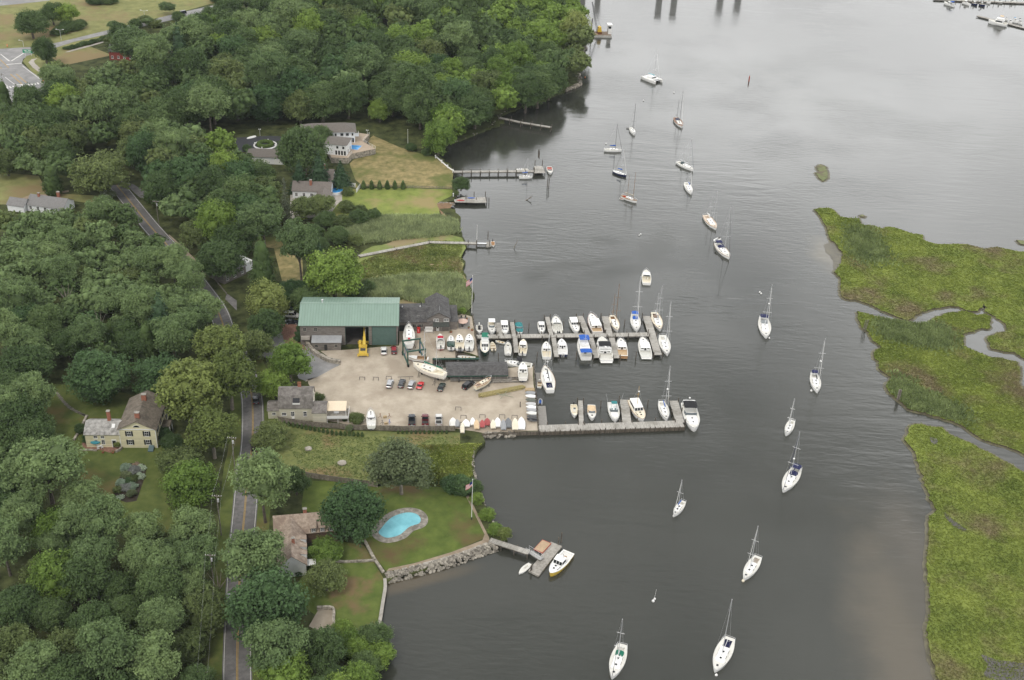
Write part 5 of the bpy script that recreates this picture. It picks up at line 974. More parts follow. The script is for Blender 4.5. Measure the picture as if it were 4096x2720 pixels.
    def hardtop(s, t0, t1, wf, zt, mat=None, name='hardtop'):
        L = s.L; x0, x1 = -L/2+L*t0, -L/2+L*t1; w = wf*s.B/2; zb = s.sheer((t0+t1)/2); o = MB().box(x0, x1, -w, w, zb+zt, zb+zt+.1, .12, .1).build(name, mat or s.h.active_material, s.root); m = MB()
        for x in (x0+.15, x1-.15):
            for sg in (1, -1): m.tube((x, sg*w*.9, zb-.1), (x, sg*w*.9, zb+zt), .04, n=5)
        m.build('pillar', alu, o); s.zt = zb+zt+.1; return o
    def windshield(s, t, wf=.7, h=.55, run=.8, mat=None):
        L = s.L; x = -L/2+L*t; w = min(wf*s.B/2, s.hb(t)*.9); z = s.sheer(t); p = [(x-run, w), (x-.1, w*.86), (x+.12, 0), (x-.1, -w*.86), (x-run, -w)]; v = [(a, b, z-.02) for a, b in p]+[(a-.28, b*.93, z+h) for a, b in p]
        o = MB().add(v, [(i, i+1, 6+i, 5+i) for i in range(4)]).build('windshield', mat or tint, s.root); MB().path(v[5:], .03, 4).build('frame', alu, o); return o
    def seats(s, ts, wf=.5, mat=None, h=.5, name='seat'):
        for t in ts:
            x = -s.L/2+s.L*t; z = s.sheer(t)-.55
            for sg in (1, -1): MB().box(x-.25, x+.25, sg*wf*s.B/4-.22, sg*wf*s.B/4+.22, z, z+h).box(x-.3, x-.22, sg*wf*s.B/4-.22, sg*wf*s.B/4+.22, z+h, z+h+.4).build(name, mat or offw, s.root)
    def bench(s, t, wf=.8, mat=None):
        x = -s.L/2+s.L*t; w = s.hb(t)*wf; z = s.sheer(t)-.25; MB().box(x-.16, x+.16, -w, w, z, z+.06).build('thwart', mat or teak, s.root)
    def console(s, t, mat=None, top=None):
        x = -s.L/2+s.L*t; z = s.sheer(t)-.5; o = MB().box(x-.35, x+.35, -.42, .42, z, z+1.05, .08, .05).build('console', mat or s.h.active_material, s.root); MB().add([(x+.3, -.36, z+1.06), (x+.3, .36, z+1.06), (x+.1, .32, z+1.5), (x+.1, -.32, z+1.5)], [(0,1,2,3)]).build('windscreen', tint, o)
        if top: s.hardtop(t-.12, t+.12, .7, 1.7, top, 't_top')
        return o
    def outboard(s, n=1, mat=None):
        for i in range(n):
            y = (i-(n-1)/2)*.6; x = -s.L/2-.12; z = s.sheer(0)
            o = MB().loft([[(x-.05-.3*(k > 0)*0+dx, y+dy*w_, z+zz) for dx, dy in ((.22, 1), (.22, -1), (-.38, -1), (-.38, 1))] for zz, w_ in ((0, .13), (.2, .2), (.55, .2), (.7, .12)) for k in (1,)]).build('outboard_motor', mat or blackp, s.root, smooth=40); MB().box(x-.2, x+.05, y-.08, y+.08, z-1.1, z+.02).build('leg', mat or steel, o)
    def canvas(s, t0, t1, mat, h=.35, name='boat_cover'):
        secs = []; L = s.L
        for i in range(9):
            t = t0+(t1-t0)*i/8; x = -L/2+L*t; k = s.hb(t)*.98; z = s.sheer(t)+.03; hh = h*math.sin(math.pi*(.12+.8*i/8))**.6; secs.append([(x, k, z-.1), (x, k*.96, z+.03), (x, k*.5, z+hh*.8), (x, 0, z+hh), (x, -k*.5, z+hh*.8), (x, -k*.96, z+.03), (x, -k, z-.1)])
        return MB().loft(secs, True, True, False).build(name, mat, s.root, smooth=1)
    def box(s, name, t, y, z, l, w, h, mat):
        x = -s.L/2+s.L*t; zz = s.sheer(t)+z; return MB().box(x-l/2, x+l/2, y-w/2, y+w/2, zz, zz+h, .03, .03).build(name, mat, s.root)
    def platform(s, mat=None, l=.6):
        MB().box(-s.L/2-l, -s.L/2-.01, -s.B*.38, s.B*.38, .3, .38).build('swim_platform', mat or teak, s.root)
    def arch(s, t, mat=None, h=1.2):
        x = -s.L/2+s.L*t; w = s.hb(t)*.92; z = s.sheer(t); MB().loft([[(x-.2, y, zz), (x+.25, y, zz), (x+.25, y*.93, zz+.16), (x-.2, y*.93, zz+.16)] for y, zz in ((w, z), (w*.9, z+h), (-w*.9, z+h), (-w, z))]).build('radar_arch', mat or s.h.active_material, s.root)
    def dome(s, t, z, r=.28, y=0): x = -s.L/2+s.L*t; MB().ball((x, y, z), r, 8, 5, .8).build('radar_dome', whitep, s.root)
MOOR = 'sailboats on moorings in the river'
def sail(label, c, bow, stern, top, t=.56, B=None, hull=None, deck=None, cover=None, dodger=None, bimini=None, boom=.32, jib=True, spr=2, mizzen=None, mat=None, radar=None, zd=1.0, z0=0, group=MOOR, wellm=None, trunkm=None, bottom=None, rub=None, hm=None, ts=None, name='sailboat'):
    b = Boat(name, label, 'sailboat', c, bow, stern, 'sail', zd, B, None, hull, deck, group, z0, ts, bottom=bottom)
    b.deck((.08, .30), .42, .5, wellm); b.trunk(.32, .72, .56, .45, trunkm or (white if hull in (navy, dkgreen) else None)); b.foredeck_hatch(.84); b.rails()
    if rub: b.gunwale(rub)
    b.mast(t, top, h=hm, mat=mat, spr=spr, boom=boom, cover=cover, jib=jib, radar=radar)
    if mizzen: b.mast(mizzen[0], mizzen[1], h=mizzen[3] if len(mizzen) > 3 else None, mat=mat, r=.07, spr=1, boom=.2, cover=mizzen[2], jib=False)
    if dodger: b.dodger(.27, .40, .55, .75, dodger)
    if bimini: b.hoop(.07, .25, .62, 1.75, bimini)
    MB().torus((-b.L/2+b.L*.13, 0, b.sheer(.1)+.35), .38, .025, 12, 4).xform(Matrix.Identity(4)).build('wheel', alu, b.root)
    return b
def dinghy(label, c, bow, stern, hull=None, inner=None, zd=.45, z0=0, motor=False, B=None, group=None, cat='dinghy', benches=(.3, .6), name='dinghy'):
    b = Boat(name, label, cat, c, bow, stern, 'power', zd, B, None, hull, None, group, z0, n=10); b.deck((.06, .86), .86, .32, inner or cream)
    for t in benches: b.bench(t)
    if motor: b.outboard(1)
    return b
def inflatable(label, c, bow, stern, tubem, floorm, z0=0, zd=.4, B=None, motor=True):
    a, q = W(c, *bow, z0+zd), W(c, *stern, z0+zd); L = (a-q).length; w = (B or L*.5)/2; r = .2; o = thing('inflatable_dinghy', label, 'dinghy', (*((a+q)/2)[:2], z0), ang(q, a)); m = MB(); pts = [(-L/2, w-r, .25), (L*.2, w-r, .27), (L*.38, (w-r)*.75, .33), (L/2-.1, 0, .4), (L*.38, -(w-r)*.75, .33), (L*.2, -(w-r), .27), (-L/2, -(w-r), .25)]
    m.path(pts, r, 8); [m.ball(p, r, 8, 5) for p in pts]; m.build('tube', tubem, o, smooth=60); MB().prism([(-L/2+.1, -(w-r)), (L*.2, -(w-r)), (L*.42, 0), (L*.2, w-r), (-L/2+.1, w-r)], .1, .16).build('floor', floorm, o); MB().box(-L/2+.05, -L/2+.12, -(w-r), w-r, .1, .5).build('transom', graywood, o)
    if motor: MB().box(-L/2-.3, -L/2+.05, -.14, .14, .5, .95, .06, .03).box(-L/2-.2, -L/2-.02, -.06, .06, -.3, .5).build('outboard_motor', blackp, o)
    return o
# ---- sailboats on the moorings, far to near
b = Boat('catamaran', 'white sailing catamaran with pale blue sail cover on the upper river', 'catamaran', 'd1', (1146, 950), (975, 885), 'sail', 1.5, 1.7, None, white, None, MOOR, ts=.7, n=10)
L = b.L; root = b.root
for ch in list(root.children):
    ch.location.y = 2.5; d_ = ch.copy(); COL.objects.link(d_); d_.parent = root; d_.location.y = -2.5
md_ = MB().box(-L*.42, L*.22, -2.6, 2.6, .85, 1.45).box(-L*.42, -L*.2, -2.4, 2.4, 1.45, 1.55).build('bridge_deck', white, root); s_ = MB().loft([[(x, y*k, z) for y, z in ((2.2, 1.45), (1.9, 2.5), (-1.9, 2.5), (-2.2, 1.45))] for x, k in ((-L*.2, 1), (L*.12, .85))]).build('saloon', white, root); MB().add([(L*.125, -1.5, 1.7), (L*.125, 1.5, 1.7), (L*.122, 1.4, 2.3), (L*.122, -1.4, 2.3)], [(0,1,2,3)]).build('saloon_window', glass, s_)
for s__ in (2.5, -2.5): MB().box(-L*.46, L*.47, s__-.55, s__+.55, 1.3, 1.42, .4, .2).build('hull_deck', white, root)
MB().tube((L*.36, -2.5, 1.2), (L*.36, 2.5, 1.2), .12).build('crossbeam', alu, root); MB().add([(L*.22, -2.3, 1.0), (L*.36, -2.3, 1.15), (L*.36, 2.3, 1.15), (L*.22, 2.3, 1.0)], [(0,1,2,3)]).build('trampoline', greyc, root)
b.mast(.62, (1092, 595), boom=.42, cover=M('pale_blue_canvas', (.25, .52, .60), .8, .05, 2), spr=2, radar=.3)
sail('white ketch with two dark masts and reddish deck near the channel', 'd1', (1412, 1490), (1335, 1385), (1438, 1080), .6, deck=M('red_teak_deck', (.28, .17, .12), .8, .2, 2), mat=steel, mizzen=(.2, (1388, 1182), None), dodger=M('slate_canvas', (.07, .08, .12), .85, .1, 2), trunkm=offw, rub=teak)
sail('small white sloop with dark mast and a grey dinghy off its side', 'd2', (517, 148), (478, 80), (521, -180), .6, mat=steel, jib=False, cover=None)
sail('white sloop lying broadside with a blue sail cover and dark mast', 'd2', (378, 322), (184, 318), (328, 46), .62, cover=bluec, mat=steel, jib=steel)
sail('dark navy hulled sloop with blue sail cover and white deck', 'd2', (430, 606), (286, 556), (402, 325), .62, hull=navy, deck=white, cover=bluec, mat=alu, jib=True)
sail('two masted schooner with brown wooden spars and a dinghy astern', 'd2', (545, 888), (378, 828), (517, 578), .74, mat=spruce, deck=teak, cover=M('buff_canvas', (.45, .42, .35), .85, .1, 2), mizzen=(.36, (431, 608), M('buff_sail', (.45, .42, .35), .85, .1, 2)), jib=False, rub=spruce, wellm=redp, name='schooner')
sail('white ketch with dark green deck canopy and raised boom', 'd2', (1166, 540), (990, 455), (1146, 203), .68, dodger=M('dark_slate_canvas', (.05, .075, .08), .85, .1, 2), mizzen=(.32, (1076, 275), None), jib=M('slate_sail', (.10, .13, .14), .8, .1, 2))
sail('small white sloop just below the green canopied ketch', 'd2', (1146, 800), (1085, 685), (1145, 562), .55, cover=bluec, boom=.2, B=3.1)
sail('white ketch with pale teak deck and twin masts in mid river', 'd2', (1418, 1190), (1297, 1045), (1417, 783), .68, deck=M('pale_teak_deck', (.60, .50, .40), .8, .12, 2), mizzen=(.34, (1350, 850), whitep), rub=teak, jib=False)
sail('white sloop with navy dodger carrying a dinghy on stern davits', 'd2', (1563, 1510), (1422, 1352), (1573, 963), .6, dodger=navyc, bimini=navyc, cover=navyc, jib=steel, rub=teak)
sail('large white sloop with navy bimini off the marsh tip', 'd3', (436, 645), (400, 435), (493, 100), .48, bimini=navyc, dodger=M('clear_vinyl', (.25, .27, .28), .3, .1, 2), radar=.55, boom=.28)
sail('white sloop with black boom cover and orange ball near the middle marsh', 'd3', (970, 1212), (930, 1022), (1066, 668), .56, cover=blackc, bimini=navyc, boom=.26, radar=.5)
sail('white sloop without canvas lying below the black covered sloop', 'd4', (1424, 352), (1490, 210), (1516, -10), .62, cover=whitep, boom=.3)
sail('large white sloop with a broad navy cockpit cover', 'd4', (1392, 945), (1548, 700), (1548, 330), .55, dodger=navyc, bimini=navyc, cover=navyc, radar=.45, jib=navyc, boom=.3)
sail('small white sloop with a blue sail cover south of the marina', 'd4', (247, 1195), (355, 1055), (320, 835), .6, cover=bluec, boom=.3, spr=1)
sail('white sloop with tan stern rail in the lower river', 'd5', (1457, 572), (1603, 355), (1597, 60), .6, wellm=M('beige_cockpit', (.45, .40, .34), .8, .1, 2), cover=None, boom=.25)
sail('white sloop with green dodger and a white radar ball at the stern', 'd5', (167, 1540), (272, 1215), (277, 975), .5, dodger=greenc, B=3.6, radar=None, boom=.2, jib=steel)
sail('beamy white sloop with navy cockpit and navy sail along its deck', 'd5', (1175, 1475), (1325, 1150), (1322, 775), .58, wellm=navyc, B=4.0, cover=None, jib=False, spr=0, boom=.38, dodger=None)
dinghy('grey dinghy beside the small sloop with dark mast', 'd2', (428, 80), (458, 92), greyc, greyc)
dinghy('white dinghy tied astern of the two masted schooner', 'd2', (352, 858), (398, 870), white, M('red_floor', (.35, .1, .06), .8, .1, 2), zd=.4)
inflatable('white inflatable hanging behind the sloop with davits', 'd2', (1395, 1330), (1450, 1300), whitep, greyc, .5)
# ---- north row of the main dock
ROW = 'boats berthed along the main dock'
def pb(label, c, bow, stern, **k): return Boat(k.pop('name', 'motorboat'), label, k.pop('cat', 'motorboat'), c, bow, stern, 'power', group=k.pop('group', ROW), **k)
b = pb('small white skiff with black console cover nearest the office', 'e2', (1425, 800), (1418, 668), zd=.8, B=2.3); b.deck((.05, .72), .8, .45); MB().box(-b.L*.3, b.L*.12, -.42, .42, .75, 1.25, .1, .1).build('console_cover', blackc, b.root); b.outboard(1, offw)
b = pb('white express cruiser with white aft hardtop by the first finger pier', 'e2', (1657, 812), (1640, 605), zd=1.1); b.deck((.06, .5), .8, .5, cream); b.windshield(.52, .75); b.seats((.4,)); b.hardtop(.05, .36, .8, 1.4); b.foredeck_hatch(.7); b.rails(True, False)
b = pb('white hardtop cruiser with two grey foredeck hatches', 'e2', (1886, 832), (1862, 618), zd=1.1); b.deck((.05, .3), .8, .5); b.house(.14, .52, .85, 1.4); b.trunk(.52, .8, .6, .25, None, False, False)
for y in (.4, -.4): b.box('deck_hatch', .66, y, .2, .9, .6, .06, greyc)
b.rails(True, False)
b = pb('runabout under a teal canvas cover', 'e2', (2157, 828), (2122, 622), zd=.9); b.deck((.08, .85), .8, .3); b.canvas(.03, .5, tealc, .5); b.canvas(.55, .88, tealc, .2, 'bow_cover'); b.windshield(.53, .8, .5, .5)
b = pb('white lobster style boat with pilothouse berthed bow in', 'c2', (868, 540), (856, 440), zd=1.1); b.deck((.05, .4), .8, .5); b.house(.3, .6, .8, 1.4); b.trunk(.6, .85, .6, .35)
b = pb('open white fishing boat with long bow pointing up river', 'c2', (992, 388), (1022, 540), zd=1.1); b.deck((.05, .52), .82, .55); b.windshield(.55, .75, .6); b.seats((.42, .3)); b.trunk(.56, .86, .65, .3, None, False); b.outboard(2, blackp); b.rails(True, False)
b = pb('white trunk cabin boat with square pilothouse berthed bow to the dock', 'c2', (1198, 535), (1155, 412), zd=1.1); b.deck((.04, .25), .8, .5); b.house(.1, .5, .85, 1.3); b.trunk(.5, .88, .65, .4)
b = pb('large white cruiser with maroon boot stripe and tan cockpit', 'c2', (1327, 362), (1392, 532), zd=1.2); b.deck((.03, .26), .82, .6, tan); b.house(.24, .6, .82, 1.5, ovb=1.0); b.trunk(.6, .88, .62, .4); b.rails(True, False); b.gunwale(maroon); b.platform()
sail('cream decked ketch with a wooden mainmast on the main dock', 'c2', (1580, 520), (1522, 378), (1591, 85), .62, mat=spruce, deck=cream, mizzen=(.18, (1548, 180), None), group=ROW, jib=False, rub=teak, wellm=teak, boom=.25)
sail('white sloop with blue cockpit canopy on the main dock', 'c2', (1762, 520), (1737, 365), (1798, 15), .5, dodger=bluec, bimini=bluec, group=ROW, boom=.25)
sail('brown decked ketch moored beside the outer end of the main dock', 'c2', (1982, 510), (1922, 350), (1990, 103), .6, deck=cream, mizzen=(.3, (1952, 172), None), group=ROW, rub=teak, wellm=M('brown_cockpit', (.16, .10, .07), .8, .2, 2), dodger=M('brown_canvas', (.22, .16, .12), .8, .1, 2), jib=False)
sail('tall masted white sloop along the outside of the dock head', 'c2', (2050, 742), (2000, 565), (2067, 252), .58, group=ROW, jib=True, boom=.3, cover=whitep)
# ---- south side of the main dock
b = pb('green hulled trawler with a dark green flybridge canopy', 'e2', (1522, 1175), (1520, 935), zd=1.2, hull=dkgreen, deck=cream); b.deck((.03, .18), .8, .5); o = b.house(.14, .62, .8, 1.7, white, white); b.box('flybridge', .34, 0, 1.6, b.L*.3, b.B*.62, .7, white); b.hoop(.12, .46, .72, 3.6, greenc); b.trunk(.62, .84, .6, .4, white); b.gunwale(white); b.dome(.46, b.zt+2.6, .2, .9)
dinghy('cream skiff with outboard tied beside the green trawler', 'e2', (1650, 972), (1680, 1120), cream, cream, motor=True, B=1.9)
dinghy('pale rowing dinghy lying under the main dock edge', 'e2', (1710, 952), (1880, 990), offw, cream)
b = pb('white center console with stern outboard near the second finger', 'c2', (545, 632), (546, 738), zd=.8); b.deck((.04, .84), .82, .45); b.console(.5); b.outboard(1, whitep); b.rails(True, False, .4)
b = pb('cream cockpit walkaround boat with a white hardtop', 'c2', (691, 605), (682, 735), zd=1.0, deck=cream); b.deck((.04, .5), .85, .5, cream); b.house(.44, .7, .75, 1.3, white, white, rearopen=True); b.seats((.34,), .5, cream); b.outboard(1, steel)
b = pb('white open backed lobster boat below the main dock', 'c2', (905, 628), (912, 772), zd=1.0); b.deck((.04, .42), .85, .55, cream); b.house(.42, .62, .75, 1.2); b.trunk(.6, .86, .62, .4)
b = pb('small navy hulled pilothouse boat berthed stern out', 'c2', (1050, 602), (1064, 745), zd=1.0, hull=navy, deck=white); b.deck((.04, .4), .82, .55, white); b.house(.4, .64, .72, 1.4, white, white); b.trunk(.62, .86, .6, .35, white); b.gunwale(white); b.outboard(2, whitep)
b = pb('trawler yacht with bright blue canopies over bridge and cockpit', 'c2', (1238, 585), (1283, 772), zd=1.3); b.deck((.02, .16), .85, .4); b.house(.2, .68, .78, 1.7); b.box('flybridge', .48, 0, 1.7, b.L*.28, b.B*.6, .7, white); b.hoop(.42, .68, .75, 3.6, bluec); b.hoop(.0, .2, .86, 2.0, bluec, 'cockpit_awning'); b.trunk(.68, .88, .6, .35); b.mast(.36, None, 5, r=.05, spr=1, jib=False, z=b.zt); b.rails(True, False)
b = pb('white sport cruiser with a black bimini and dark windows', 'c2', (1428, 580), (1476, 795), zd=1.3); b.deck((.05, .42), .82, .5); b.house(.3, .6, .8, 1.0, fr=1.1); b.windshield(.64, .8, .6, 1.5, glass); b.hoop(.36, .58, .8, 2.2, blackc); b.arch(.32, None, 1.6); b.rails(True, False); b.platform(white); b.box('radar_dome', .34, 0, 1.8, .6, .6, .3, whitep)
b = pb('picnic boat with varnished wood transom and tan cockpit', 'c2', (1606, 595), (1628, 758), zd=1.1); b.deck((.04, .4), .85, .55, tan); b.house(.38, .66, .8, 1.3, ovb=.5); b.trunk(.64, .88, .62, .35); MB().box(-b.L/2-.05, -b.L/2-.012, -b.B*.42, b.B*.42, .25, 1.0).build('wood_transom', teak, b.root); b.platform(); b.rails(True, False)
b = pb('white pilothouse cruiser nearest the dock head', 'c2', (1812, 585), (1852, 765), zd=1.1); b.deck((.04, .38), .84, .55, offw); b.house(.34, .64, .8, 1.4, ovb=.7); b.trunk(.62, .88, .62, .35); b.rails(True, False); b.platform(white, .5)
# ---- slip and wharf
WH = 'boats around the boat slip'
b = pb('large sport boat with black bimini lying across the wharf end', 'c2', (515, 815), (772, 848), zd=1.3, group=WH); b.deck((.05, .4), .82, .5); b.windshield(.52, .78, .7, 1.2); b.hoop(.36, .56, .8, 2.1, blackc); b.trunk(.54, .82, .6, .25, None, False); b.rails(True, False); b.seats((.3,))
def stand_set(b, name='cradle', mat=None, h=1.0):
    m = MB()
    for x in (-b.L*.28, b.L*.22):
        for sg in (1, -1): m.tube((x, sg*b.B*.55, 0), (x, sg*b.B*.36, h*1.15), .06, n=5).tube((x-.4, sg*b.B*.5, 0), (x, sg*b.B*.4, h*.8), .04, n=4)
        m.box(x-.2, x+.2, -.2, .2, 0, h*.6)
    o = thing('boat_stand', name, 'boat stand', (b.root.location.x, b.root.location.y, G+.05), b.root.rotation_euler.z, 'stands under boats ashore'); m.build('props', mat or steel, o)
ASH = 'boats hauled out in the yard'
ZA = G+1.15
b = pb('white pilothouse boat standing ashore at the wharf corner', 'c2', (686, 820), (688, 968), zd=1.1, z0=ZA, group=ASH, bottom=navy); b.deck((.04, .4), .84, .55); b.house(.38, .66, .8, 1.4); b.trunk(.64, .88, .6, .35); stand_set(b, 'blocks under the pilothouse boat at the wharf corner')
sail('large white sloop with dark furled boom berthed at the yard bulkhead', 'c2', (893, 850), (945, 1080), (940, 560), .62, group=WH, cover=blackc, rub=teak, boom=.42, radar=.3, wellm=navyc, zd=1.3)
dinghy('small white tender between the bulkhead and large sloop', 'c2', (846, 980), (840, 1055), white, cream, motor=False)
inflatable('grey inflatable with blue seats below the yard bulkhead', 'c2', (852, 1165), (848, 1215), greyc, bluec)
# ---- south dock
SD = 'boats berthed along the south dock'
b = pb('open cream cockpit skiff nearest the float on the south dock', 'c2', (1178, 1325), (1165, 1215), zd=.9, group=SD, deck=cream); b.deck((.05, .78), .84, .45, cream); b.console(.5); b.outboard(1)
b = pb('bowrider under tan canvas on the south dock', 'c2', (1340, 1350), (1332, 1218), zd=1.0, group=SD); b.deck((.05, .6), .8, .4); b.windshield(.6, .8, .5, .8); b.canvas(.08, .56, tan, .4); b.foredeck_hatch(.78)
b = pb('white sportfisher with a teal tower top on the south dock', 'c2', (1562, 1365), (1528, 1195), zd=1.1, group=SD); b.deck((.04, .48), .84, .55, white); b.windshield(.56, .75, .8, 1.0); b.seats((.42,), .6, tealc); b.hardtop(.3, .46, .5, 2.4, tealc, 'tower_top'); b.foredeck_hatch(.72); b.trunk(.57, .82, .6, .25, None, False, False); b.rails(True, False); MB().tube((-b.L*.1, b.B*.4, 1.2), (-b.L*.2, b.B*.75, 6), .03, n=4).tube((-b.L*.1, -b.B*.4, 1.2), (-b.L*.2, -b.B*.75, 6), .03, n=4).build('outrigger', alu, b.root)
b = pb('classic cream motor yacht with wooden mast on the south dock', 'c2', (1818, 1360), (1722, 1170), zd=1.4, group=SD, deck=cream); b.deck((.03, .15), .8, .4); b.house(.14, .62, .76, 1.6, white, white); b.trunk(.62, .86, .62, .5, cream); b.mast(.4, (1764, 1050), r=.08, spr=1, jib=False, mat=M('yellow_spar', (.42, .27, .08), .6, .1, 2), radar=.75, z=2.8); b.gunwale(teak)
sail('white sloop with a bright blue sail cover on the south dock', 'c2', (2045, 1358), (1990, 1185), (2086, 862), .55, group=SD, cover=bluec, radar=.5, rub=M('grey_toe_rail', (.3, .3, .3), .6, .1, 2))
b = pb('big white cruiser with black bimini at the end of the south dock', 'c2', (2306, 1445), (2240, 1200), zd=1.4, group=SD); b.deck((.05, .42), .82, .55); b.windshield(.5, .82, .9, 1.6); b.hoop(.12, .4, .82, 2.1, blackc); b.arch(.1, None, 1.7); b.trunk(.5, .84, .66, .3, None, False); b.foredeck_hatch(.78); b.rails(True, False); b.platform(white, .9); b.dome(.12, 4.2, .3)
# ---- boats ashore
b = sail('white sloop hauled out on stands beside the office', 'e2', (157, 640), (165, 1030), None, .55, B=3.9, z0=ZA+.6, zd=1.3, group=ASH, hm=3, jib=False, spr=0, boom=None, wellm=offw, bottom=navy)
for o in list(b.root.children):
    if o.name.startswith('mast'):
        for q in list(o.children): bpy.data.objects.remove(q)
        bpy.data.objects.remove(o)
MB().box(-b.L*.3, -b.L*.2, -.35, .35, 1.45, 1.6).build('companionway', redc, b.root); stand_set(b, 'stands under the sloop beside the office', None, 1.8)
def ashore(label, bow, stern, **k):
    b = pb(label, 'e2', bow, stern, zd=.9, z0=ZA-.45, group=ASH, bottom=k.pop('bottom', blackp), **k); b.deck((.05, .5), .84, .5, b.deckm); stand_set(b, 'blocks under the '+label.split(' hauled')[0], None, .6); return b
b = ashore('red canopied boat hauled out before the office', (716, 832), (730, 1062), bottom=redp); b.windshield(.52, .72); b.hoop(.42, .6, .7, 1.5, redc); b.outboard(1); b.seats((.36,)); b.trunk(.56, .84, .6, .2, None, False, False)
b = ashore('white boat with dark green cockpit cover hauled out', (912, 858), (914, 1080)); b.canvas(.14, .52, dkgreen, .35, 'cockpit_cover'); b.trunk(.54, .86, .6, .35); b.outboard(1)
b = ashore('white boat with twin outboards hauled out beside the green covered one', (1062, 832), (1072, 1088), deck=cream); b.house(.46, .62, .72, 1.0, white, white); b.trunk(.6, .88, .62, .35); b.outboard(2)
b = ashore('white boat with single outboard hauled out nearest the bulkhead', (1242, 832), (1240, 1088), deck=offw); b.house(.46, .62, .72, 1.0, white, white); b.trunk(.6, .88, .62, .35); b.outboard(1)
b = sail('big cream ketch with green sail covers hauled out on stands', 'c1', (1518, 822), (1872, 952), (1672, 460), .64, deck=cream, cover=greenc, mizzen=(.27, (1798, 645), greenc), z0=ZA+.6, zd=1.4, group=ASH, B=4.0, hull=M('aged_cream_hull', (.76, .73, .66), .5, .06, 1), bottom=dkgreen, boom=.3, jib=False); stand_set(b, 'tall stands under the cream ketch', None, 1.9)
b = pb('wooden cockpit boat hanging in the green travel lift', 'e2', (140, 1232), (508, 1262), zd=.9, z0=ZA, group=ASH, hull=offw, deck=offw, bottom=maroon); b.deck((.06, .55), .8, .45, teak); b.gunwale(teak)
b = dinghy('long white skiff lying on the float in the slip', 'e2', (1030, 1232), (1350, 1258), white, offw, .6, .4, False, 1.7, benches=(.35, .55, .72))
b = sail('small wooden decked sloop hauled out by the timber pile', 'c2', (388, 962), (238, 1050), None, .5, deck=M('salmon_deck', (.48, .36, .26), .8, .1, 2), z0=ZA-.2, zd=1.0, group=ASH, hm=3, jib=False, spr=0, boom=None, bottom=M('pale_blue_paint', (.16, .30, .42), .6, .1, 2), wellm=teak, rub=teak, hull=cream)
for o in list(b.root.children):
    if o.name.startswith('mast'):
        for q in list(o.children): bpy.data.objects.remove(q)
        bpy.data.objects.remove(o)
stand_set(b, 'blocks under the small wooden decked sloop', None, .9)
b = pb('white cabin boat hauled out beside the cream house', 'c1', (1052, 1345), (1060, 1520), zd=1.1, z0=ZA-.2, group=ASH, bottom=navy); b.deck((.05, .42), .84, .55, white); b.house(.42, .6, .7, 1.0); b.trunk(.58, .86, .62, .35); MB().box(-b.L*.1, -b.L*.06, -b.B*.4, b.B*.4, 1.5, 1.65).build('blue_rail', navyc, b.root); b.rails(True, False); stand_set(b, 'blocks under the cabin boat by the cream house', None, .9)
# ---- other boats
b = pb('lone white open motorboat drifting above the main dock', 'c0', (1490, 622), (1491, 652), zd=1.0, group=None); b.deck((.05, .5), .84, .5, cream); b.windshield(.55, .75); b.seats((.4,)); b.hardtop(.34, .54, .7, 1.5); b.rails(True, False)
b = pb('yellow hulled lobster boat moored to the garden float', 'c4', (1958, 832), (2085, 682), zd=1.2, hull=yellowp, deck=white, B=3.5, group=None); b.deck((.03, .46), .86, .6, white); b.house(.42, .66, .78, 1.6, white, white, ovb=.3); b.trunk(.64, .86, .62, .5, white); b.gunwale(white); b.box('engine_box', .26, 0, -.5, 1.6, .7, .4, teak); MB().tube((0, .8, 3), (0, .8, 4.2), .05).build('exhaust_pipe', steel, b.root)
b = Boat('sailing_dinghy', 'white sailing dinghy tied to the garden float', 'dinghy', 'c4', (1746, 832), (1822, 765), 'sail', .45, 1.6, None, white); b.deck((.2, .5), .3, .25)
sail('small white sailboat with blue cover moored at the piled jetty', 'c8', (2075, 512), (1985, 515), (2046, 395), .6, cover=bluec, group=None, zd=.9, boom=.4, spr=1, jib=False)
b = pb('white cuddy boat tied on the far side of the piled jetty', 'c8', (1960, 468), (2045, 466), zd=.8, group=None); b.deck((.05, .5), .8, .4); b.trunk(.5, .85, .6, .3)
b = pb('white runabout with a red interior off the piled jetty', 'c8', (2195, 492), (2188, 448), zd=.8, group=None); b.deck((.06, .6), .8, .4, M('coral_vinyl', (.5, .16, .13), .7, .1, 2)); b.windshield(.62, .7, .4)
dinghy('small white skiff with a tan interior by the boardwalk float', 'c8', (1810, 986), (1806, 952), white, M('orange_tan', (.5, .3, .16), .8, .1, 2), motor=True)
# far marina at the top right
FM = 'yachts in the far marina'
o = thing('far_dock', 'grey pontoon in the far marina carrying the large yacht', 'dock', at('d6', 1470, 300, 0)); run(o, 'walkway', W('d6', 1470, 295, .8), W('d6', 2500, 560, .8), 2.5, .8)
o = thing('far_dock', 'piled dock along the top right edge of the far marina', 'dock', at('d6', 700, 0, 0)); run(o, 'walkway', W('d6', 640, -15, .8), W('d6', 2500, 55, .8), 3, .8)
for i in range(12): p = W('d6', 1050+i*105, 75+rnd.uniform(-5, 5)-i*1.5, 0); pile(o, p.x-o.location.x, p.y-o.location.y, 3)
b = pb('large white motor yacht on the far pontoon', 'd6', (1685, 375), (2040, 450), zd=1.8, group=FM, B=4.6); b.deck((.03, .2), .8, .5); b.house(.2, .68, .8, 1.8); b.box('flybridge', .4, 0, 1.9, b.L*.36, b.B*.6, .8, white); b.hoop(.26, .45, .6, 4.3, tan)
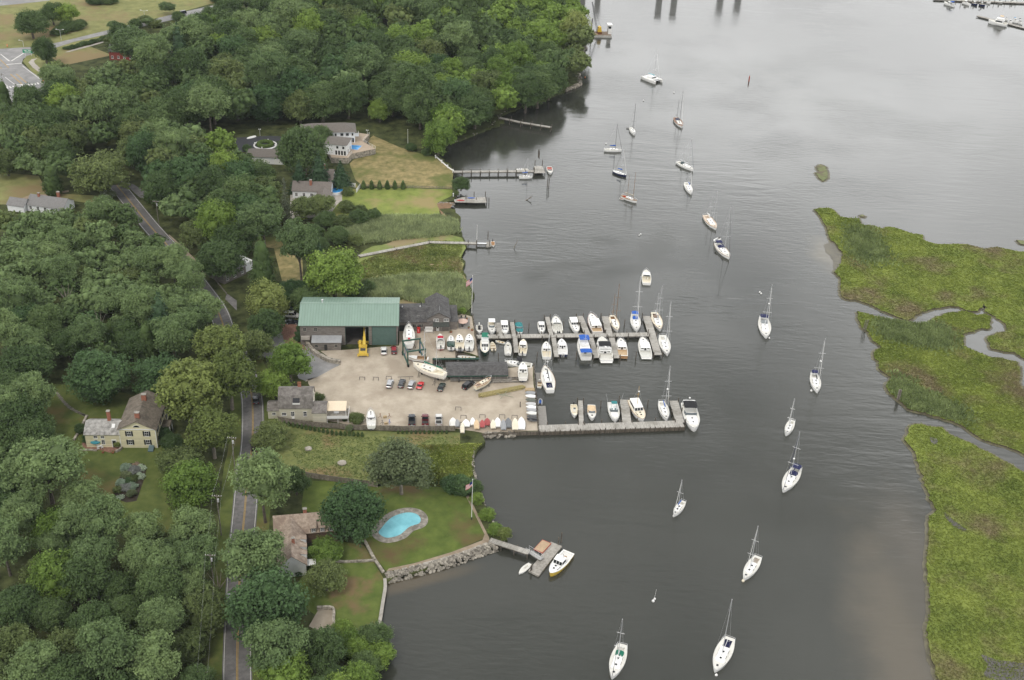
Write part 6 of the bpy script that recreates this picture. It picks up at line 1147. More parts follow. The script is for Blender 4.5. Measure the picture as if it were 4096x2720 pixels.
for i, (x0, y0, x1, y1, lab, cm) in enumerate(((840, 30, 1030, 95, 'white yacht with a blue stern nearest the far dock end', bluec), (1330, 65, 1200, 30, 'white cruiser behind the yacht with blue stern', None), (1480, 68, 1370, 45, 'white far cruiser beside a row of dark piles', None), (1625, 85, 1510, 65, 'dark hulled far cruiser by the piles', blackc), (1730, 30, 1650, 25, 'white far cruiser with red bow', None), (1960, 25, 1840, 15, 'small white far boat along the top edge', None), (2220, 25, 2080, 12, 'white far boat nearest the right corner', None), (2140, 420, 2070, 395, 'small white boat beside the large far yacht', None), (2260, 400, 2150, 380, 'far cruiser with a pale blue canopy', M('sky_blue_canvas', (.15, .35, .6), .8, .1, 2)), (2340, 430, 2250, 400, 'far cruiser at the right picture edge', blackc), (2060, 350, 2000, 340, 'small tender behind the large far yacht', None))):
    b = pb(lab, 'd6', (x0, y0), (x1, y1), zd=1.3, group=FM, hull=(navy if 'dark' in lab else white)); b.deck((.04, .35), .82, .5); b.house(.34, .62, .75, 1.4, white, white)
    if cm: b.hoop(.08, .36, .8, 2.0, cm)
# ================================================================== VEHICLES AND YARD THINGS
headm = M('headlamp', (.7, .7, .68), .2, .05, 3, spec=.6); tailm = M('tail_lamp', (.42, .015, .012), .3, .1, 3, spec=.5)
def car(label, c, front, rear, body, kind='sedan', W_=1.8, cat='car', z=G+.05, group='vehicles parked in the marina yard', L=None, roofm=None, name=None, heading=None, mid=None):
    if mid: p = W(c, *mid, z+.7); rot = heading; L = L or 4.5; loc = (p.x, p.y, z)
    else:
        a, b = W(c, *front, z+.7), W(c, *rear, z+.7); rot = ang(b, a); p = (a+b)/2; loc = (p.x, p.y, z); L = L or {'pickup': 5.4, 'wagon': 4.6, 'suv': 4.9, 'sedan': 4.5, 'roadster': 4.0, 'van': 5.2}[kind]
    o = thing(name or {'pickup': 'pickup_truck', 'suv': 'parked_suv', 'van': 'van'}.get(kind, 'parked_car'), label, cat, loc, rot, group); w = W_/2
    H = {'pickup': (1.0, 1.75), 'wagon': (.88, 1.48), 'suv': (1.02, 1.78), 'sedan': (.85, 1.40), 'roadster': (.8, 1.2), 'van': (1.15, 1.95)}[kind]
    zb, zt = H; prof = [(-L/2, .45, zb-.12, .9), (-L/2+.12, .3, zb, .97), (-L*.3, .27, zb+.02, 1), (0, .27, zb, 1), (L*.22, .27, zb-.03, 1), (L*.42, .3, zb-.14, .96), (L/2-.08, .33, zb-.28, .88), (L/2, .45, zb-.36, .8)]
    secs = [[(x, w*k, z0+.08), (x, w*k, (z0+z1)*.5), (x, w*k*.95, z1), (x, w*k*.55, z1+.04), (x, -w*k*.55, z1+.04), (x, -w*k*.95, z1), (x, -w*k, (z0+z1)*.5), (x, -w*k, z0+.08), (x, -w*k*.8, z0), (x, w*k*.8, z0)] for x, z0, z1, k in prof]
    if kind == 'pickup':
        bm_ = MB(); cab = [(x, *r) for x, *r in prof if x >= -L*.0-1e-6]; secs2 = [[(x, w*k, z0+.08), (x, w*k, (z0+z1)*.5), (x, w*k*.95, z1), (x, w*k*.55, z1+.04), (x, -w*k*.55, z1+.04), (x, -w*k*.95, z1), (x, -w*k, (z0+z1)*.5), (x, -w*k, z0+.08), (x, -w*k*.8, z0), (x, w*k*.8, z0)] for x, z0, z1, k in [(-L*.07, .3, zb, 1)]+cab]
        bm_.loft(secs2).box(-L/2+.02, -L*.07-.003, -w*.98, -w*.86, .42, zb+.03).box(-L/2+.02, -L*.07-.003, w*.86, w*.98, .42, zb+.03).box(-L/2, -L/2+.1, -w*.86, w*.86, .45, zb).box(-L*.12, -L*.07-.003, -w*.86, w*.86, .45, zb+.03); bo = bm_.build('body', body, o, smooth=35)
        MB().box(-L/2+.1, -L*.12, -w*.86, w*.86, .5, .62).build('truck_bed', M('bed_liner', (.05, .048, .045), .9, .3, 2), o)
        cx = [(-L*.1, .0), (-L*.04, zt-zb), (L*.09, zt-zb), (L*.2, .0)]
    else:
        bo = MB().loft(secs).build('body', body, o, smooth=35)
        cx = {'wagon': [(-L/2+.12, 0), (-L*.40, zt-zb), (L*.03, zt-zb), (L*.2, 0)], 'suv': [(-L/2+.08, 0), (-L*.43, zt-zb), (L*.06, zt-zb), (L*.2, 0)], 'sedan': [(-L*.40, 0), (-L*.22, zt-zb), (L*.02, zt-zb), (L*.2, 0)], 'roadster': [(-L*.26, 0), (-L*.14, zt-zb), (L*.02, zt-zb), (L*.14, 0)], 'van': [(-L/2+.05, 0), (-L*.46, zt-zb), (L*.2, zt-zb), (L*.34, 0)]}[kind]
    kk = (.93, .76, .76, .9); z1 = zb+.005
    gsec = [[(x, w*k, z1+h_*.999), (x, -w*k, z1+h_*.999)] for (x, h_), k in zip(cx, kk)]
    v = [(cx[0][0], w*.93, z1), (cx[1][0], w*.76, zt-.03), (cx[2][0], w*.76, zt-.03), (cx[3][0], w*.9, z1)]; v += [(x, -y, q) for x, y, q in v]
    MB().add(v, [(0,1,2,3), (7,6,5,4), (0,4,5,1), (3,2,6,7), (1,5,6,2)]).build('windows', glass, o, smooth=False)
    rm = roofm or body
    if kind == 'roadster': MB().box(cx[1][0]-.75, cx[2][0]-.3, -w*.72, w*.72, zb-.02, zb+.16, .1, .05).build('open_cockpit', blackp, o)
    rf = MB().box(cx[1][0]-.02, cx[2][0]+.02, -w*.775, w*.775, zt-.035, zt+.015, .06, .05); 
    for s in (1, -1):
        rf.add([(cx[0][0], s*w*.93, z1), (cx[1][0], s*w*.775, zt), (cx[1][0]+.12, s*w*.778, zt), (cx[0][0]+.16, s*w*.935, z1)], [(0,1,2,3)]).add([(cx[3][0], s*w*.905, z1), (cx[2][0], s*w*.775, zt), (cx[2][0]-.1, s*w*.778, zt), (cx[3][0]-.13, s*w*.91, z1)], [(0,1,2,3)])
        m_ = (cx[1][0]+cx[2][0])/2; rf.add([(m_-.06, s*w*.93, z1), (m_-.05, s*w*.785, zt), (m_+.05, s*w*.785, zt), (m_+.06, s*w*.93, z1)], [(0,1,2,3)])
    rf.build('roof', rm, o)
    for x in (-L*.31, L*.31):
        for s in (1, -1):
            t_ = MB().tube((x, s*(w-.22), .33), (x, s*(w+.015), .33), .33, n=14).build('wheel', rubber, o, smooth=40); MB().tube((x, s*(w+.012), .33), (x, s*(w+.022), .33), .2, n=10).build('rim', alu, t_)
    for s in (1, -1):
        MB().box(L/2-.16, L/2-.01, s*w*.62-.2, s*w*.62+.2, zb-.42, zb-.26).build('headlight', headm, o); MB().box(-L/2-.012, -L/2+.1, s*w*.7-.14, s*w*.7+.14, zb-.3, zb-.1).build('tail_light', tailm, o)
        MB().box(cx[3][0]-.3, cx[3][0]-.12, s*(w+.1)-.1, s*(w+.1)+.1, zb, zb+.16).build('wing_mirror', body, o)
    MB().box(-L/2-.02, -L/2+.06, -.26, .26, .55, .67).build('licence_plate', whitep, o)
    MB().box(-L/2-.05, -L/2+.1, -w*.86, w*.86, .36, .48).build('rear_bumper', steel if kind != 'pickup' else alu, o)
    return o
dkb = M('blue_black_paint', (.02, .026, .035), .25, .1, 1, spec=.5); dkg = M('deep_green_paint', (.018, .035, .03), .25, .1, 1, spec=.5); bord = M('dark_red_paint', (.12, .012, .018), .25, .1, 1, spec=.5); redc2 = M('bright_red_paint', (.55, .02, .025), .25, .06, 1, spec=.5)
car('silver hatchback, leftmost of the row of cars in the yard', 'c3', (1545, 115), (1520, 195), silver, 'wagon')
car('black station wagon parked between two silver cars', 'c3', (1690, 105), (1655, 198), dkb, 'wagon')
car('silver station wagon parked beside the red roadster', 'c3', (1808, 120), (1770, 210), silver, 'wagon')
car('bright red open roadster in the gravel yard', 'c3', (1910, 135), (1873, 212), redc2, 'roadster', 1.72)
car('dark green sedan parked alone right of the red roadster', 'c3', (2165, 150), (2118, 236), dkg, 'sedan', 1.75)
car('black estate car parked beside the small wooden decked sloop', 'c2', (215, 1000), (130, 1065), blackp, 'suv')
car('white coupe before the green roller door', 'c1', (1195, 645), (1198, 735), whitep, 'sedan', 1.8)
car('dark red station wagon with roof rack beside the white coupe', 'c1', (1308, 640), (1310, 720), bord, 'wagon', roofm=M('red_roof_rack', (.28, .03, .04), .6, .2, 3))
car('dark grey pickup truck with an empty open bed', 'c3', (1792, 510), (1792, 655), dkb, 'pickup', 1.98, 'pickup')
car('dark red pickup truck between the grey and white ones', 'c3', (1950, 505), (1950, 655), bord, 'pickup', 1.98, 'pickup')
car('white and silver pickup truck nearest the dinghy rack', 'c3', (2110, 510), (2110, 652), M('pale_silver_paint', (.60, .60, .58), .35, .05, 1, metal=.2), 'pickup', 1.95, 'pickup')
car('white pickup with a matching cargo cap beside the shed', 'c1', (262, 305), (90, 300), whitep, 'van', 1.95, 'pickup')
car('dark sedan parked next to the white capped pickup', 'c1', (252, 372), (115, 375), dkb, 'sedan')
car('dark blue van behind the white capped pickup under trees', 'c1', (160, 235), (50, 245), M('blue_paint', (.03, .06, .11), .3, .1, 1), 'van', 1.9, 'van')
car('grey car parked behind the tan awning of the cream house', 'c3', (874, 395), (874, 450), M('blue_grey_car_paint', (.16, .21, .25), .3, .1, 1), 'sedan')
ON = 'vehicles on the main road'
car('dark car on the main road above the yellow house', 'c5', (2318, 225), (2326, 300), dkb, 'sedan', group=ON, z=G+.07)
car('dark car with red tail lights below trees on the main road', 'c5', (2308, 640), (2312, 760), M('plum_paint', (.03, .012, .025), .3, .1, 1), 'suv', group=ON, z=G+.07)
car('silver car partly under the tree on the lower main road', 'c6', (2090, 880), (2088, 800), silver, 'sedan', group=ON, z=G+.07)
car('small dark car leaving the upper left crossroads', 'c7', (300, 925), (280, 885), dkb, 'sedan', group=None, z=G+.06)
car('dark van on the highway at the top edge of the woods', 'c7', (1690, 128), (1745, 118), dkb, 'van', group=None, z=G+.06)
# ---- yellow crane truck
p, q = W('c1', 968, 735, G+1), W('c1', 972, 600, G+1); cr_ = thing('mobile_crane', 'yellow mobile crane with its boom laid back toward the open shed', 'crane', (*((p+q)/2)[:2], G+.05), ang(q, p)); Lc_ = (p-q).length
MB().box(-Lc_/2, Lc_/2, -1.25, 1.25, .75, 1.35).box(Lc_*.2, Lc_/2, -1.3, 1.3, 1.35, 1.95, .2, .1).box(Lc_/2, Lc_/2+.35, -1.3, 1.3, .6, 1.3).build('chassis', yellowp, cr_)
for x in (-Lc_*.3, Lc_*.3):
    for s in (1, -1): t_ = MB().tube((x, s*.85, .72), (x, s*1.35, .72), .72, n=16).build('wheel', rubber, cr_, smooth=40); MB().tube((x, s*1.34, .72), (x, s*1.37, .72), .36, n=10).build('rim', yellowp, t_)
for x in (-Lc_/2-.1, Lc_/2+.1):
    for s in (1, -1): MB().box(x-.15, x+.15, s*1.5-.25, s*1.5+.25, .3, 1.2).build('outrigger', yellowp, cr_)
MB().box(-Lc_*.36, Lc_*.16, -.95, .95, 1.4, 2.2, .1, .1).box(Lc_*.02, Lc_*.18, -1.2, 1.2, 1.5, 2.4).build('turntable', yellowp, cr_)
cb = MB().box(-Lc_*.22, Lc_*.06, -1.4, -.5, 1.5, 3.1, .15, .08).build('cab', yellowp, cr_); MB().box(-Lc_*.19, Lc_*.04, -1.415, -1.4, 2.1, 2.9).box(-Lc_*.235, -Lc_*.22, -1.3, -.6, 2.1, 2.9).build('cab_window', glass, cb)
MB().loft([[(x, .38+dy*w, zz+dz*w) for dy, dz in ((-1, -1), (1, -1), (1, 1), (-1, 1))] for x, zz, w in ((Lc_*.16, 2.6, .42), (-Lc_*.35, 3.4, .4), (-Lc_*.35, 3.4, .32), (-Lc_*.9, 4.35, .3), (-Lc_*.9, 4.35, .25), (-Lc_*1.25, 5.0, .24))]).build('boom', yellowp, cr_)
MB().box(-Lc_*1.3, -Lc_*1.2, .05, .7, 4.5, 5.2).build('boom_head', yellowp, cr_); MB().box(Lc_*.24, Lc_*.44, -.8, .8, 1.96, 2.05).build('engine_grille', steel, cr_)
# ---- green travel lift
gl = M('lift_green_paint', (.035, .085, .065), .6, .12, 1)
A, B_ = W('c1', 1462, 868, G), W('c1', 1650, 842, G); rot = ang(A, B_); wl = (B_-A).length; tl = thing('travel_lift', 'tall green steel boat lift straddling a wooden boat by the slip', 'boat lift', (A.x, A.y, G), rot)
far = W('c1', 1455, 790, G); dep = 6.5; hL = hgt('c1', A, 1460, 712)-G
for x in (0, wl):
    for y in (0, dep): MB().box(x-.18, x+.18, y-.18, y+.18, .9, hL).build('leg', gl, tl)
    MB().box(x-.2, x+.2, -.8, dep+.8, .9, 1.25).build('side_beam', gl, tl)
    for y in (-.3, dep+.3): t_ = MB().tube((x-.22, y, .62), (x+.22, y, .62), .62, n=14).build('wheel', rubber, tl, smooth=40)
    MB().box(x-.16, x+.16, .18, dep-.18, hL-.45, hL-.05).build('side_girder', gl, tl)
for y in (0, dep): MB().box(-.3, wl+.3, y-.2, y+.2, hL, hL+.4).build('top_beam', gl, tl)
for x in (.3, wl-.3): MB().tube((x, dep*.25, 1.0), (x, dep*.25, hL), .05, n=4).tube((x, dep*.75, 1.0), (x, dep*.75, hL), .05, n=4).build('sling', bluec, tl)
a, b_ = W('e2', 583, 1277, G+.6), W('e2', 1420, 1273, G+.6); rw = thing('lift_runway', 'dark green steel runway beam along the boat slip', 'beam', (a.x, a.y, G+.2), ang(a, b_)); Lr = (b_-a).length; MB().box(0, Lr, -.25, .25, .1, .55).build('beam', gl, rw); [MB().box(Lr*k-.15, Lr*k+.15, -.12, .12, -2.2, .1).build('support', pilem, rw) for k in (.25, .55, .97)]
# ---- dinghies on racks
def shell(label, c, p0, p1, w, h, mat, z, group, tilt=0.0, name='stored_dinghy', trimm=None, cat='dinghy'):
    """overturned or tarped dinghy shell between two photographed ends"""
    a, b = W(c, *p0, z), W(c, *p1, z); L = max(2.0, (a-b).length); secs = []
    for i in range(9):
        t = i/8; k = w/2*max(.06, hb_power(min(t, .999), .8)); hh = h*(.75+.25*math.sin(math.pi*t)); secs.append([(-L/2+L*t, k*math.cos(math.pi*j/6), hh*math.sin(math.pi*j/6)**.8) for j in range(7)])
    o = thing(name, label, cat, (a+b)/2, ang(b, a), group); ob = MB().loft(secs, True, True).build('upturned_hull', mat, o, smooth=50)
    MB().loft([[(q[0][0], q[0][1]+.05, .0), (q[0][0], q[0][1]+.05, .07), (q[0][0], q[0][1]-.03, .07)] for q in secs]).loft([[(q[0][0], -q[0][1]-.05, .0), (q[0][0], -q[0][1]-.05, .07), (q[0][0], -q[0][1]+.03, .07)] for q in secs]).build('gunwale', trimm or greyc, ob)
    if tilt: o.rotation_euler = (0, -tilt, ang(b, a))
    return o
DR = 'dinghies on the rack along the south bulkhead'
for x, y0, y1, w, m_, lab in ((27, 1355, 1420, 2.2, offw, 'pale tarped dinghy at the left end of the south rack'), (68, 1370, 1425, 1.4, greyc, 'grey dinghy second from the left on the south rack'), (115, 1400, 1480, 1.3, cream, 'cream dinghy standing below the others near the grass'), (150, 1370, 1425, 2.3, white, 'white dinghy over a brown one near the left of the rack'), (213, 1355, 1410, 1.6, white, 'rounded white dinghy left of the tan one on the rack'), (250, 1375, 1445, 1.7, tan, 'tan and white dinghy hung low on the south rack'), (303, 1375, 1430, 1.6, M('faded_red_hull', (.38, .08, .08), .6, .15, 2), 'faded red dinghy on the south rack'), (350, 1358, 1412, 1.9, M('dull_red_hull', (.33, .07, .07), .6, .15, 2), 'dull red dinghy beside the faded red one'), (405, 1375, 1440, 1.7, cream, 'cream dinghy right of the red pair'), (448, 1355, 1425, 2.0, white, 'white dinghy stacked above a grey one on the rack'), (502, 1375, 1450, 1.6, greyc, 'grey inflatable with red bow on the south rack'), (548, 1358, 1430, 2.0, M('slate_tarp', (.17, .18, .19), .8, .15, 2), 'slate tarped dinghy on the south rack'), (612, 1362, 1450, 2.0, cream, 'cream topped dinghy second from the right on the rack'), (672, 1352, 1445, 2.3, white, 'large white dinghy at the right end of the south rack')):
    shell(lab, 'c2', (x, y0), (x+2, y1), w, .55, m_, G+1.0, DR, .18)
rk = thing('dinghy_rack', 'low timber rack holding a row of dinghies on the south bulkhead', 'rack', (*W('c2', 5, 1420, G)[:2], G)); a, b_ = W('c2', 5, 1410, G), W('c2', 700, 1405, G); L = (b_-a).length; m = MB(); [m.box(L*i/14-.07, L*i/14+.07, -.9, -.75, 0, 1.2).box(L*i/14-.07, L*i/14+.07, .75, .9, 0, .8) for i in range(15)]; m.box(0, L, -.9, -.76, .7, .85).box(0, L, .76, .9, .55, .7); q = m.build('timbers', graywood, rk); q.rotation_euler = (0, 0, ang(a, b_))
ER = 'dinghies on the rack by the east bulkhead'
for i, (y, m_, lab) in enumerate(((1075, woodt, 'empty timber crate at the top of the east rack'), (1108, greyc, 'grey dinghy below the crate on the east rack'), (1140, white, 'white dinghy third from the top on the east rack'), (1175, M('grey_green_tarp', (.13, .14, .12), .85, .15, 2), 'grey green tarped dinghy on the east rack'), (1213, M('light_grey_hull', (.5, .5, .5), .6, .08, 2), 'light grey dinghy in the middle of the east rack'), (1243, white, 'white dinghy below the light grey one'), (1270, M('mid_grey_hull', (.35, .35, .36), .6, .08, 2), 'mid grey dinghy between two white ones'), (1300, offw, 'off white dinghy third from the bottom on the east rack'), (1332, M('dark_grey_dinghy', (.10, .10, .10), .7, .2, 2), 'dark grey dinghy second from the bottom of the east rack'), (1358, blackp, 'black dinghy at the bottom of the east rack'))):
    if i == 0: p = W('c2', 752, y, G+.6); o = thing('timber_crate', lab, 'crate', (p.x, p.y, G+.05), .05); m = MB(); [m.box(-1.4, 1.4, -.8+k*.27, -.6+k*.27, .5, .6) for k in range(6)]; m.box(-1.4, -1.25, -.8, .8, 0, .5).box(1.25, 1.4, -.8, .8, 0, .5); m.build('slats', woodt, o)
    else: shell(lab, 'c2', (705+i*2, y), (800+i*2, y+6), 1.5, .5, m_, G+.6, ER)
# ---- timber pile, sawhorses, stands, odds and ends
tmp_ = W('c2', 285, 1140, G); q = W('c2', 685, 1060, G); tp_ = thing('pole_stack', 'stack of long yellow green timber poles lying in the yard', 'timber', (*((tmp_+q)/2)[:2], G+.05), ang(tmp_, q)); L = (q-tmp_).length; pg = M('new_treated_pole', (.25, .21, .09), .85, .2, 3, col2=(.34, .29, .13))
for i in range(9): y = -1.0+(i % 5)*.42+(.2 if i > 4 else 0); MB().tube((-L/2+rnd.uniform(-.8, .5), y, .2+.34*(i > 4)), (L/2+rnd.uniform(-.5, .8), y, .2+.34*(i > 4)), .19, .15, 8).build('pole', pg, tp_, smooth=60)
p, q = W('c2', 385, 1020, G), W('c2', 700, 1010, G); o = thing('plank_stack', 'old planks and spars lying along the storage shed', 'timber', (*((p+q)/2)[:2], G+.05), ang(p, q)); L = (q-p).length
for i in range(7): MB().box(-L/2+rnd.uniform(-6, 1), L/2-rnd.uniform(0, 4), i*.4-.15, i*.4+.12, .05, .25+rnd.uniform(0, .2)).build('plank', graywood if i % 2 else pilel, o)
p, q = W('c2', 0, 985, G), W('c2', 380, 975, G); o = thing('spar_rack', 'rack of dark spars and masts under the shed eave', 'rack', (*((p+q)/2)[:2], G+.05), ang(p, q)); L = (q-p).length
for i in range(5): MB().tube((-L/2, i*.35-1.6, .5+.1*i), (L/2-1, i*.35-1.6, .5+.1*i), .1, n=6).build('spar', graywood if i % 2 else steel, o)
MB().box(-L*.3, -L*.28, -1.8, .2, 0, .95).box(L*.28, L*.3, -1.8, .2, 0, .95).build('trestle', steel, o)
def trestle(label, c, x, y, w=1.6, h=1.0, rot=0.0, grp='steel trestles standing about the yard'):
    o = thing('trestle', label, 'trestle', at(c, x, y, G+.05), rot, grp); m = MB(); s = .05
    for a in (-w/2, w/2):
        for b in (-.35, .35): m.tube((a, b, 0), (a, b*.4, h), s, n=4)
        m.tube((a, -.3, .25), (a, .3, .25), s, n=4)
    m.tube((-w/2, -.14, h), (w/2, -.14, h), s, n=4).tube((-w/2, .14, h), (w/2, .14, h), s, n=4); m.build('frame', steel, o)
for c, x, y, lab in (('c3', 1207, 115, 'dark trestle alone on the left in the open gravel'), ('c3', 1368, 118, 'dark trestle left of the silver hatchback'), ('c3', 1520, 108, 'trestle just behind the silver hatchback'), ('c2', 127, 1348, 'trestle behind the left end of the dinghy rack'), ('c2', 305, 1342, 'trestle behind the red dinghies'), ('c2', 490, 1342, 'trestle behind the slate tarped dinghy'), ('c2', 607, 1348, 'rightmost trestle behind the dinghy rack'), ('c3', 2340, 470, 'trestle standing in the gravel above the dinghy rack')): trestle(lab, c, x, y)
p, q = W('c3', 1625, 85, G+1), W('c3', 1810, 80, G+1); o = thing('mast_rail', 'long thin spar resting on posts behind the parked cars', 'spar', (*((p+q)/2)[:2], G+.05), ang(p, q)); L = (q-p).length; MB().tube((-L/2, 0, 1), (L/2, 0, 1), .09, n=6).build('spar', steel, o); MB().tube((L*.25, 0, 0), (L*.25, 0, 1), .05).tube((-L*.3, 0, 0), (-L*.3, 0, 1), .05).build('posts', steel, o)
def jack(label, c, x, y, mat, k=1.0):
    o = thing('jack_stand', label, 'jack stand', at(c, x, y, G+.05), rnd.uniform(0, 6), 'boat jack stands beside the cabin boat'); m = MB()
    for i in range(3): m.tube((.55*k*math.cos(i*2.09), .55*k*math.sin(i*2.09), 0), (0, 0, .8*k), .045, n=4)
    m.tube((0, 0, .6*k), (0, 0, 1.2*k), .05, n=5).box(-.2, .2, -.15, .15, 1.2*k, 1.26*k); m.build('tripod', mat, o)
for x, y, m_, lab in ((1420, 560, rust, 'rusty jack stand nearest the cabin boat'), (1527, 560, rust, 'rusty jack stand right of the wooden block'), (1443, 635, steel, 'small dark jack stand in the lower left of the group'), (1528, 630, bluec, 'bluish jack stand in the lower right of the group'), (2055, 180, steel, 'dark jack stand alone right of the red roadster')): jack(lab, 'c3', x, y, m_)
for x, y, lab in ((1475, 560, 'stack of wooden blocks between the rusty jack stands'), (1487, 635, 'small wooden block stack below the other')):
    o = thing('block_stack', lab, 'blocks', at('c3', x, y, G+.05), .3); m = MB(); [m.box(-.5, .5, -.4+.5*(k % 2)*.3, .1+.2*(k % 2), k*.22, k*.22+.2) for k in range(3)]; m.build('blocks', woodt, o)
o = thing('picnic_pole_cross', 'crossed wooden spars with a teal line lying by the pole stack', 'spars', at('c2', 508, 1130, G+.4)); MB().tube((-2.6, .8, 0), (2.8, -.9, .05), .08).tube((.8, 2.0, .1), (-1.0, -2.2, .1), .08).tube((-1.5, -.5, .1), (2.2, .9, .15), .06).build('spars', M('teal_weathered_spar', (.26, .28, .20), .8, .3, 3), o)
o = thing('vending_machine', 'red drinks vending machine beside the office door', 'vending machine', at('e2', 332, 808, G+.05), RO); MB().box(-.5, .5, -.4, .4, 0, 1.9).build('cabinet', redp, o); MB().box(-.38, .2, -.42, -.4, .5, 1.7).build('front_panel', M('bright_red_panel', (.6, .04, .05), .4, .1, 2), o); MB().add([(-.1+.12*math.sin(i*.9)*.8+dx, -.425, .65+i*.16) for i in range(6) for dx in (0, .1)], [(2*i, 2*i+1, 2*i+3, 2*i+2) for i in range(5)]).build('white_wave', whitep, o)
o = thing('notice_board', 'white framed notice board standing in front of the office', 'notice board', at('e2', 520, 812, G+.05), RO); MB().box(-1.2, 1.2, -.05, .05, .3, 2.3).build('panel', whitep, o); MB().box(-1.0, .95, -.07, -.052, 1.2, 2.1).build('notices', M('printed_notices', (.55, .55, .53), .8, .25, 9), o); MB().box(-1.1, -1.0, -.06, .06, 0, .3).box(1.0, 1.1, -.06, .06, 0, .3).box(-.3, .3, -.04, .04, 2.3, 2.6).build('posts', graywood, o)
def umbrella(label, c, x, y, r, h, mat, z):
    o = thing('patio_umbrella', label, 'umbrella', at(c, x, y, z)); n = 8; m = MB(); m.add([(0, 0, h)]+[(r*math.cos(2*math.pi*i/n), r*math.sin(2*math.pi*i/n), h-.28*r) for i in range(n)]+[(r*.99*math.cos(2*math.pi*i/n), r*.99*math.sin(2*math.pi*i/n), h-.28*r-.16) for i in range(n)], [(0, 1+i, 1+(i+1) % n) for i in range(n)]+[(1+i, 9+i, 9+(i+1) % n, 1+(i+1) % n) for i in range(n)]); m.build('canopy', mat, o); MB().tube((0, 0, 0), (0, 0, h+.12), .035, n=6).build('pole', alu, o); MB().tube((0, 0, 0), (0, 0, .1), .3, n=10).build('base', steel, o); return o
def table(label, c, x, y, mat, z, r=.7): o = thing('patio_table', label, 'table', at(c, x, y, z)); MB().tube((0, 0, .7), (0, 0, .74), r, n=14).build('table_top', mat, o); [MB().tube((r*.6*math.cos(a), r*.6*math.sin(a), 0), (r*.6*math.cos(a), r*.6*math.sin(a), .7), .03, n=5).build('leg', mat, o) for a in (.8, 2.4, 3.9, 5.5)]
def chair(label, c, x, y, rot, mat, z, grp): 
    o = thing('patio_chair', label, 'chair', at(c, x, y, z), rot, grp); MB().box(-.25, .25, -.25, .25, .4, .46).build('seat', mat, o); MB().box(-.27, -.22, -.25, .25, .46, .95).build('backrest', mat, o); [MB().box(a-.025, a+.025, b-.025, b+.025, 0, .4).build('leg', mat, o) for a in (-.22, .22) for b in (-.22, .22)]
umbrella('faded pink umbrella on the office patio', 'e2', 1125, 690, 1.7, 2.4, M('faded_pink_canvas', (.55, .40, .33), .85, .06, 2), G+.05); table('round grey table under the pink umbrella', 'e2', 1125, 685, steel, G+.05, .8)
for x, y, r_, lab in ((1100, 550, -1.5, 'dark chair at the back left of the office patio'), (1175, 548, -1.5, 'dark chair at the back right of the office patio'), (1045, 620, 0, 'dark chair left of the pink umbrella'), (1205, 625, 3, 'dark chair right of the pink umbrella'), (1110, 705, 1.5, 'dark chair in front of the pink umbrella')): chair(lab, 'e2', x, y, r_, steel, G+.05, 'chairs on the office patio')
sheet('paved_patio', px('e2', [(1045, 530), (1260, 540), (1250, 750), (1050, 740)], G), G+.07, M('patio_slab', (.25, .23, .21), .9, .12, 1, world=True))
pot_leaf = M('pot_plant_leaf', (.08, .14, .03), .8, .3, 6, island=.3)
def pot(label, c, x, y, z, r=.35, flower=None):
    o = thing('potted_plant', label, 'plant', at(c, x, y, z)); MB().tube((0, 0, 0), (0, 0, .4), r*.7, r, 8).build('pot', M('terracotta', (.30, .12, .07), .9, .1, 3) if 'terracotta' not in bpy.data.materials else bpy.data.materials['terracotta'], o); g = random.Random(x); m = MB()
    for i in range(40): a = g.uniform(0, 6.28); d = g.uniform(0, r*1.1); s = .13; q = Vector((d*math.cos(a), d*math.sin(a), .45+g.uniform(0, .4)*(1-d/r*.5))); m.add([q+Vector((g.uniform(-s, s), g.uniform(-s, s), g.uniform(-s, s))) for _ in range(3)], [(0, 1, 2)])
    m.build('leaves', pot_leaf, o, rec=False)
pot('potted plant at the end of the office porch', 'e2', 912, 805, G+.05, .5); pot('potted plant near the bulkhead below the patio', 'e2', 1292, 770, G+.05, .45); pot('terracotta pot plant on the patio edge', 'e2', 1230, 730, G+.07); pot('terracotta pot plant behind the pink umbrella', 'e2', 1197, 565, G+.07)
# yellow house terrace
umbrella('teal umbrella over the white terrace table of the yellow house', 'c5', 880, 690, 1.6, 2.3, M('sea_teal_canvas', (.045, .22, .27), .85, .06, 2), G+.075); table('white table on the brick patio beneath the teal umbrella', 'c5', 905, 700, whitep, G+.075, .85)
for x, y, r_, lab in ((870, 690, 0, 'white chair on the left of the terrace table'), (915, 675, -1.5, 'white chair behind the terrace table'), (950, 672, 3.1, 'white chair right of the terrace table'), (895, 722, 1.5, 'white chair in front of the terrace table'), (930, 712, 2.2, 'white chair near the front right of the terrace table'), (1040, 668, 2.5, 'white chair beside the black door')): chair(lab, 'c5', x, y, r_, whitep, G+.075, 'white chairs on the brick patio')
for x, y, lab in ((935, 752, 'white bowl planter left of the patio steps'), (1025, 755, 'white bowl planter right of the patio steps')): pot(lab, 'c5', x, y, G+.05, .4)
wall_thing('stone_wall', 'low stone edging at the front of the brick patio', 'c5', [(730, 732), (800, 728), (880, 735)], .5, .35, stone); wall_thing('stone_wall', 'low stone wall between the brick patio and yellow gable', 'c5', [(1050, 748), (1085, 735), (1108, 712)], .5, .7, stone); wall_thing('stone_wall', 'stone edged wall beside the dark lawn left of the wing', 'c5', [(672, 640), (720, 560), (790, 420)], .6, .5, stone)
st = M('stepping_stone', (.22, .20, .17), .9, .25, 1, island=.2); m = MB()
for i, (x, y) in enumerate(spline([(450, 152), (520, 215), (580, 290), (640, 345), (720, 390), (785, 418)], 6)):
    p = W('c5', x, y, G); m.obox((p.x, p.y), rnd.uniform(-.4, .4), rnd.uniform(.8, 1.1), rnd.uniform(.6, .9), G, G+.08)
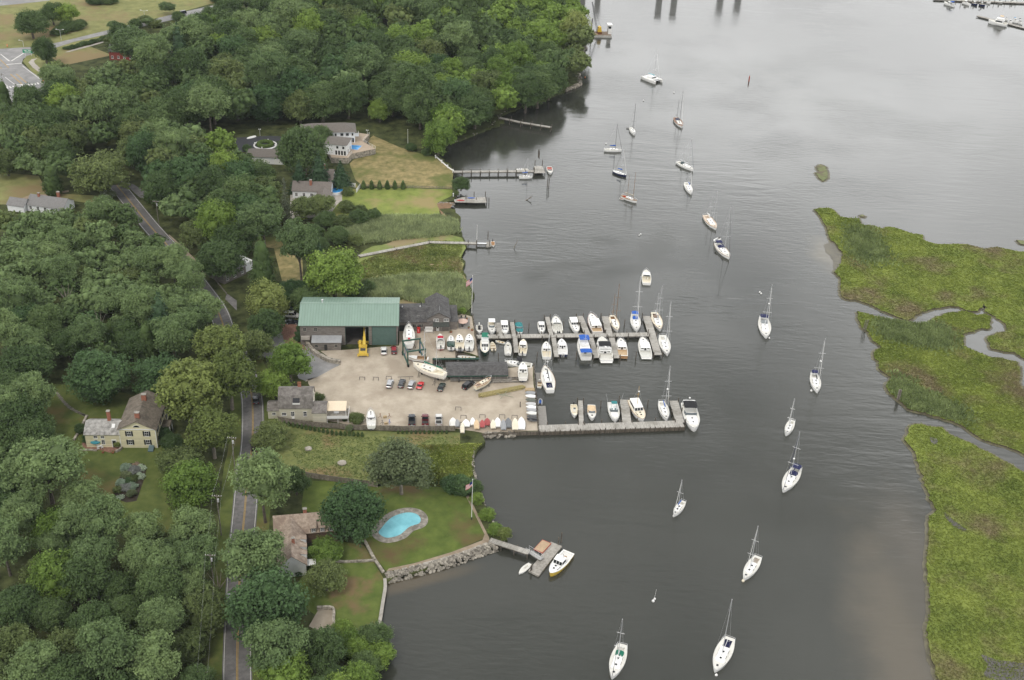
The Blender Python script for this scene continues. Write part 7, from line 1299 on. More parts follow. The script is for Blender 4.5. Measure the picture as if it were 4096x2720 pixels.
struct(m.build('stone_path', st))
# flagpoles with the national flag
fl_r, fl_w, fl_b = M('flag_red', (.45, .03, .04), .8, .05, 2), M('flag_white', (.7, .7, .7), .8, .03, 2), M('flag_blue', (.02, .03, .15), .8, .05, 2)
def flagpole(label, c, base, top, flag=True, flen=1.9, fh=1.15, drop=.05, yard=False, hang=.62, thick=.09):
    p = W(c, *base, G); h = min(max(hgt(c, p, *top)-G, 5), 22); o = thing('flagpole', label, 'flagpole', p); MB().tube((0, 0, 0), (0, 0, h), thick, thick*.55, 8).ball((0, 0, h+.08), .13, 8, 5).build('pole', whitep, o, smooth=60); MB().tube((0, 0, 0), (0, 0, .9), thick*1.5, n=8).build('base', steel, o)
    if yard: MB().tube((0, -2.2, h*.62), (0, 2.2, h*.62), .05, n=5).build('yardarm', whitep, o)
    if flag:
        n = 14; k = 13; V = []; m = MB()
        for i in range(n+1):
            u = i/n
            for j in range(k+1): w_ = j/k; V.append((-(u*flen*(1-hang*.55)), .16*math.sin(u*9)*(.4+u), h-.5-w_*fh-u*flen*hang-.1*u*w_))
        m.v = V
        for i in range(n):
            for j in range(k): m.f.append((i*(k+1)+j, (i+1)*(k+1)+j, (i+1)*(k+1)+j+1, i*(k+1)+j+1)); m.m.append(2 if (i < 6 and j < 7) else (0 if j % 2 == 0 else 1))
        m.build('flag', [fl_r, fl_w, fl_b], o, rec=False)
flagpole('tall white flagpole with striped flag at the marina bulkhead', 'c2', (204, 380), (215, 8), flen=3.2, fh=1.9)
flagpole('white flagpole with striped flag on the lawn beside the seawall', 'c4', (1427, 470), (1422, 200), flen=2.6, fh=1.5)
flagpole('bare white flagpole on the tan lawn below the white house', 'c8', (1234, 332), (1232, 200), False)
flagpole('thin white pole standing at the end of the boardwalk', 'c8', (1698, 968), (1697, 845), False)
def lamp(label, c, base, top, arm=1.8, double=False, glob=False):
    p = W(c, *base, G); h = min(max(hgt(c, p, *top)-G, 3), 14); o = thing('street_lamp', label, 'lamp post', p); MB().tube((0, 0, 0), (0, 0, h), .1, .07, 8).build('post', alu, o)
    for s in ((1, -1) if double else (-1,)):
        if glob: MB().ball((s*.35, 0, h+.1), .22, 8, 5).build('lamp_head', whitep, o); MB().tube((0, 0, h-.1), (s*.35, 0, h), .03).build('arm', alu, o)
        else: MB().tube((0, 0, h-.1), (s*arm, 0, h+.35), .05, n=5).build('arm', alu, o); MB().box(s*arm-.35, s*arm+.35, -.15, .15, h+.28, h+.45).build('lamp_head', whitep, o)
lamp('double armed street lamp beside the curving highway', 'c7', (580, 380), (572, 283), double=True); lamp('double armed street lamp further up the highway', 'c7', (1370, 190), (1362, 103), double=True); lamp('single armed street lamp at the crossroads edge', 'c7', (224, 440), (220, 415))
lamp('white twin globe lamp at the top of the circular drive', 'c8', (237, 242), (235, 200), double=True, glob=True); lamp('white twin globe lamp on the pool terrace', 'c8', (961, 262), (961, 205), double=True, glob=True)
def upole(label, c, base, top, arms=1):
    p = W(c, *base, G); h = min(max(hgt(c, p, *top)-G, 7), 13); o = thing('utility_pole', label, 'utility pole', p); MB().tube((0, 0, 0), (0, 0, h), .17, .12, 8).build('pole', pilel, o)
    for i in range(arms): MB().box(-1.2, 1.2, -.06, .06, h-.5-i*.9, h-.36-i*.9).build('crossarm', pilel, o); [MB().tube((x, 0, h-.36-i*.9), (x, 0, h-.16-i*.9), .06, n=5).build('insulator', whitep, o) for x in (-1.1, -.5, .5, 1.1)]
    MB().tube((.22, 0, h-2.2), (.22, 0, h-1.3), .22, n=8).build('transformer', alu, o); return p, h
up = [upole(*a) for a in (('utility pole beside the road below the yellow house', 'c5', (2140, 960), (2160, 480)), ('utility pole on the verge left of the lower road', 'c5', (2010, 1500), (2040, 935)), ('grey utility pole with crossarm lower on the road verge', 'c6', (1955, 800), (1985, 375)), ('utility pole at the bottom edge by the road', 'c6', (1868, 1700), (1875, 1475)), ('utility pole on the right of the road near the white roadside house', 'e1', (1108, 520), (1082, 352)), ('tall utility pole at the upper crossroads', 'c7', (520, 900), (505, 690), 2), ('thin utility pole left of the crossroads', 'c7', (40, 840), (30, 690)))]
for (p, h), (q, g_), lab in ((up[0], up[1], 'power lines between the poles below the yellow house'), (up[1], up[2], 'power lines along the lower road verge'), (up[2], up[3], 'power lines reaching the bottom edge of the picture')):
    o = thing('power_line', lab, 'power line', (0, 0, 0)); m = MB()
    for dx in (-1.1, 1.1):
        pts = [Vector((p.x+dx, p.y, G+h-.2)).lerp(Vector((q.x+dx, q.y, G+g_-.2)), i/8)-Vector((0, 0, .9*math.sin(math.pi*i/8))) for i in range(9)]; m.path(pts, .009, 3)
    m.build('wires', alu, o)
o = thing('road_sign', 'green direction sign on the corner of the crossroads', 'sign', at('c7', 270, 530), 0); MB().box(-2.6, 2.6, -.05, .05, 1.6, 3.4).build('panel', M('sign_green', (.01, .25, .14), .5, .05, 1), o); MB().box(-1.9, -.5, -.07, -.052, 2.7, 3.0).box(.1, 1.9, -.07, -.052, 2.7, 3.0).box(-1.6, 1.5, -.07, -.052, 2.0, 2.3).build('lettering', whitep, o); MB().tube((-1.6, .1, 0), (-1.6, .1, 3.2), .07).tube((1.6, .1, 0), (1.6, .1, 3.2), .07).build('posts', alu, o)
for x, y, lab in ((70, 438, 'orange traffic barrel on the far verge of the crossroads'), (412, 778, 'orange traffic barrel at the end of the crosswalk')):
    o = MB().tube((0, 0, 0), (0, 0, 1.0), .32, .26, 10).build('traffic_barrel', M('orange_plastic', (.7, .18, .03), .5, .05, 2) if 'orange_plastic' not in bpy.data.materials else bpy.data.materials['orange_plastic'], None, 40); o.location = at('c7', x, y, G+.05); tag(o, lab, 'traffic barrel'); MB().tube((0, 0, .55), (0, 0, .72), .30, .29, 10).build('white_band', whitep, o)
# pools
kp = spline(px('c4', [(800, 560), (822, 525), (850, 490), (890, 455), (950, 430), (1010, 422), (1060, 435), (1084, 465), (1075, 495), (1040, 508), (1005, 522), (975, 548), (945, 572), (900, 588), (845, 592)], G), 4, True)
c = Vector((sum(p[0] for p in kp)/len(kp), sum(p[1] for p in kp)/len(kp))); co = []
for i, p in enumerate(kp): d = (Vector(kp[(i+1) % len(kp)])-Vector(kp[i-1])).normalized(); nn = Vector((d.y, -d.x)); nn = nn if nn.dot(Vector(p)-c) > -1 else -nn; co.append(Vector(p)+Vector((d.y, -d.x))*1.9)
sgn = 1 if sum((q-c).length for q in co) > sum((Vector(p)-c).length for p in kp) else -1
co = [tuple(Vector(p)+sgn*(q-Vector(p))-c) for p, q in zip(kp, co)]; kpl = [tuple(Vector(p)-c) for p in kp]
o = thing('kidney_pool', 'turquoise kidney shaped swimming pool with a grey stone surround', 'pool', (c.x, c.y, G)); n = len(kpl)
MB().add([(*q, .10) for q in co]+[(*p, .10) for p in kpl]+[(*q, -.05) for q in co]+[(*p, -.15) for p in kpl], [(i, (i+1) % n, n+(i+1) % n, n+i) for i in range(n)]+[(i, (i+1) % n, 2*n+(i+1) % n, 2*n+i) for i in range(n)]+[(n+i, n+(i+1) % n, 3*n+(i+1) % n, 3*n+i) for i in range(n)]).build('coping', M('grey_flagstone', (.22, .20, .17), .9, .25, .9, col2=(.30, .28, .245), col3=(.17, .155, .13), s3=.4), o)
sheet_o = MB().add([(*p, .065) for p in kpl], [tuple(range(n))]); bm = bmesh.new(); vs = [bm.verts.new(v) for v in sheet_o.v]; f = bm.faces.new(vs); bm.normal_update(); f.normal_flip() if f.normal.z < 0 else None; bmesh.ops.triangulate(bm, faces=[f]); me = bpy.data.meshes.new('water'); bm.to_mesh(me); bm.free(); me.materials.append(pwt); wo_ = bpy.data.objects.new('water', me); COL.objects.link(wo_); wo_.parent = o
lp = W('c4', 958, 432, G)-Vector((c.x, c.y, G)); m = MB(); [m.path([(lp.x+s, lp.y+.3, .1), (lp.x+s, lp.y+.25, .95), (lp.x+s, lp.y-.35, .95), (lp.x+s, lp.y-.5, .1)], .03, 5) for s in (-.25, .25)]; m.build('ladder', alu, o)
p = W('c8', 742, 622, G); o = thing('round_pool', 'round blue pool with pale rim beside the gabled house', 'pool', p); MB().tube((0, 0, 0), (0, 0, 1.1), 3.4, n=28).build('wall', clap_w, o); MB().torus((0, 0, 1.12), 3.35, .14, 28, 6).build('rim', whitep, o); MB().tube((0, 0, 1.0), (0, 0, 1.105), 3.2, n=28).build('water', pwb, o)
sheet('stone_patio', px('c8', [(700, 650), (790, 640), (790, 680), (740, 720), (690, 710)], G), G+.07, conc)
# circular drive island and boat
o = thing('hedge_ring', 'clipped round hedge ring inside the white kerb of the drive', 'hedge', at('c8', 272, 305)); MB().torus((0, 0, .6), 2.9, 1.0, 24, 8).build('clipped_hedge', M('clipped_hedge', (.06, .095, .02), .95, .35, 1.2, bump=.1), o); MB().torus((0, 0, .12), 4.8, .35, 32, 6).build('kerb', whitep, o); [MB().box(4.6*math.cos(a)-.2, 4.6*math.cos(a)+.2, 4.6*math.sin(a)-.2, 4.6*math.sin(a)+.2, 0, 1.0).build('post', whitep, o) for a in (1.5, 3.1, 4.6, 6.1)]
shell('long white upturned dinghy beside the circular drive', 'c8', (148, 262), (206, 246), 1.6, .6, whitep, G+.05, None)
# buoys, marker, stakes
for c, x, y, lab, m_, k in (('d1', 1315, 1095, 'small white mooring buoy right of the upper catamaran', whitep, 1), ('d1', 955, 1188, 'small white mooring buoy below the catamaran', whitep, 1), ('d2', 570, 1270, 'pale mooring buoy left of the pair in mid river', whitep, .8), ('d2', 586, 1258, 'pale mooring buoy right of the pair in mid river', whitep, .8), ('d2', 203, 262, 'white mooring buoy above the broadside sloop', whitep, 1.1), ('d3', 363, 182, 'white mooring buoy farther from the navy bimini sloop', whitep, 1), ('d3', 378, 197, 'white mooring buoy nearer the navy bimini sloop', whitep, 1), ('d3', 462, 662, 'white mooring buoy at the bow of the navy bimini sloop', whitep, 1), ('d3', 902, 1212, 'white mooring buoy beside the black covered sloop', whitep, 1.2), ('d5', 570, 796, 'white pick up buoy in the open lower river', whitep, 1.2), ('d5', 585, 776, 'small second buoy just above the open river buoy', whitep, .9), ('d5', 1188, 1522, 'white buoy at the bow of the beamy sloop', whitep, 1.1), ('d5', 1451, 598, 'cream buoy at the bow of the tan railed sloop', cream, 1.3), ('d4', 247, 1215, 'white buoy below the small blue covered sloop', whitep, 1), ('d1', 266, 914, 'orange buoy near the rocky wooded point', bpy.data.materials['orange_plastic'], 1)):
    p = W(c, x, y, .1); o = MB().ball((0, 0, .1), .3*k, 10, 6).tube((0, 0, .35*k), (0, 0, .6*k), .06, n=5).build('mooring_buoy', m_, None, 60); o.location = p; tag(o, lab, 'buoy', 'mooring buoys')
p = W('d5', 585, 776, 0); o = MB().tube((0, 0, 0), (.2, .1, 2.6), .03, n=4).build('buoy_wand', whitep); o.location = p+Vector((0, .5, 0)); tag(o, 'thin white wand floating beside the small buoys', 'wand')
o = MB().tube((0, 0, -.5), (0, 0, 2.4), .35, .3, 10).tube((0, 0, 2.4), (0, 0, 3.2), .3, .05, 10).build('channel_marker', M('faded_marker_red', (.30, .06, .04), .7, .1, 2), None, 40); o.location = W('d1', 2200, 960, 0); tag(o, 'dark red channel marker in the upper river', 'channel marker')
for c, x, y, dx, h, lab in (('c8', 2030, 675, 2.5, 2.0, 'leaning snag in the water right of the kayak dock'), ('c8', 1945, 1000, 1.6, 3.4, 'leaning pole in the water beyond the boardwalk float'), ('c8', 2015, 675, 3.2, 1.2, 'fallen log tip beside the leaning snag')):
    o = MB().tube((0, 0, -.4), (dx, .3, h), .18, .1, 6).build('snag', pilel, None, 60); o.location = W(c, x, y, 0); tag(o, lab, 'snag')
for x, y, t_, lab in ((1425, 650, 470, 'left weathered stake of three off the middle marsh'), (1440, 650, 500, 'middle weathered stake of three off the middle marsh'), (1455, 645, 465, 'right weathered stake of three off the middle marsh')):
    p = W('d3', x+10, y-60, 0); h = 4.5; o = MB().tube((0, 0, -.5), (.4, 0, h), .14, .1, 6).build('stake', pilel, None, 60); o.location = p; tag(o, lab, 'stake', 'three weathered stakes by the marsh')
p = W('d3', 1810, 1300, .5); o = thing('post_cluster', 'cluster of grey posts standing on the lower tip of the marsh', 'posts', p); [MB().tube((a, b, -.6), (a, b, 3.4), .22, n=7).build('post', pilel, o) for a, b in ((-.3, 0), (.3, .1), (0, .4))]
# barge with crane
p, q = W('d1', 305, 425, .8), W('d1', 588, 430, .8); bg_ = thing('crane_barge', 'low work barge with yellow crane and white wheelhouse by the far point', 'barge', (*((p+q)/2)[:2], 0), ang(p, q)); L = (q-p).length
MB().box(-L/2, L/2, 0, 8, -.5, 1.2, .4, .1).build('hull', M('barge_grey', (.42, .41, .38), .8, .2, .8), bg_); MB().box(-L/2+.5, L/2-.5, .4, 7.6, 1.2, 1.28).build('deck', M('barge_deck', (.20, .15, .11), .9, .3, .8), bg_)
MB().box(-L*.12, L*.08, 2.2, 5.2, 1.3, 2.6).build('crane_base', rust, bg_); MB().box(-L*.10, L*.07, 2.0, 5.4, 2.6, 5.2, .4, .3).build('crane_cab', M('crane_yellow', (.6, .40, .04), .5, .1, 1), bg_)
m = MB(); bt = Vector((-L*.40, 4, 19)); bb = Vector((-L*.10, 3.7, 2.6))
for a in (-.35, .35):
    for b2 in (-.35, .35): m.tube(bb+Vector((b2, a, 0)), bt+Vector((b2*.4, a*.4, 0)), .09, n=4)
for i in range(12): s_ = bb.lerp(bt, i/12); e_ = bb.lerp(bt, (i+1)/12); m.tube(s_+Vector((.3, -.35, 0)), e_+Vector((.25, .3, 0)), .05, n=3).tube(s_+Vector((-.3, .35, 0)), e_+Vector((-.25, -.3, 0)), .05, n=3)
m.build('lattice_boom', steel, bg_); MB().tube(bt, (L*.02, 3.7, 5.4), .05, n=3).build('boom_stay', steel, bg_); MB().tube((-L*.38, 1, -1), (-L*.37, 1, 10.5), .3, .25, 8).build('spud', M('spud_brown', (.08, .06, .05), .9, .2, 1), bg_)
w_ = MB().box(L*.34, L*.47, 2.5, 5.8, 1.3, 6.2).build('wheelhouse', whitep, bg_); MB().box(L*.30, L*.5, 2.0, 6.3, 6.2, 6.7).build('wheelhouse_roof', whitep, w_); MB().box(L*.35, L*.46, 2.48, 2.5, 4.4, 5.6).build('wheelhouse_window', glass, w_); MB().tube((L*.32, 2.6, 1.3), (L*.32, 2.6, 6.2), .12).build('ladder', steel, w_); MB().box(-L*.42, -L*.1, 1.0, 1.8, 1.3, 1.7).build('timber_load', woodt, bg_)
# concrete piers just beyond the top of the frame (the photo shows their reflections)
conc_d = M('pier_concrete', (.48, .48, .48), .9, .1, .2)
for k, (x, D_, h) in enumerate(((1346, 752, 15), (1381, 752, 15), (1524, 752, 16), (1559, 752, 16.5), (1666, 762, 15), (1707, 762, 14))):
    d_ = ray('c0', x, -40); D_ = W('c0', x, 0, 0).y+16; p = Vector((d_.x*D_/d_.y, D_, 0)); o = MB().box(-1.7, 1.7, -3, 3, -1, h-1.2).box(-2.1, 2.1, -3.4, 3.4, h-1.2, h).build('concrete_pier', conc_d); o.location = p; tag(o, 'square concrete pier standing in the river just beyond the top edge', 'pier', 'concrete piers beyond the top edge')
# ================================================================== TREES AND PLANTS
def leafm(name, c, c2, isl=.24, ov=.2):
    c, c2 = ((q[0]*1.27*k, q[1]*1.4*k, q[2]*1.26*k) for q, k in ((c, 1), (c2, 1.08))); m = M(name, c, .75, .12, .22, col2=c2, spec=.15, island=isl, objvar=ov); t = m.node_tree; b = t.nodes['Principled BSDF']
    tr = N(t, 'ShaderNodeBsdfTranslucent'); Lk(t, b.inputs['Base Color'].links[0].from_socket, tr.inputs['Color']); ms = N(t, 'ShaderNodeMixShader'); ms.inputs[0].default_value = .3
    Lk(t, b.outputs[0], ms.inputs[1]); Lk(t, tr.outputs[0], ms.inputs[2]); Lk(t, ms.outputs[0], t.nodes['Material Output'].inputs['Surface']); return m
KM = {'oak': leafm('oak_leaf', (.058, .090, .036), (.082, .116, .048)), 'locust': leafm('locust_leaf', (.092, .130, .058), (.125, .165, .074)), 'maple': leafm('maple_leaf', (.048, .085, .036), (.066, .108, .048)),
      'plane': leafm('sycamore_leaf', (.098, .120, .038), (.135, .158, .052)), 'bright': leafm('bright_leaf', (.098, .150, .034), (.13, .185, .045)), 'olive': leafm('olive_leaf', (.085, .108, .042), (.115, .138, .056)),
      'pine': leafm('pine_needle', (.042, .072, .040), (.060, .094, .052)), 'cedar': leafm('cedar_leaf', (.055, .085, .032), (.075, .105, .04)), 'willow': leafm('willow_leaf', (.165, .185, .062), (.21, .23, .085)), 'grey': leafm('grey_willow_leaf', (.115, .132, .072), (.15, .168, .095)), 'spruce': leafm('spruce_needle', (.075, .082, .058), (.10, .105, .075))}
bark = M('bark', (.085, .070, .055), .95, .3, 2, col2=(.14, .12, .10)); barkp = M('pale_bark', (.24, .21, .175), .95, .3, 2)
def sphere_q(c, r, sz=1.0, n=8, m=5):
    t = np.linspace(-math.pi/2, math.pi/2, m+1); a = np.linspace(0, 2*math.pi, n, endpoint=False)
    V = np.array([[c[0]+r*math.cos(u)*math.cos(v), c[1]+r*math.cos(u)*math.sin(v), c[2]+r*sz*math.sin(u)] for u in t for v in a]); F = np.array([[i*n+j, i*n+(j+1) % n, (i+1)*n+(j+1) % n, (i+1)*n+j] for i in range(m) for j in range(n)]); return V, F
def unit(g, n): v = g.normal(size=(n, 3)); return v/np.linalg.norm(v, axis=1)[:, None]
def cards(g, P, Nn, s, asp=.65):
    n = len(P); a = np.cross(Nn, unit(g, n)); a /= np.linalg.norm(a, axis=1)[:, None]+1e-9; b = np.cross(Nn, a); s = (s*g.uniform(.6, 1.35, n))[:, None]
    V = np.stack([P-a*s, P-b*s*asp, P+a*s, P+b*s*asp], 1).reshape(-1, 3); return V, np.arange(n*4).reshape(-1, 4)
def broad(seed, nl=16, rl=(1.6, 2.4), zc=6.4, zh=4.2, R=5.0, subs=26, per=24, leaf=.205, flat=.85, top=.15, rs=1.0, core=.62, droop=0):
    g = np.random.default_rng(seed); L = []
    while len(L) < nl:
        d = unit(g, 1)[0]
        if d[2] < -.8+top*.9: continue
        r = g.uniform(*rl); k = g.uniform(.72, 1.0); c = np.array([d[0]*(R-r)*k, d[1]*(R-r)*k, zc+d[2]*(zh-r*flat)*k])
        if all(np.linalg.norm(c-q[0]) > .62*(r+q[1])*.75 for q in L) or g.random() < .06: L.append((c, r))
    VV, FF, o = [], [], 0
    for c, r in L:
        d = unit(g, subs*2); d = d[d[:, 2] > -.55][:subs]; pc = c+d*r*np.array([1, 1, flat])*g.uniform(.85, 1.08, (len(d), 1))
        for p, dd in zip(pc, d):
            rr = rs*g.uniform(.7, 1.3); q = unit(g, per); P = p+q*rr*np.array([1, 1, .75])*g.uniform(.4, 1, (per, 1))
            if droop: P[:, 2] -= droop*g.random(per)**2*2.2
            nn = dd*.6+q*.22+g.normal(0, .5, (per, 3)); nn[:, 2] += .4; nn /= np.linalg.norm(nn, axis=1)[:, None]; v, f = cards(g, P, nn, leaf); VV.append(v); FF.append(f+o); o += len(v)
        if core: v, f = sphere_q(c, r*core, flat); VV.append(v); FF.append(f+o); o += len(v)
    if core: v, f = sphere_q((0, 0, zc-.6), R*.5, .75); VV.append(v); FF.append(f+o); o += len(v)
    V = np.concatenate(VV); V[:, :2] *= R/np.percentile(np.abs(V[:, :2]), 99.3); return V, np.concatenate(FF)
def conif(seed, H=12.0, R=2.9, tiers=13, per=46, leaf=.34, sparse=0, round_=0):
    g = np.random.default_rng(seed); VV, FF, o = [], [], 0
    for k in range(tiers):
        u = k/(tiers-1); z = 1.2+(H-1.6)*u; rr = R*((1-u)**(.85 if not round_ else .5)*(1 if not round_ else min(1, .55+u*2)))+.15; nb = max(4, int(11*(1-u)+4))
        for j in range(nb):
            a = 2*math.pi*(j+g.random()*.7)/nb; ln = rr*g.uniform(.72, 1.12); n = max(6, int(per*ln/R/1.6)); t = g.random(n)**.6; w = (1-t)*.55+.18
            P = np.c_[np.cos(a)*ln*t, np.sin(a)*ln*t, z-ln*t*.22+.1*t*t]+g.normal(0, 1, (n, 3))*np.c_[w*.42, w*.42, w*.2+.1]
            nn = g.normal(0, .5, (n, 3))+np.array([math.cos(a)*.5, math.sin(a)*.5, .7]); nn /= np.linalg.norm(nn, axis=1)[:, None]; v, f = cards(g, P, nn, leaf, .5); VV.append(v); FF.append(f+o); o += len(v)
    if not sparse:
        for k in range(6): u = k/6; v, f = sphere_q((0, 0, 1.6+(H-2.4)*u), R*.62*((1-u)**.85 if not round_ else (1-u*u)**.5)+.1, 1.0); VV.append(v); FF.append(f+o); o += len(v)
    V = np.concatenate(VV); return V*np.array([1, 1, 1.0]), np.concatenate(FF)
def trunk_mb(seed, zc, R, r=.32, limbs=6):
    g = random.Random(seed); m = MB(); k = Vector((g.uniform(-.3, .3), g.uniform(-.3, .3), zc*.62)); m.tube((0, 0, -.3), k, r*1.25, r*.8, 8)
    for i in range(limbs):
        a = 6.283*i/limbs+g.uniform(-.4, .4); q = k+Vector((math.cos(a)*R*.3, math.sin(a)*R*.3, zc*.26)); e_ = q+Vector((math.cos(a+.3)*R*.32, math.sin(a+.3)*R*.32, zc*.28)); m.tube(k-Vector((0, 0, g.uniform(0, zc*.15))), q, r*.5, r*.32, 6).tube(q, e_, r*.32, r*.1, 5)
    m.tube(k, k+Vector((0, 0, zc*.55)), r*.6, r*.15, 6); return m
PROTO = {}
def proto(kind, V, F, zc, tm, tr, name='crown'):
    if kind in ('oak', 'maple', 'bright', 'olive'): V = V-np.array([0, 0, .9]); zc -= .9
    me = np_mesh('crown', V, F, KM[kind]); c = me.data; bpy.data.objects.remove(me); to = tm.build('trunk', tr, None, smooth=60); t = to.data; bpy.data.objects.remove(to); PROTO.setdefault(kind, []).append((c, t, zc))
for sd_i in range(3):
    proto('oak', *broad(10+sd_i, 20+sd_i*2, (1.5, 2.3), zc=5.5, zh=4.5), 5.5, trunk_mb(sd_i, 6.2, 5), bark)
    proto('locust', *broad(20+sd_i, 11+sd_i, (1.5, 2.35), zc=8.0, zh=4.6, flat=.66, top=.0, subs=32, rs=.95, core=.58), 7.8, trunk_mb(5+sd_i, 8, 5, .26), bark)
for sd_i in range(2):
    proto('maple', *broad(30+sd_i, 30, (1.35, 1.8), zc=5.6, zh=5.0, subs=17, top=-.2), 5.6, trunk_mb(9+sd_i, 6, 5), bark)
    proto('plane', *broad(40+sd_i, 20, (1.3, 2.1), zc=7.0, zh=5.4, subs=24, per=20, leaf=.24, rs=.9, core=.55), 6.8, trunk_mb(13+sd_i, 7, 5), barkp)
    proto('bright', *broad(50+sd_i, 19, (1.4, 2.2), zc=5.5, zh=4.8, subs=19), 5.4, trunk_mb(15+sd_i, 6, 5), bark)
    proto('olive', *broad(60+sd_i, 15, (1.5, 2.3), zc=5.2, zh=4.3, rs=.9, leaf=.21, core=.55), 5.2, trunk_mb(17+sd_i, 5.6, 5), bark)
    proto('willow', *broad(70+sd_i, 14, (1.5, 2.2), zc=6.0, zh=4.6, leaf=.2, droop=1.0, core=.5), 5.6, trunk_mb(19+sd_i, 6, 5), bark)
    proto('grey', *broad(80+sd_i, 17, (1.3, 2.2), zc=5.2, zh=4.2, rs=.85, leaf=.19, core=.5), 5.2, trunk_mb(21+sd_i, 5, 5, .25), barkp)
    proto('pine', *conif(90+sd_i, 13, 4.9, 12, 60, .36), 6.5, trunk_mb(23+sd_i, 6, 2, .25, 3), bark)
    proto('cedar', *conif(94+sd_i, 11, 3.6, 15, 60, .28, round_=1), 5.6, trunk_mb(25+sd_i, 5, 1, .2, 2), bark)
proto('spruce', *conif(97, 15, 2.6, 17, 26, .3, sparse=1), 7.5, MB().tube((0, 0, -.3), (0, 0, 14.5), .22, .05, 7), bark)
KIND = {'oak': 'dark green oak', 'locust': 'grey green locust', 'maple': 'deep green maple', 'plane': 'yellow green sycamore', 'bright': 'fresh green broadleaf tree', 'olive': 'olive green tree', 'willow': 'yellowish willow', 'grey': 'grey leaved willow', 'pine': 'blue green pine', 'cedar': 'dense green cedar', 'spruce': 'thin brownish spruce'}
TN = {'oak': 'oak_tree', 'locust': 'locust_tree', 'maple': 'maple_tree', 'plane': 'sycamore_tree', 'bright': 'broadleaf_tree', 'olive': 'broadleaf_tree', 'willow': 'willow_tree', 'grey': 'willow_tree', 'pine': 'pine_tree', 'cedar': 'cedar_tree', 'spruce': 'spruce_tree'}
tc_ = [0]
def tree(kind, loc, sc, label, group=None, cat='tree', trunk=True, name=None, zs=1.0):
    tc_[0] += 1; L_ = PROTO[kind]; c, t, zc = L_[tc_[0] % len(L_)]; o = thing(name or TN[kind], label, cat, loc, rnd.uniform(0, 6.28), group); o.scale = (sc, sc, sc*zs)
    co = bpy.data.objects.new('crown' if trunk else 'foliage', c); COL.objects.link(co); co.parent = o
    if trunk: to = bpy.data.objects.new('trunk', t); COL.objects.link(to); to.parent = o
    return o
def ppm(p): a, b = proj(p), proj((p[0]+1, p[1], p[2])); return math.hypot(a[0]-b[0], a[1]-b[1])*.57642
def tree_at(kind, x, y, w, label, group=None, zs=1.0, wd=None, **k):
    D0 = {'cedar': 7.2, 'spruce': 5.2}.get(kind, 10.0); zc = 6
    for _ in range(3): P = W('c0', x, y, G+zc); sc = w/ppm(P)/D0; zc = PROTO[kind][0][2]*sc*zs
    return tree(kind, (P.x, P.y, G-.05), sc, label, group, zs=zs, **k), sc
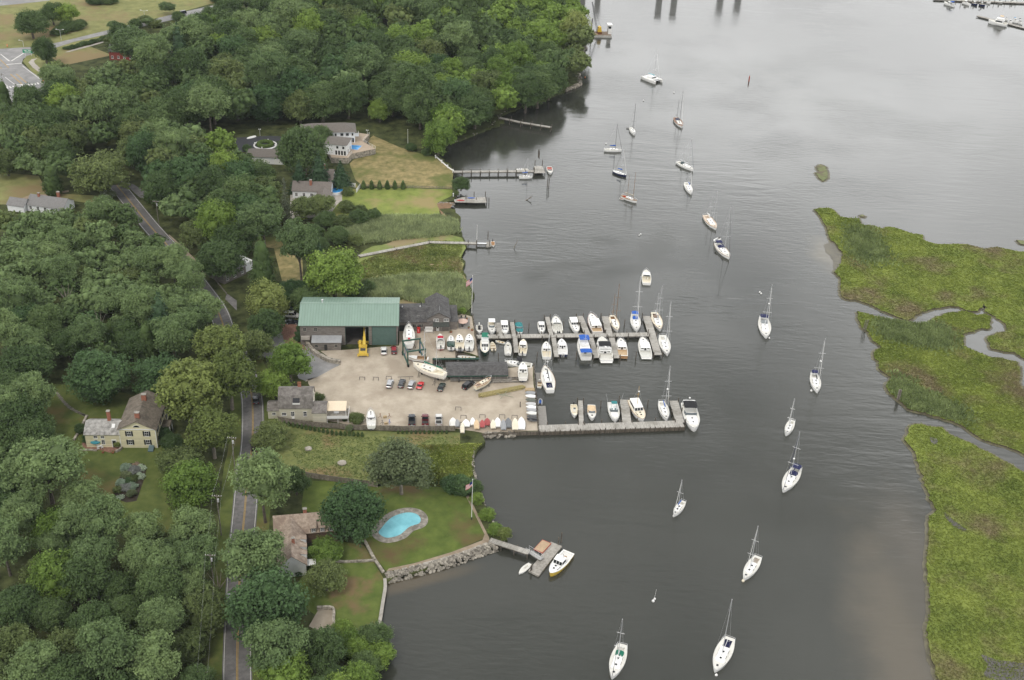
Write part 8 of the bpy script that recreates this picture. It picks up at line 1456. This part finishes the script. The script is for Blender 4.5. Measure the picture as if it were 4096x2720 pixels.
TL = [('plane', 437, 905, 150, 'huge yellow green sycamore beside the yellow house roof', 1.0), ('plane', 528, 872, 118, 'large yellow green sycamore crowding the road edge', 1.1), ('plane', 505, 806, 118, 'yellow green sycamore above the huge one by the road', 1.0), ('plane', 488, 996, 112, 'bright yellow green sycamore right of the yellow house', 1.0), ('olive', 414, 1066, 100, 'dark olive tree in front of the yellow house right corner', .9), ('bright', 440, 1118, 128, 'bright green tree beside the long flower bed', 1.0), ('locust', 445, 1215, 100, 'blue green locust at the roadside below the flower bed', 1.1),
 ('maple', 226, 868, 142, 'round dark maple on the lawn behind the yellow house', .9), ('maple', 368, 870, 125, 'dark maple directly behind the yellow house roof', .9), ('oak', 58, 845, 120, 'oak at the left picture edge above the lawn path', 1.0), ('oak', 42, 960, 125, 'oak left of the dark lawn and stone path', 1.1), ('locust', 102, 1070, 175, 'broad pale locust in front of the brick patio', .85), ('locust', 190, 1140, 95, 'locust beside the lower left end of the dark lawn', .9),
 ('locust', 603, 1105, 128, 'tall blue green locust right of the road below the marina', 1.3), ('oak', 682, 1110, 64, 'dark tree behind the blue green locust by the weedy field', 1.3), ('olive', 622, 1005, 88, 'brownish olive tree at the south west corner of the yard fence', .8), ('locust', 585, 1285, 140, 'locust leaning over the road beside the cedar roofed house', 1.0), ('maple', 615, 1400, 180, 'big dark maple overhanging the lower road', 1.05), ('locust', 640, 1490, 140, 'locust at the bottom right of the lower road', 1.0), ('bright', 650, 1555, 130, 'green tree at the bottom edge beside the road', 1.0), ('oak', 742, 1500, 105, 'oak in front of the gravel terrace', 1.2), ('olive', 752, 1332, 92, 'feathery tree on the lawn beside the worn grass', 1.0), ('bright', 748, 1270, 80, 'small bright tree against the cedar roofed house', .8), ('maple', 813, 1180, 146, 'big dome shaped dark maple beside the kidney pool', 1.0), ('grey', 925, 1078, 150, 'sprawling grey willow in the weedy field', 1.0),
 ('bright', 668, 838, 98, 'round fresh green tree beside the drive into the yard', 1.1), ('bright', 628, 885, 78, 'fresh green tree behind the cream house', 1.0), ('olive', 592, 795, 78, 'olive tree between the road and the brick drive', 1.1), ('willow', 612, 690, 98, 'yellowish willow by the road above the boat shed', 1.0), ('oak', 612, 750, 82, 'dark oak left of the parked vans', 1.1), ('bright', 770, 632, 135, 'big fresh green tree at the corner of the marsh meadow', 1.1), ('oak', 715, 690, 90, 'dark shrubby oak behind the boat shed roof', .7), ('locust', 690, 560, 92, 'tall open tree with visible trunk beside the tan lawn', 1.5), ('pine', 735, 590, 60, 'dark pine behind the big tree at the marsh meadow', 1.2), ('oak', 505, 600, 108, 'dark tree left of the white roadside house', 1.0), ('cedar', 604, 612, 78, 'dark cedar right of the white roadside house', 1.3),
 ('oak', 700, 345, 118, 'big dark oak in front of the white house', 1.15), ('oak', 738, 318, 58, 'oak covering the left part of the white house roof', 1.2), ('pine', 735, 395, 80, 'blue green pine below the big oak and white house', .9), ('pine', 785, 402, 66, 'small pine beside the stone terrace wall', .8), ('pine', 690, 405, 62, 'pine behind the gabled house', 1.0), ('spruce', 658, 466, 34, 'thin brownish spruce beside the gabled house', 1.25), ('olive', 232, 400, 128, 'large olive tree left of the bending road', 1.0), ('cedar', 118, 412, 58, 'round cedar in the clearing left of the road', .9), ('olive', 742, 470, 60, 'small loose tree before the gabled house', .9), ('olive', 700, 480, 66, 'pale loose tree over the gabled house porch', 1.0), ('bright', 875, 255, 52, 'tree with pale trunk standing on the tan lawn', 1.2), ('oak', 1063, 424, 44, 'single rounded tree on the shore by the piled jetty', .8),
 ('oak', 103, 115, 52, 'tall dark tree standing alone at the crossroads corner', 1.5), ('oak', 72, 55, 75, 'dark tree group edge left of the far field', 1.0), ('bright', 150, 32, 58, 'green tree beside the highway in the far field', 1.0), ('oak', 120, 30, 60, 'dark tree between two others in the far field', 1.0), ('cedar', 42, 228, 34, 'dark conifer nearest the small car at the crossroads', 1.4), ('cedar', 10, 222, 40, 'dark conifer at the left edge near the crossroads', 1.4), ('oak', 275, 75, 50, 'dark tree beside the footpath along the highway', 1.2), ('pine', 420, 145, 62, 'pair of spreading pines in the upper woods, left one', 1.0), ('pine', 455, 150, 62, 'spreading pine right of its twin in the upper woods', 1.0), ('cedar', 340, 790, 60, 'tall pine like cedar at the lower edge of the left woods', 1.3), ('pine', 372, 738, 105, 'big blue green pine at the lower edge of the left woods', 1.1), ('cedar', 255, 770, 40, 'olive cedar in a gap at the foot of the left woods', 1.3)]
TW = []   # placed trees: (x, y, radius)
for k, x, y, w, lab, zs in TL:
    o, sc = tree_at(k, x, y, w, lab, zs=zs); TW.append((o.location.x, o.location.y, sc*4))
KEEP = [(W('c3', 430, 500, G), 8), (W('c5', 1200, 500, G), 12), (W('c5', 950, 600, G), 7), (W('c8', 560, 640, G), 9), (W('e1', 310, 410, G), 9), (W('e1', 1660, 850, G), 9), (W('c7', 1140, 560, G), 11), (W('c8', 700, 330, G), 16), (W('c8', 275, 400, G), 10)]
ROADP = np.array(road_c)
REG = [('olive oak locust', 'in the strip of wood between road and crossroads', 11.5, [('oak', 5), ('olive', 2), ('locust', 2), ('bright', 1)], [(125, 195), (150, 195), (245, 190), (330, 155), (380, 170), (380, 300), (260, 330), (150, 330), (0, 300), (0, 268), (60, 250), (130, 215)]),
 ('', 'in the deep wood behind the dark circular drive', 13.5, [('oak', 7), ('maple', 2), ('locust', 1), ('olive', 1), ('pine', 1)], [(380, 170), (560, 120), (720, 150), (720, 248), (620, 268), (520, 280), (430, 292), (380, 290)]),
 ('', 'in the tall wood above the white house', 13.5, [('oak', 7), ('maple', 2), ('locust', 1), ('bright', 1)], [(720, 150), (900, 130), (1010, 160), (1000, 285), (930, 275), (880, 240), (830, 248), (770, 250), (720, 248)]),
 ('', 'along the wooded bank above the thin jetty', 12, [('oak', 5), ('bright', 3), ('olive', 1), ('maple', 1)], [(1010, 160), (1180, 130), (1335, 120), (1335, 160), (1240, 215), (1165, 245), (1080, 300), (1010, 335), (960, 330), (1000, 290)]),
 ('', 'on the wooded point beside the crane barge', 12, [('oak', 3), ('bright', 4), ('willow', 1), ('olive', 1)], [(1180, 130), (1150, 20), (1210, -35), (1300, -40), (1338, 30), (1340, 120)]),
 ('', 'in the far upper wood along the highway', 13.5, [('oak', 6), ('locust', 2), ('bright', 1), ('pine', 1)], [(255, 170), (345, 122), (425, 90), (505, 58), (600, 12), (720, -20), (720, 150), (560, 120), (380, 170)]),
 ('', 'in the far upper wood toward the river', 13.5, [('oak', 6), ('bright', 2), ('locust', 1), ('olive', 1)], [(720, -20), (760, -40), (1210, -40), (1150, 20), (1180, 130), (1010, 160), (900, 130), (720, 150)]),
 ('', 'in the wood between the bend and the gabled house', 10.5, [('oak', 5), ('locust', 2), ('maple', 2), ('bright', 1), ('olive', 1)], [(305, 300), (420, 310), (500, 330), (545, 375), (595, 395), (648, 430), (655, 500), (630, 540), (540, 550), (455, 530), (400, 485), (345, 420), (300, 350)]),
 ('', 'in the wood left of the bending road', 9.5, [('oak', 4), ('locust', 3), ('olive', 2)], [(0, 310), (150, 330), (175, 360), (160, 390), (90, 392), (0, 380)]),
 ('', 'in the locust grove left of the main road', 7.6, [('locust', 9), ('olive', 1), ('oak', 1)], [(0, 500), (60, 508), (165, 506), (285, 498), (345, 556), (408, 612), (458, 680), (485, 740), (450, 770), (330, 720), (200, 700), (0, 690)]),
 ('', 'in the lower half of the left wood', 8.5, [('locust', 5), ('oak', 3), ('maple', 1)], [(0, 690), (200, 700), (330, 720), (440, 770), (400, 800), (330, 790), (300, 815), (140, 805), (120, 830), (0, 800)]),
 ('', 'in the lower left wood beneath the flower garden', 8.0, [('locust', 6), ('oak', 2), ('olive', 1), ('bright', 1)], [(0, 1140), (60, 1145), (160, 1190), (260, 1222), (335, 1222), (420, 1270), (488, 1310), (480, 1370), (200, 1350), (0, 1330)]),
 ('', 'in the bottom left corner of the wood', 8.5, [('oak', 5), ('locust', 3), ('olive', 2)], [(0, 1330), (200, 1350), (480, 1370), (492, 1420), (488, 1600), (0, 1600)]),
 ('', 'between the left picture edge and the lawn', 8.0, [('oak', 3), ('locust', 2)], [(0, 880), (70, 895), (95, 930), (90, 1000), (0, 1110)]),
 ('', 'among the shrubs of the lower right lawn corner', 6.0, [('oak', 2), ('bright', 2)], [(800, 1545), (850, 1530), (860, 1600), (690, 1600), (700, 1560)])]
cand = []; g = np.random.default_rng(5); grid = {}
def near(x, y, r):
    return False
PX = [(a, b, r*1.0) for a, b, r in TW]
for _, where, sp, kinds, poly in REG:
    q = px('c0', poly, G+7); arr = np.array(q); lo, hi = arr.min(0), arr.max(0); area = (hi-lo).prod(); pts = g.uniform(lo, hi, (int(area/sp/sp*14)+20, 2)); pts = pts[inside(pts, q)]
    ks = [k for k, n in kinds for _ in range(n)]
    for x, y in pts:
        sc = sp/10*1.22*g.uniform(.78, 1.28)
        if any((x-a)**2+(y-b)**2 < (.8*(sp*.5*g.uniform(.95, 1.05)+r*.55+sp*.12))**2 for a, b, r in PX[-400:] if abs(x-a) < 30 and abs(y-b) < 30): continue
        if y < 415 and np.min((ROADP[:, 0]-x)**2+(ROADP[:, 1]-y)**2) < (3.4+sc*1.5)**2: continue
        if any((x-p.x)**2+(y-p.y)**2 < (r+sc*2)**2 for p, r in KEEP): continue
        PX.append((x, y, sp*.62)); k = ks[g.integers(len(ks))]; cand.append((ppm((x, y, 8))*sc, x, y, sc, k, where))
cand.sort(key=lambda c: -c[0]); nind = 300-len(TL)
for d_, x, y, sc, k, where in cand[:nind]:
    tree(k, (x, y, G-.05), sc*(.92 if k == 'pine' else 1.0)*(1.3 if k == 'cedar' else 1), KIND[k]+' '+where, KIND[k]+' crowns '+where, zs=g.uniform(.95, 1.3))
rest = cand[nind:]; print('trees', len(TL), 'individual fill', min(nind, len(cand)), 'rest', len(rest))
if rest:
    LP = {k: [broad(200+i+10*j, 15, (1.6, 2.4), subs=9, per=9, leaf=.42, rs=.8) for i in range(2)] for j, k in enumerate(('oak', 'bright', 'locust'))}; VV, FF, MI, o = [], [], [], 0; mats = [KM['oak'], KM['bright'], KM['locust'], KM['maple'], KM['olive']]
    for d_, x, y, sc, k, where in rest:
        b_ = {'maple': 'oak', 'pine': 'oak', 'olive': 'oak', 'willow': 'bright'}.get(k, k); V, F = LP[b_ if b_ in LP else 'oak'][int(g.integers(2))]; a = g.uniform(0, 6.28); R_ = np.array([[math.cos(a), -math.sin(a), 0], [math.sin(a), math.cos(a), 0], [0, 0, g.uniform(1.0, 1.3)]])
        VV.append(V @ R_.T*sc+np.array([x, y, G])); FF.append(F+o); o += len(V); mi = {'oak': 0, 'pine': 3, 'maple': 3, 'bright': 1, 'willow': 1, 'locust': 2, 'olive': 4}.get(k, 0); MI.append(np.full(len(F), mi, np.int32))
    wo_ = np_mesh('far_woodland', np.concatenate(VV), np.concatenate(FF), mats); wo_.data.polygons.foreach_set('material_index', np.concatenate(MI)); tag(wo_, 'mass of tree crowns far back in the upper woods', 'woodland', kind='stuff')
# bare trees showing pale limbs
for i, (x, y, h_, lab) in enumerate(((455, 1310, 9, 'bare pale dead tree beside the bottom left road verge'), (330, 1215, 8, 'dead tree with pale limbs below the flower garden'), (150, 680, 10, 'pale bare trunk in the middle of the left grove'), (225, 745, 11, 'tall pale bare trunk near the lower edge of the left grove'), (500, 1345, 8, 'leafless grey tree close to the utility poles'), (30, 660, 9, 'bare branching tree at the left picture edge'))):
    p = W('c0', x, y, G+h_*.8); o = thing('dead_tree', lab, 'tree', (p.x, p.y, G)); trunk_mb(50+i, h_*.95, 4.5, .2, 7).build('branches', barkp, o, smooth=60)
# shrubs
def shrub(kind, c, x, y, d, label, group=None, zs=.9, cat='shrub', name='shrub'):
    p = W(c, x, y, G); return tree(kind, (p.x, p.y, G-.12*d), d/10, label, group, cat, False, name, zs)
for x, y, d, k, lab in ((735, 915, 3.8, 'olive', 'shrub at the right gable of the cream house'), (822, 965, 4.6, 'olive', 'shrub with orange blooms right of the cream house deck'), (806, 985, 2.6, 'grey', 'low grey shrub below the cream house deck'), (795, 962, 1.6, 'oak', 'small dark shrub at the deck corner')): shrub(k, 'c0', x, y+8, d, lab)
for x, y, d, k, lab in ((1290, 270, 6, 'maple', 'dense shrub left of the flagpole by the field edge'), (1370, 280, 6.5, 'maple', 'wide dense shrub behind the flagpole at the shore'), (1450, 270, 4.5, 'oak', 'shrub right of the flagpole at the water edge'), (1460, 350, 4.0, 'bright', 'bright shrub on the bank below the flagpole'), (1530, 460, 4.2, 'bright', 'bank shrub halfway along the sandy path'), (1590, 560, 4.2, 'bright', 'bank shrub above the pier end'), (1650, 600, 3.6, 'plane', 'yellowish bank shrub nearest the pier'), (770, 1310, 8.0, 'oak', 'round dark shrub overhanging the lower seawall'), (800, 1420, 7, 'bright', 'shrub mass at the water edge in the lower corner'), (660, 1400, 7, 'bright', 'wide green shrub left of the shore shrubs'), (720, 1480, 7, 'oak', 'dark shrub at the bottom edge by the shore'), (560, 1240, 5, 'bright', 'shrub beside the grey terrace wall'), (600, 1330, 6, 'bright', 'shrub below the terrace wall on the slope'), (300, 790, 2.6, 'maple', 'clipped round shrub by the white porch'), (262, 840, 2.2, 'maple', 'small clipped shrub below the white porch')): shrub(k, 'c4', x, y, d, lab)
for x, y, d, k, lab in ((1255, 340, 5, 'oak', 'dark shrub at the foot of the bare flagpole'), (1360, 370, 4.5, 'oak', 'shrub on the shore corner of the tan lawn'), (1410, 345, 6, 'oak', 'dark shrub under the wood at the beach end'), (1555, 640, 3, 'olive', 'shrub beside the kayak dock'), (150, 340, 4, 'oak', 'round shrub at the left of the circular drive'), (680, 850, 9, 'oak', 'tall thicket left of the reed bed'), (790, 860, 8, 'olive', 'grey green thicket in the middle of the brush strip'), (900, 830, 8, 'oak', 'dark thicket above the reed bed'), (1000, 800, 6, 'oak', 'thicket along the bright lawn edge'), (760, 960, 9, 'oak', 'thicket just above the boardwalk start'), (880, 970, 6, 'olive', 'low thicket beside the boardwalk start'), (830, 640, 5, 'olive', 'shrubbery by the white panel fence'), (820, 750, 7, 'olive', 'loose shrub below the gabled house patio'), (920, 760, 5, 'olive', 'loose shrub on the edge of the bright lawn'), (600, 930, 8, 'oak', 'dark thicket behind the tall open tree'), (640, 1010, 7, 'oak', 'thicket at the foot of the tall open tree'), (450, 1330, 9, 'maple', 'dense rhododendron mass left of the boat shed roof'), (530, 1310, 7, 'maple', 'dense shrub against the boat shed back corner'), (880, 1330, 8, 'oak', 'dark shrubs behind the boat shed ridge'), (960, 1290, 6, 'oak', 'shrub at the edge of the reed bed behind the shed')): shrub(k, 'c8', x, y, d, lab)
for x, y, d, k, lab in ((2060, 285, 3, 'bright', 'shrub right of the yard office by the shore'), (1950, 275, 3.4, 'bright', 'shrub behind the yard office side wing'), (270, 470, 2.4, 'maple', 'ivy shrub at the left corner of the boat shed'), (280, 580, 4.5, 'maple', 'dark shrub inside the curved stone wall'), (60, 190, 7, 'maple', 'dense evergreen shrub above the parked van')): shrub(k, 'c1', x, y, d, lab)
for x, y, d, k, lab in ((800, 650, 3.2, 'maple', 'round dark shrub left of the teal umbrella'), (985, 660, 2.0, 'maple', 'round shrub beside the black door'), (1070, 700, 2.2, 'plane', 'flowering yellow shrub at the patio corner'), (740, 560, 3.6, 'oak', 'dark shrub on the lawn left of the wing'), (1480, 620, 5, 'maple', 'shrub at the right corner of the yellow house'), (1560, 700, 6, 'oak', 'dark shrub between yellow house and the olive tree')): shrub(k, 'c5', x, y, d, lab)
for i in range(12): a = g.uniform(0, 1); shrub(('oak', 'olive', 'locust')[i % 3], 'c0', 250+230*a+g.normal(0, 14), 100-75*a+g.normal(0, 4)-(20 if i % 2 else 2), g.uniform(6, 9), 'dense shrub in the hedge line along the highway', 'shrubs along the highway', .75)
for i in range(9): shrub('oak', 'c7', 540+i*28+g.normal(0, 5), 330+g.normal(0, 12)-i*8, g.uniform(6, 8.5), 'rounded shrub under the trees of the far field', 'shrubs under the far field trees', .8)
for i in range(10): shrub('oak', 'c7', 930+g.normal(0, 60)+i*10, 30+g.normal(0, 6), g.uniform(7, 9), 'dark shrub clump in the middle of the far field', 'shrub clump in the far field', .8)
for i in range(14): shrub('oak', 'c7', 620+i*32, 470-i*8+g.normal(0, 4), g.uniform(3, 4.5), 'low hedge shrub between highway and footpath', 'hedge shrubs by the footpath', .7)
for x in (935, 990, 1043, 1096, 1146, 1201):
    p = W('c8', x, 600, G); tree('cedar', (p.x, p.y, G-.3), .40, 'clipped cone shaped evergreen in the row of six between the lawns', 'row of six evergreens', zs=1.0)
for i in range(19): x = 290+i*51; y = 640+min(i, 12)*9.5+max(0, i-12)*2.5; p = W('c3', x, y+15, G); tree('cedar', (p.x, p.y, G), .17, 'young evergreen planted along the long grey fence', 'young evergreens along the long fence', cat='shrub', trunk=False, name='young_evergreen')
for i in range(12): p = W('c3', 1630+i*52, 752, G); tree('cedar', (p.x, p.y, G), .13, 'small sapling evergreen near the right end of the long fence', 'saplings at the right end of the fence', cat='shrub', trunk=False, name='young_evergreen')
for i in range(7): p = W('c3', 1860+i*45, 1350, G); tree('cedar', (p.x, p.y, G), .13, 'tiny evergreen in the short row above the pool lawn', 'short row of tiny evergreens', cat='shrub', trunk=False, name='young_evergreen')
p = W('e1', 760, 345, G); o = tree('grey', (p.x, p.y, G-.4), .62, 'white flowering shrub at the edge of the bending road', None, 'shrub', False, 'flowering_shrub', .8); wf = M('white_blossom', (.55, .57, .5), .8, .1, 1, island=.15); m = MB()
for i in range(130): d = Vector(unit(g, 1)[0]); d.z = abs(d.z); q = Vector((0, 0, 4.2))+Vector((d.x*4.9, d.y*4.9, d.z*4.6)); s = .3; m.add([q+Vector((g.uniform(-s, s), g.uniform(-s, s), g.uniform(-s, s))) for _ in range(4)], [(0, 1, 2, 3)])
m.build('blossom', wf, o, rec=False)
sheet('garden_bed', px('c5', [(1130, 870), (1180, 845), (1310, 855), (1335, 890), (1300, 1020), (1240, 1190), (1150, 1205), (1030, 1160), (1060, 1040), (1100, 950)], G), G+.05, M('dark_soil', (.045, .035, .025), .95, .3, 1))
KM['lilac'] = leafm('lilac_grey_leaf', (.17, .165, .17), (.24, .23, .235)); KM['pink'] = leafm('pink_bloom', (.30, .20, .17), (.42, .29, .24)); KM['silver'] = leafm('silvery_leaf', (.17, .21, .165), (.24, .28, .23)); KM['blossom'] = leafm('white_bloom', (.26, .30, .22), (.50, .52, .47), .5)
for k in ('lilac', 'pink', 'silver', 'blossom'): proto(k, *broad(300+len(k), 14, (1.3, 2.2), zc=4, zh=3.4, leaf=.34, subs=12), 4, MB().tube((0, 0, 0), (0, 0, 2), .1), bark); TN[k] = 'flowering_shrub'
for x, y, d, k, lab in ((1145, 895, 3, 'silver', 'silvery shrub at the top left of the flower bed'), (1240, 870, 2.2, 'pink', 'pink flowering shrub at the top of the flower bed'), (1225, 925, 3.4, 'lilac', 'grey lilac mound in the upper flower bed'), (1285, 900, 2.6, 'blossom', 'white flowering shrub at the top right of the flower bed'), (1275, 975, 2.6, 'blossom', 'white flowering shrub on the right side of the flower bed'), (1150, 970, 2.8, 'grey', 'grey green plant on the left side of the flower bed'), (1215, 1000, 2.8, 'olive', 'rusty olive plant in the middle of the flower bed'), (1100, 1030, 2.6, 'silver', 'pale plant on the lower left of the flower bed'), (1145, 1080, 3.2, 'lilac', 'lilac mound in the lower flower bed'), (1205, 1070, 2.8, 'silver', 'silvery plant low on the right of the flower bed'), (1200, 1140, 2.8, 'grey', 'grey green plant at the lower right of the flower bed'), (1095, 1165, 2.0, 'blossom', 'white flowering plant at the bottom of the flower bed'), (1070, 1100, 2.6, 'olive', 'olive plant near the bottom left of the flower bed'), (1175, 1020, 2.4, 'maple', 'dark green plant in the centre of the flower bed')): shrub(k, 'c5', x, y, d, lab, None, .75, 'plant', 'garden_plant')
for x, y, r, lab in ((570, 935, 1.0, 'pale boulder in the upper part of the weedy field'), (965, 1105, 1.3, 'flat tan boulder in the middle of the weedy field')):
    p = W('c3', x, y, G); b_ = MB().ball((0, 0, .2), r, 9, 6, .5); b_.v = [(a*g.uniform(.8, 1.2), c_*g.uniform(.8, 1.2), q) for a, c_, q in b_.v]; o = b_.build('boulder', M('pale_boulder', (.36, .33, .28), .9, .2, 1), None, 50); o.location = p; tag(o, lab, 'boulder')
p = W('c4', 690, 1310, G); b_ = MB().ball((0, 0, .5), 1.5, 9, 6, .6); o = b_.build('boulder', bpy.data.materials['pale_boulder'], None, 50); o.location = p; tag(o, 'large pale boulder among shrubs in the lower lawn corner', 'boulder')

# thin summer haze over the whole scene
hz = MB().box(-2600, 2600, -60, 3600, -2.2, 240).build('haze', bpy.data.materials.new('summer_haze')); hz['kind'] = 'stuff'; hm_ = hz.active_material; hm_.use_nodes = True; t = hm_.node_tree; t.nodes.clear()
pv = N(t, 'ShaderNodeVolumePrincipled', Density=.00003, Color=(.86, .92, 1.0, 1)); mo_ = N(t, 'ShaderNodeOutputMaterial'); Lk(t, pv.outputs[0], mo_.inputs['Volume'])
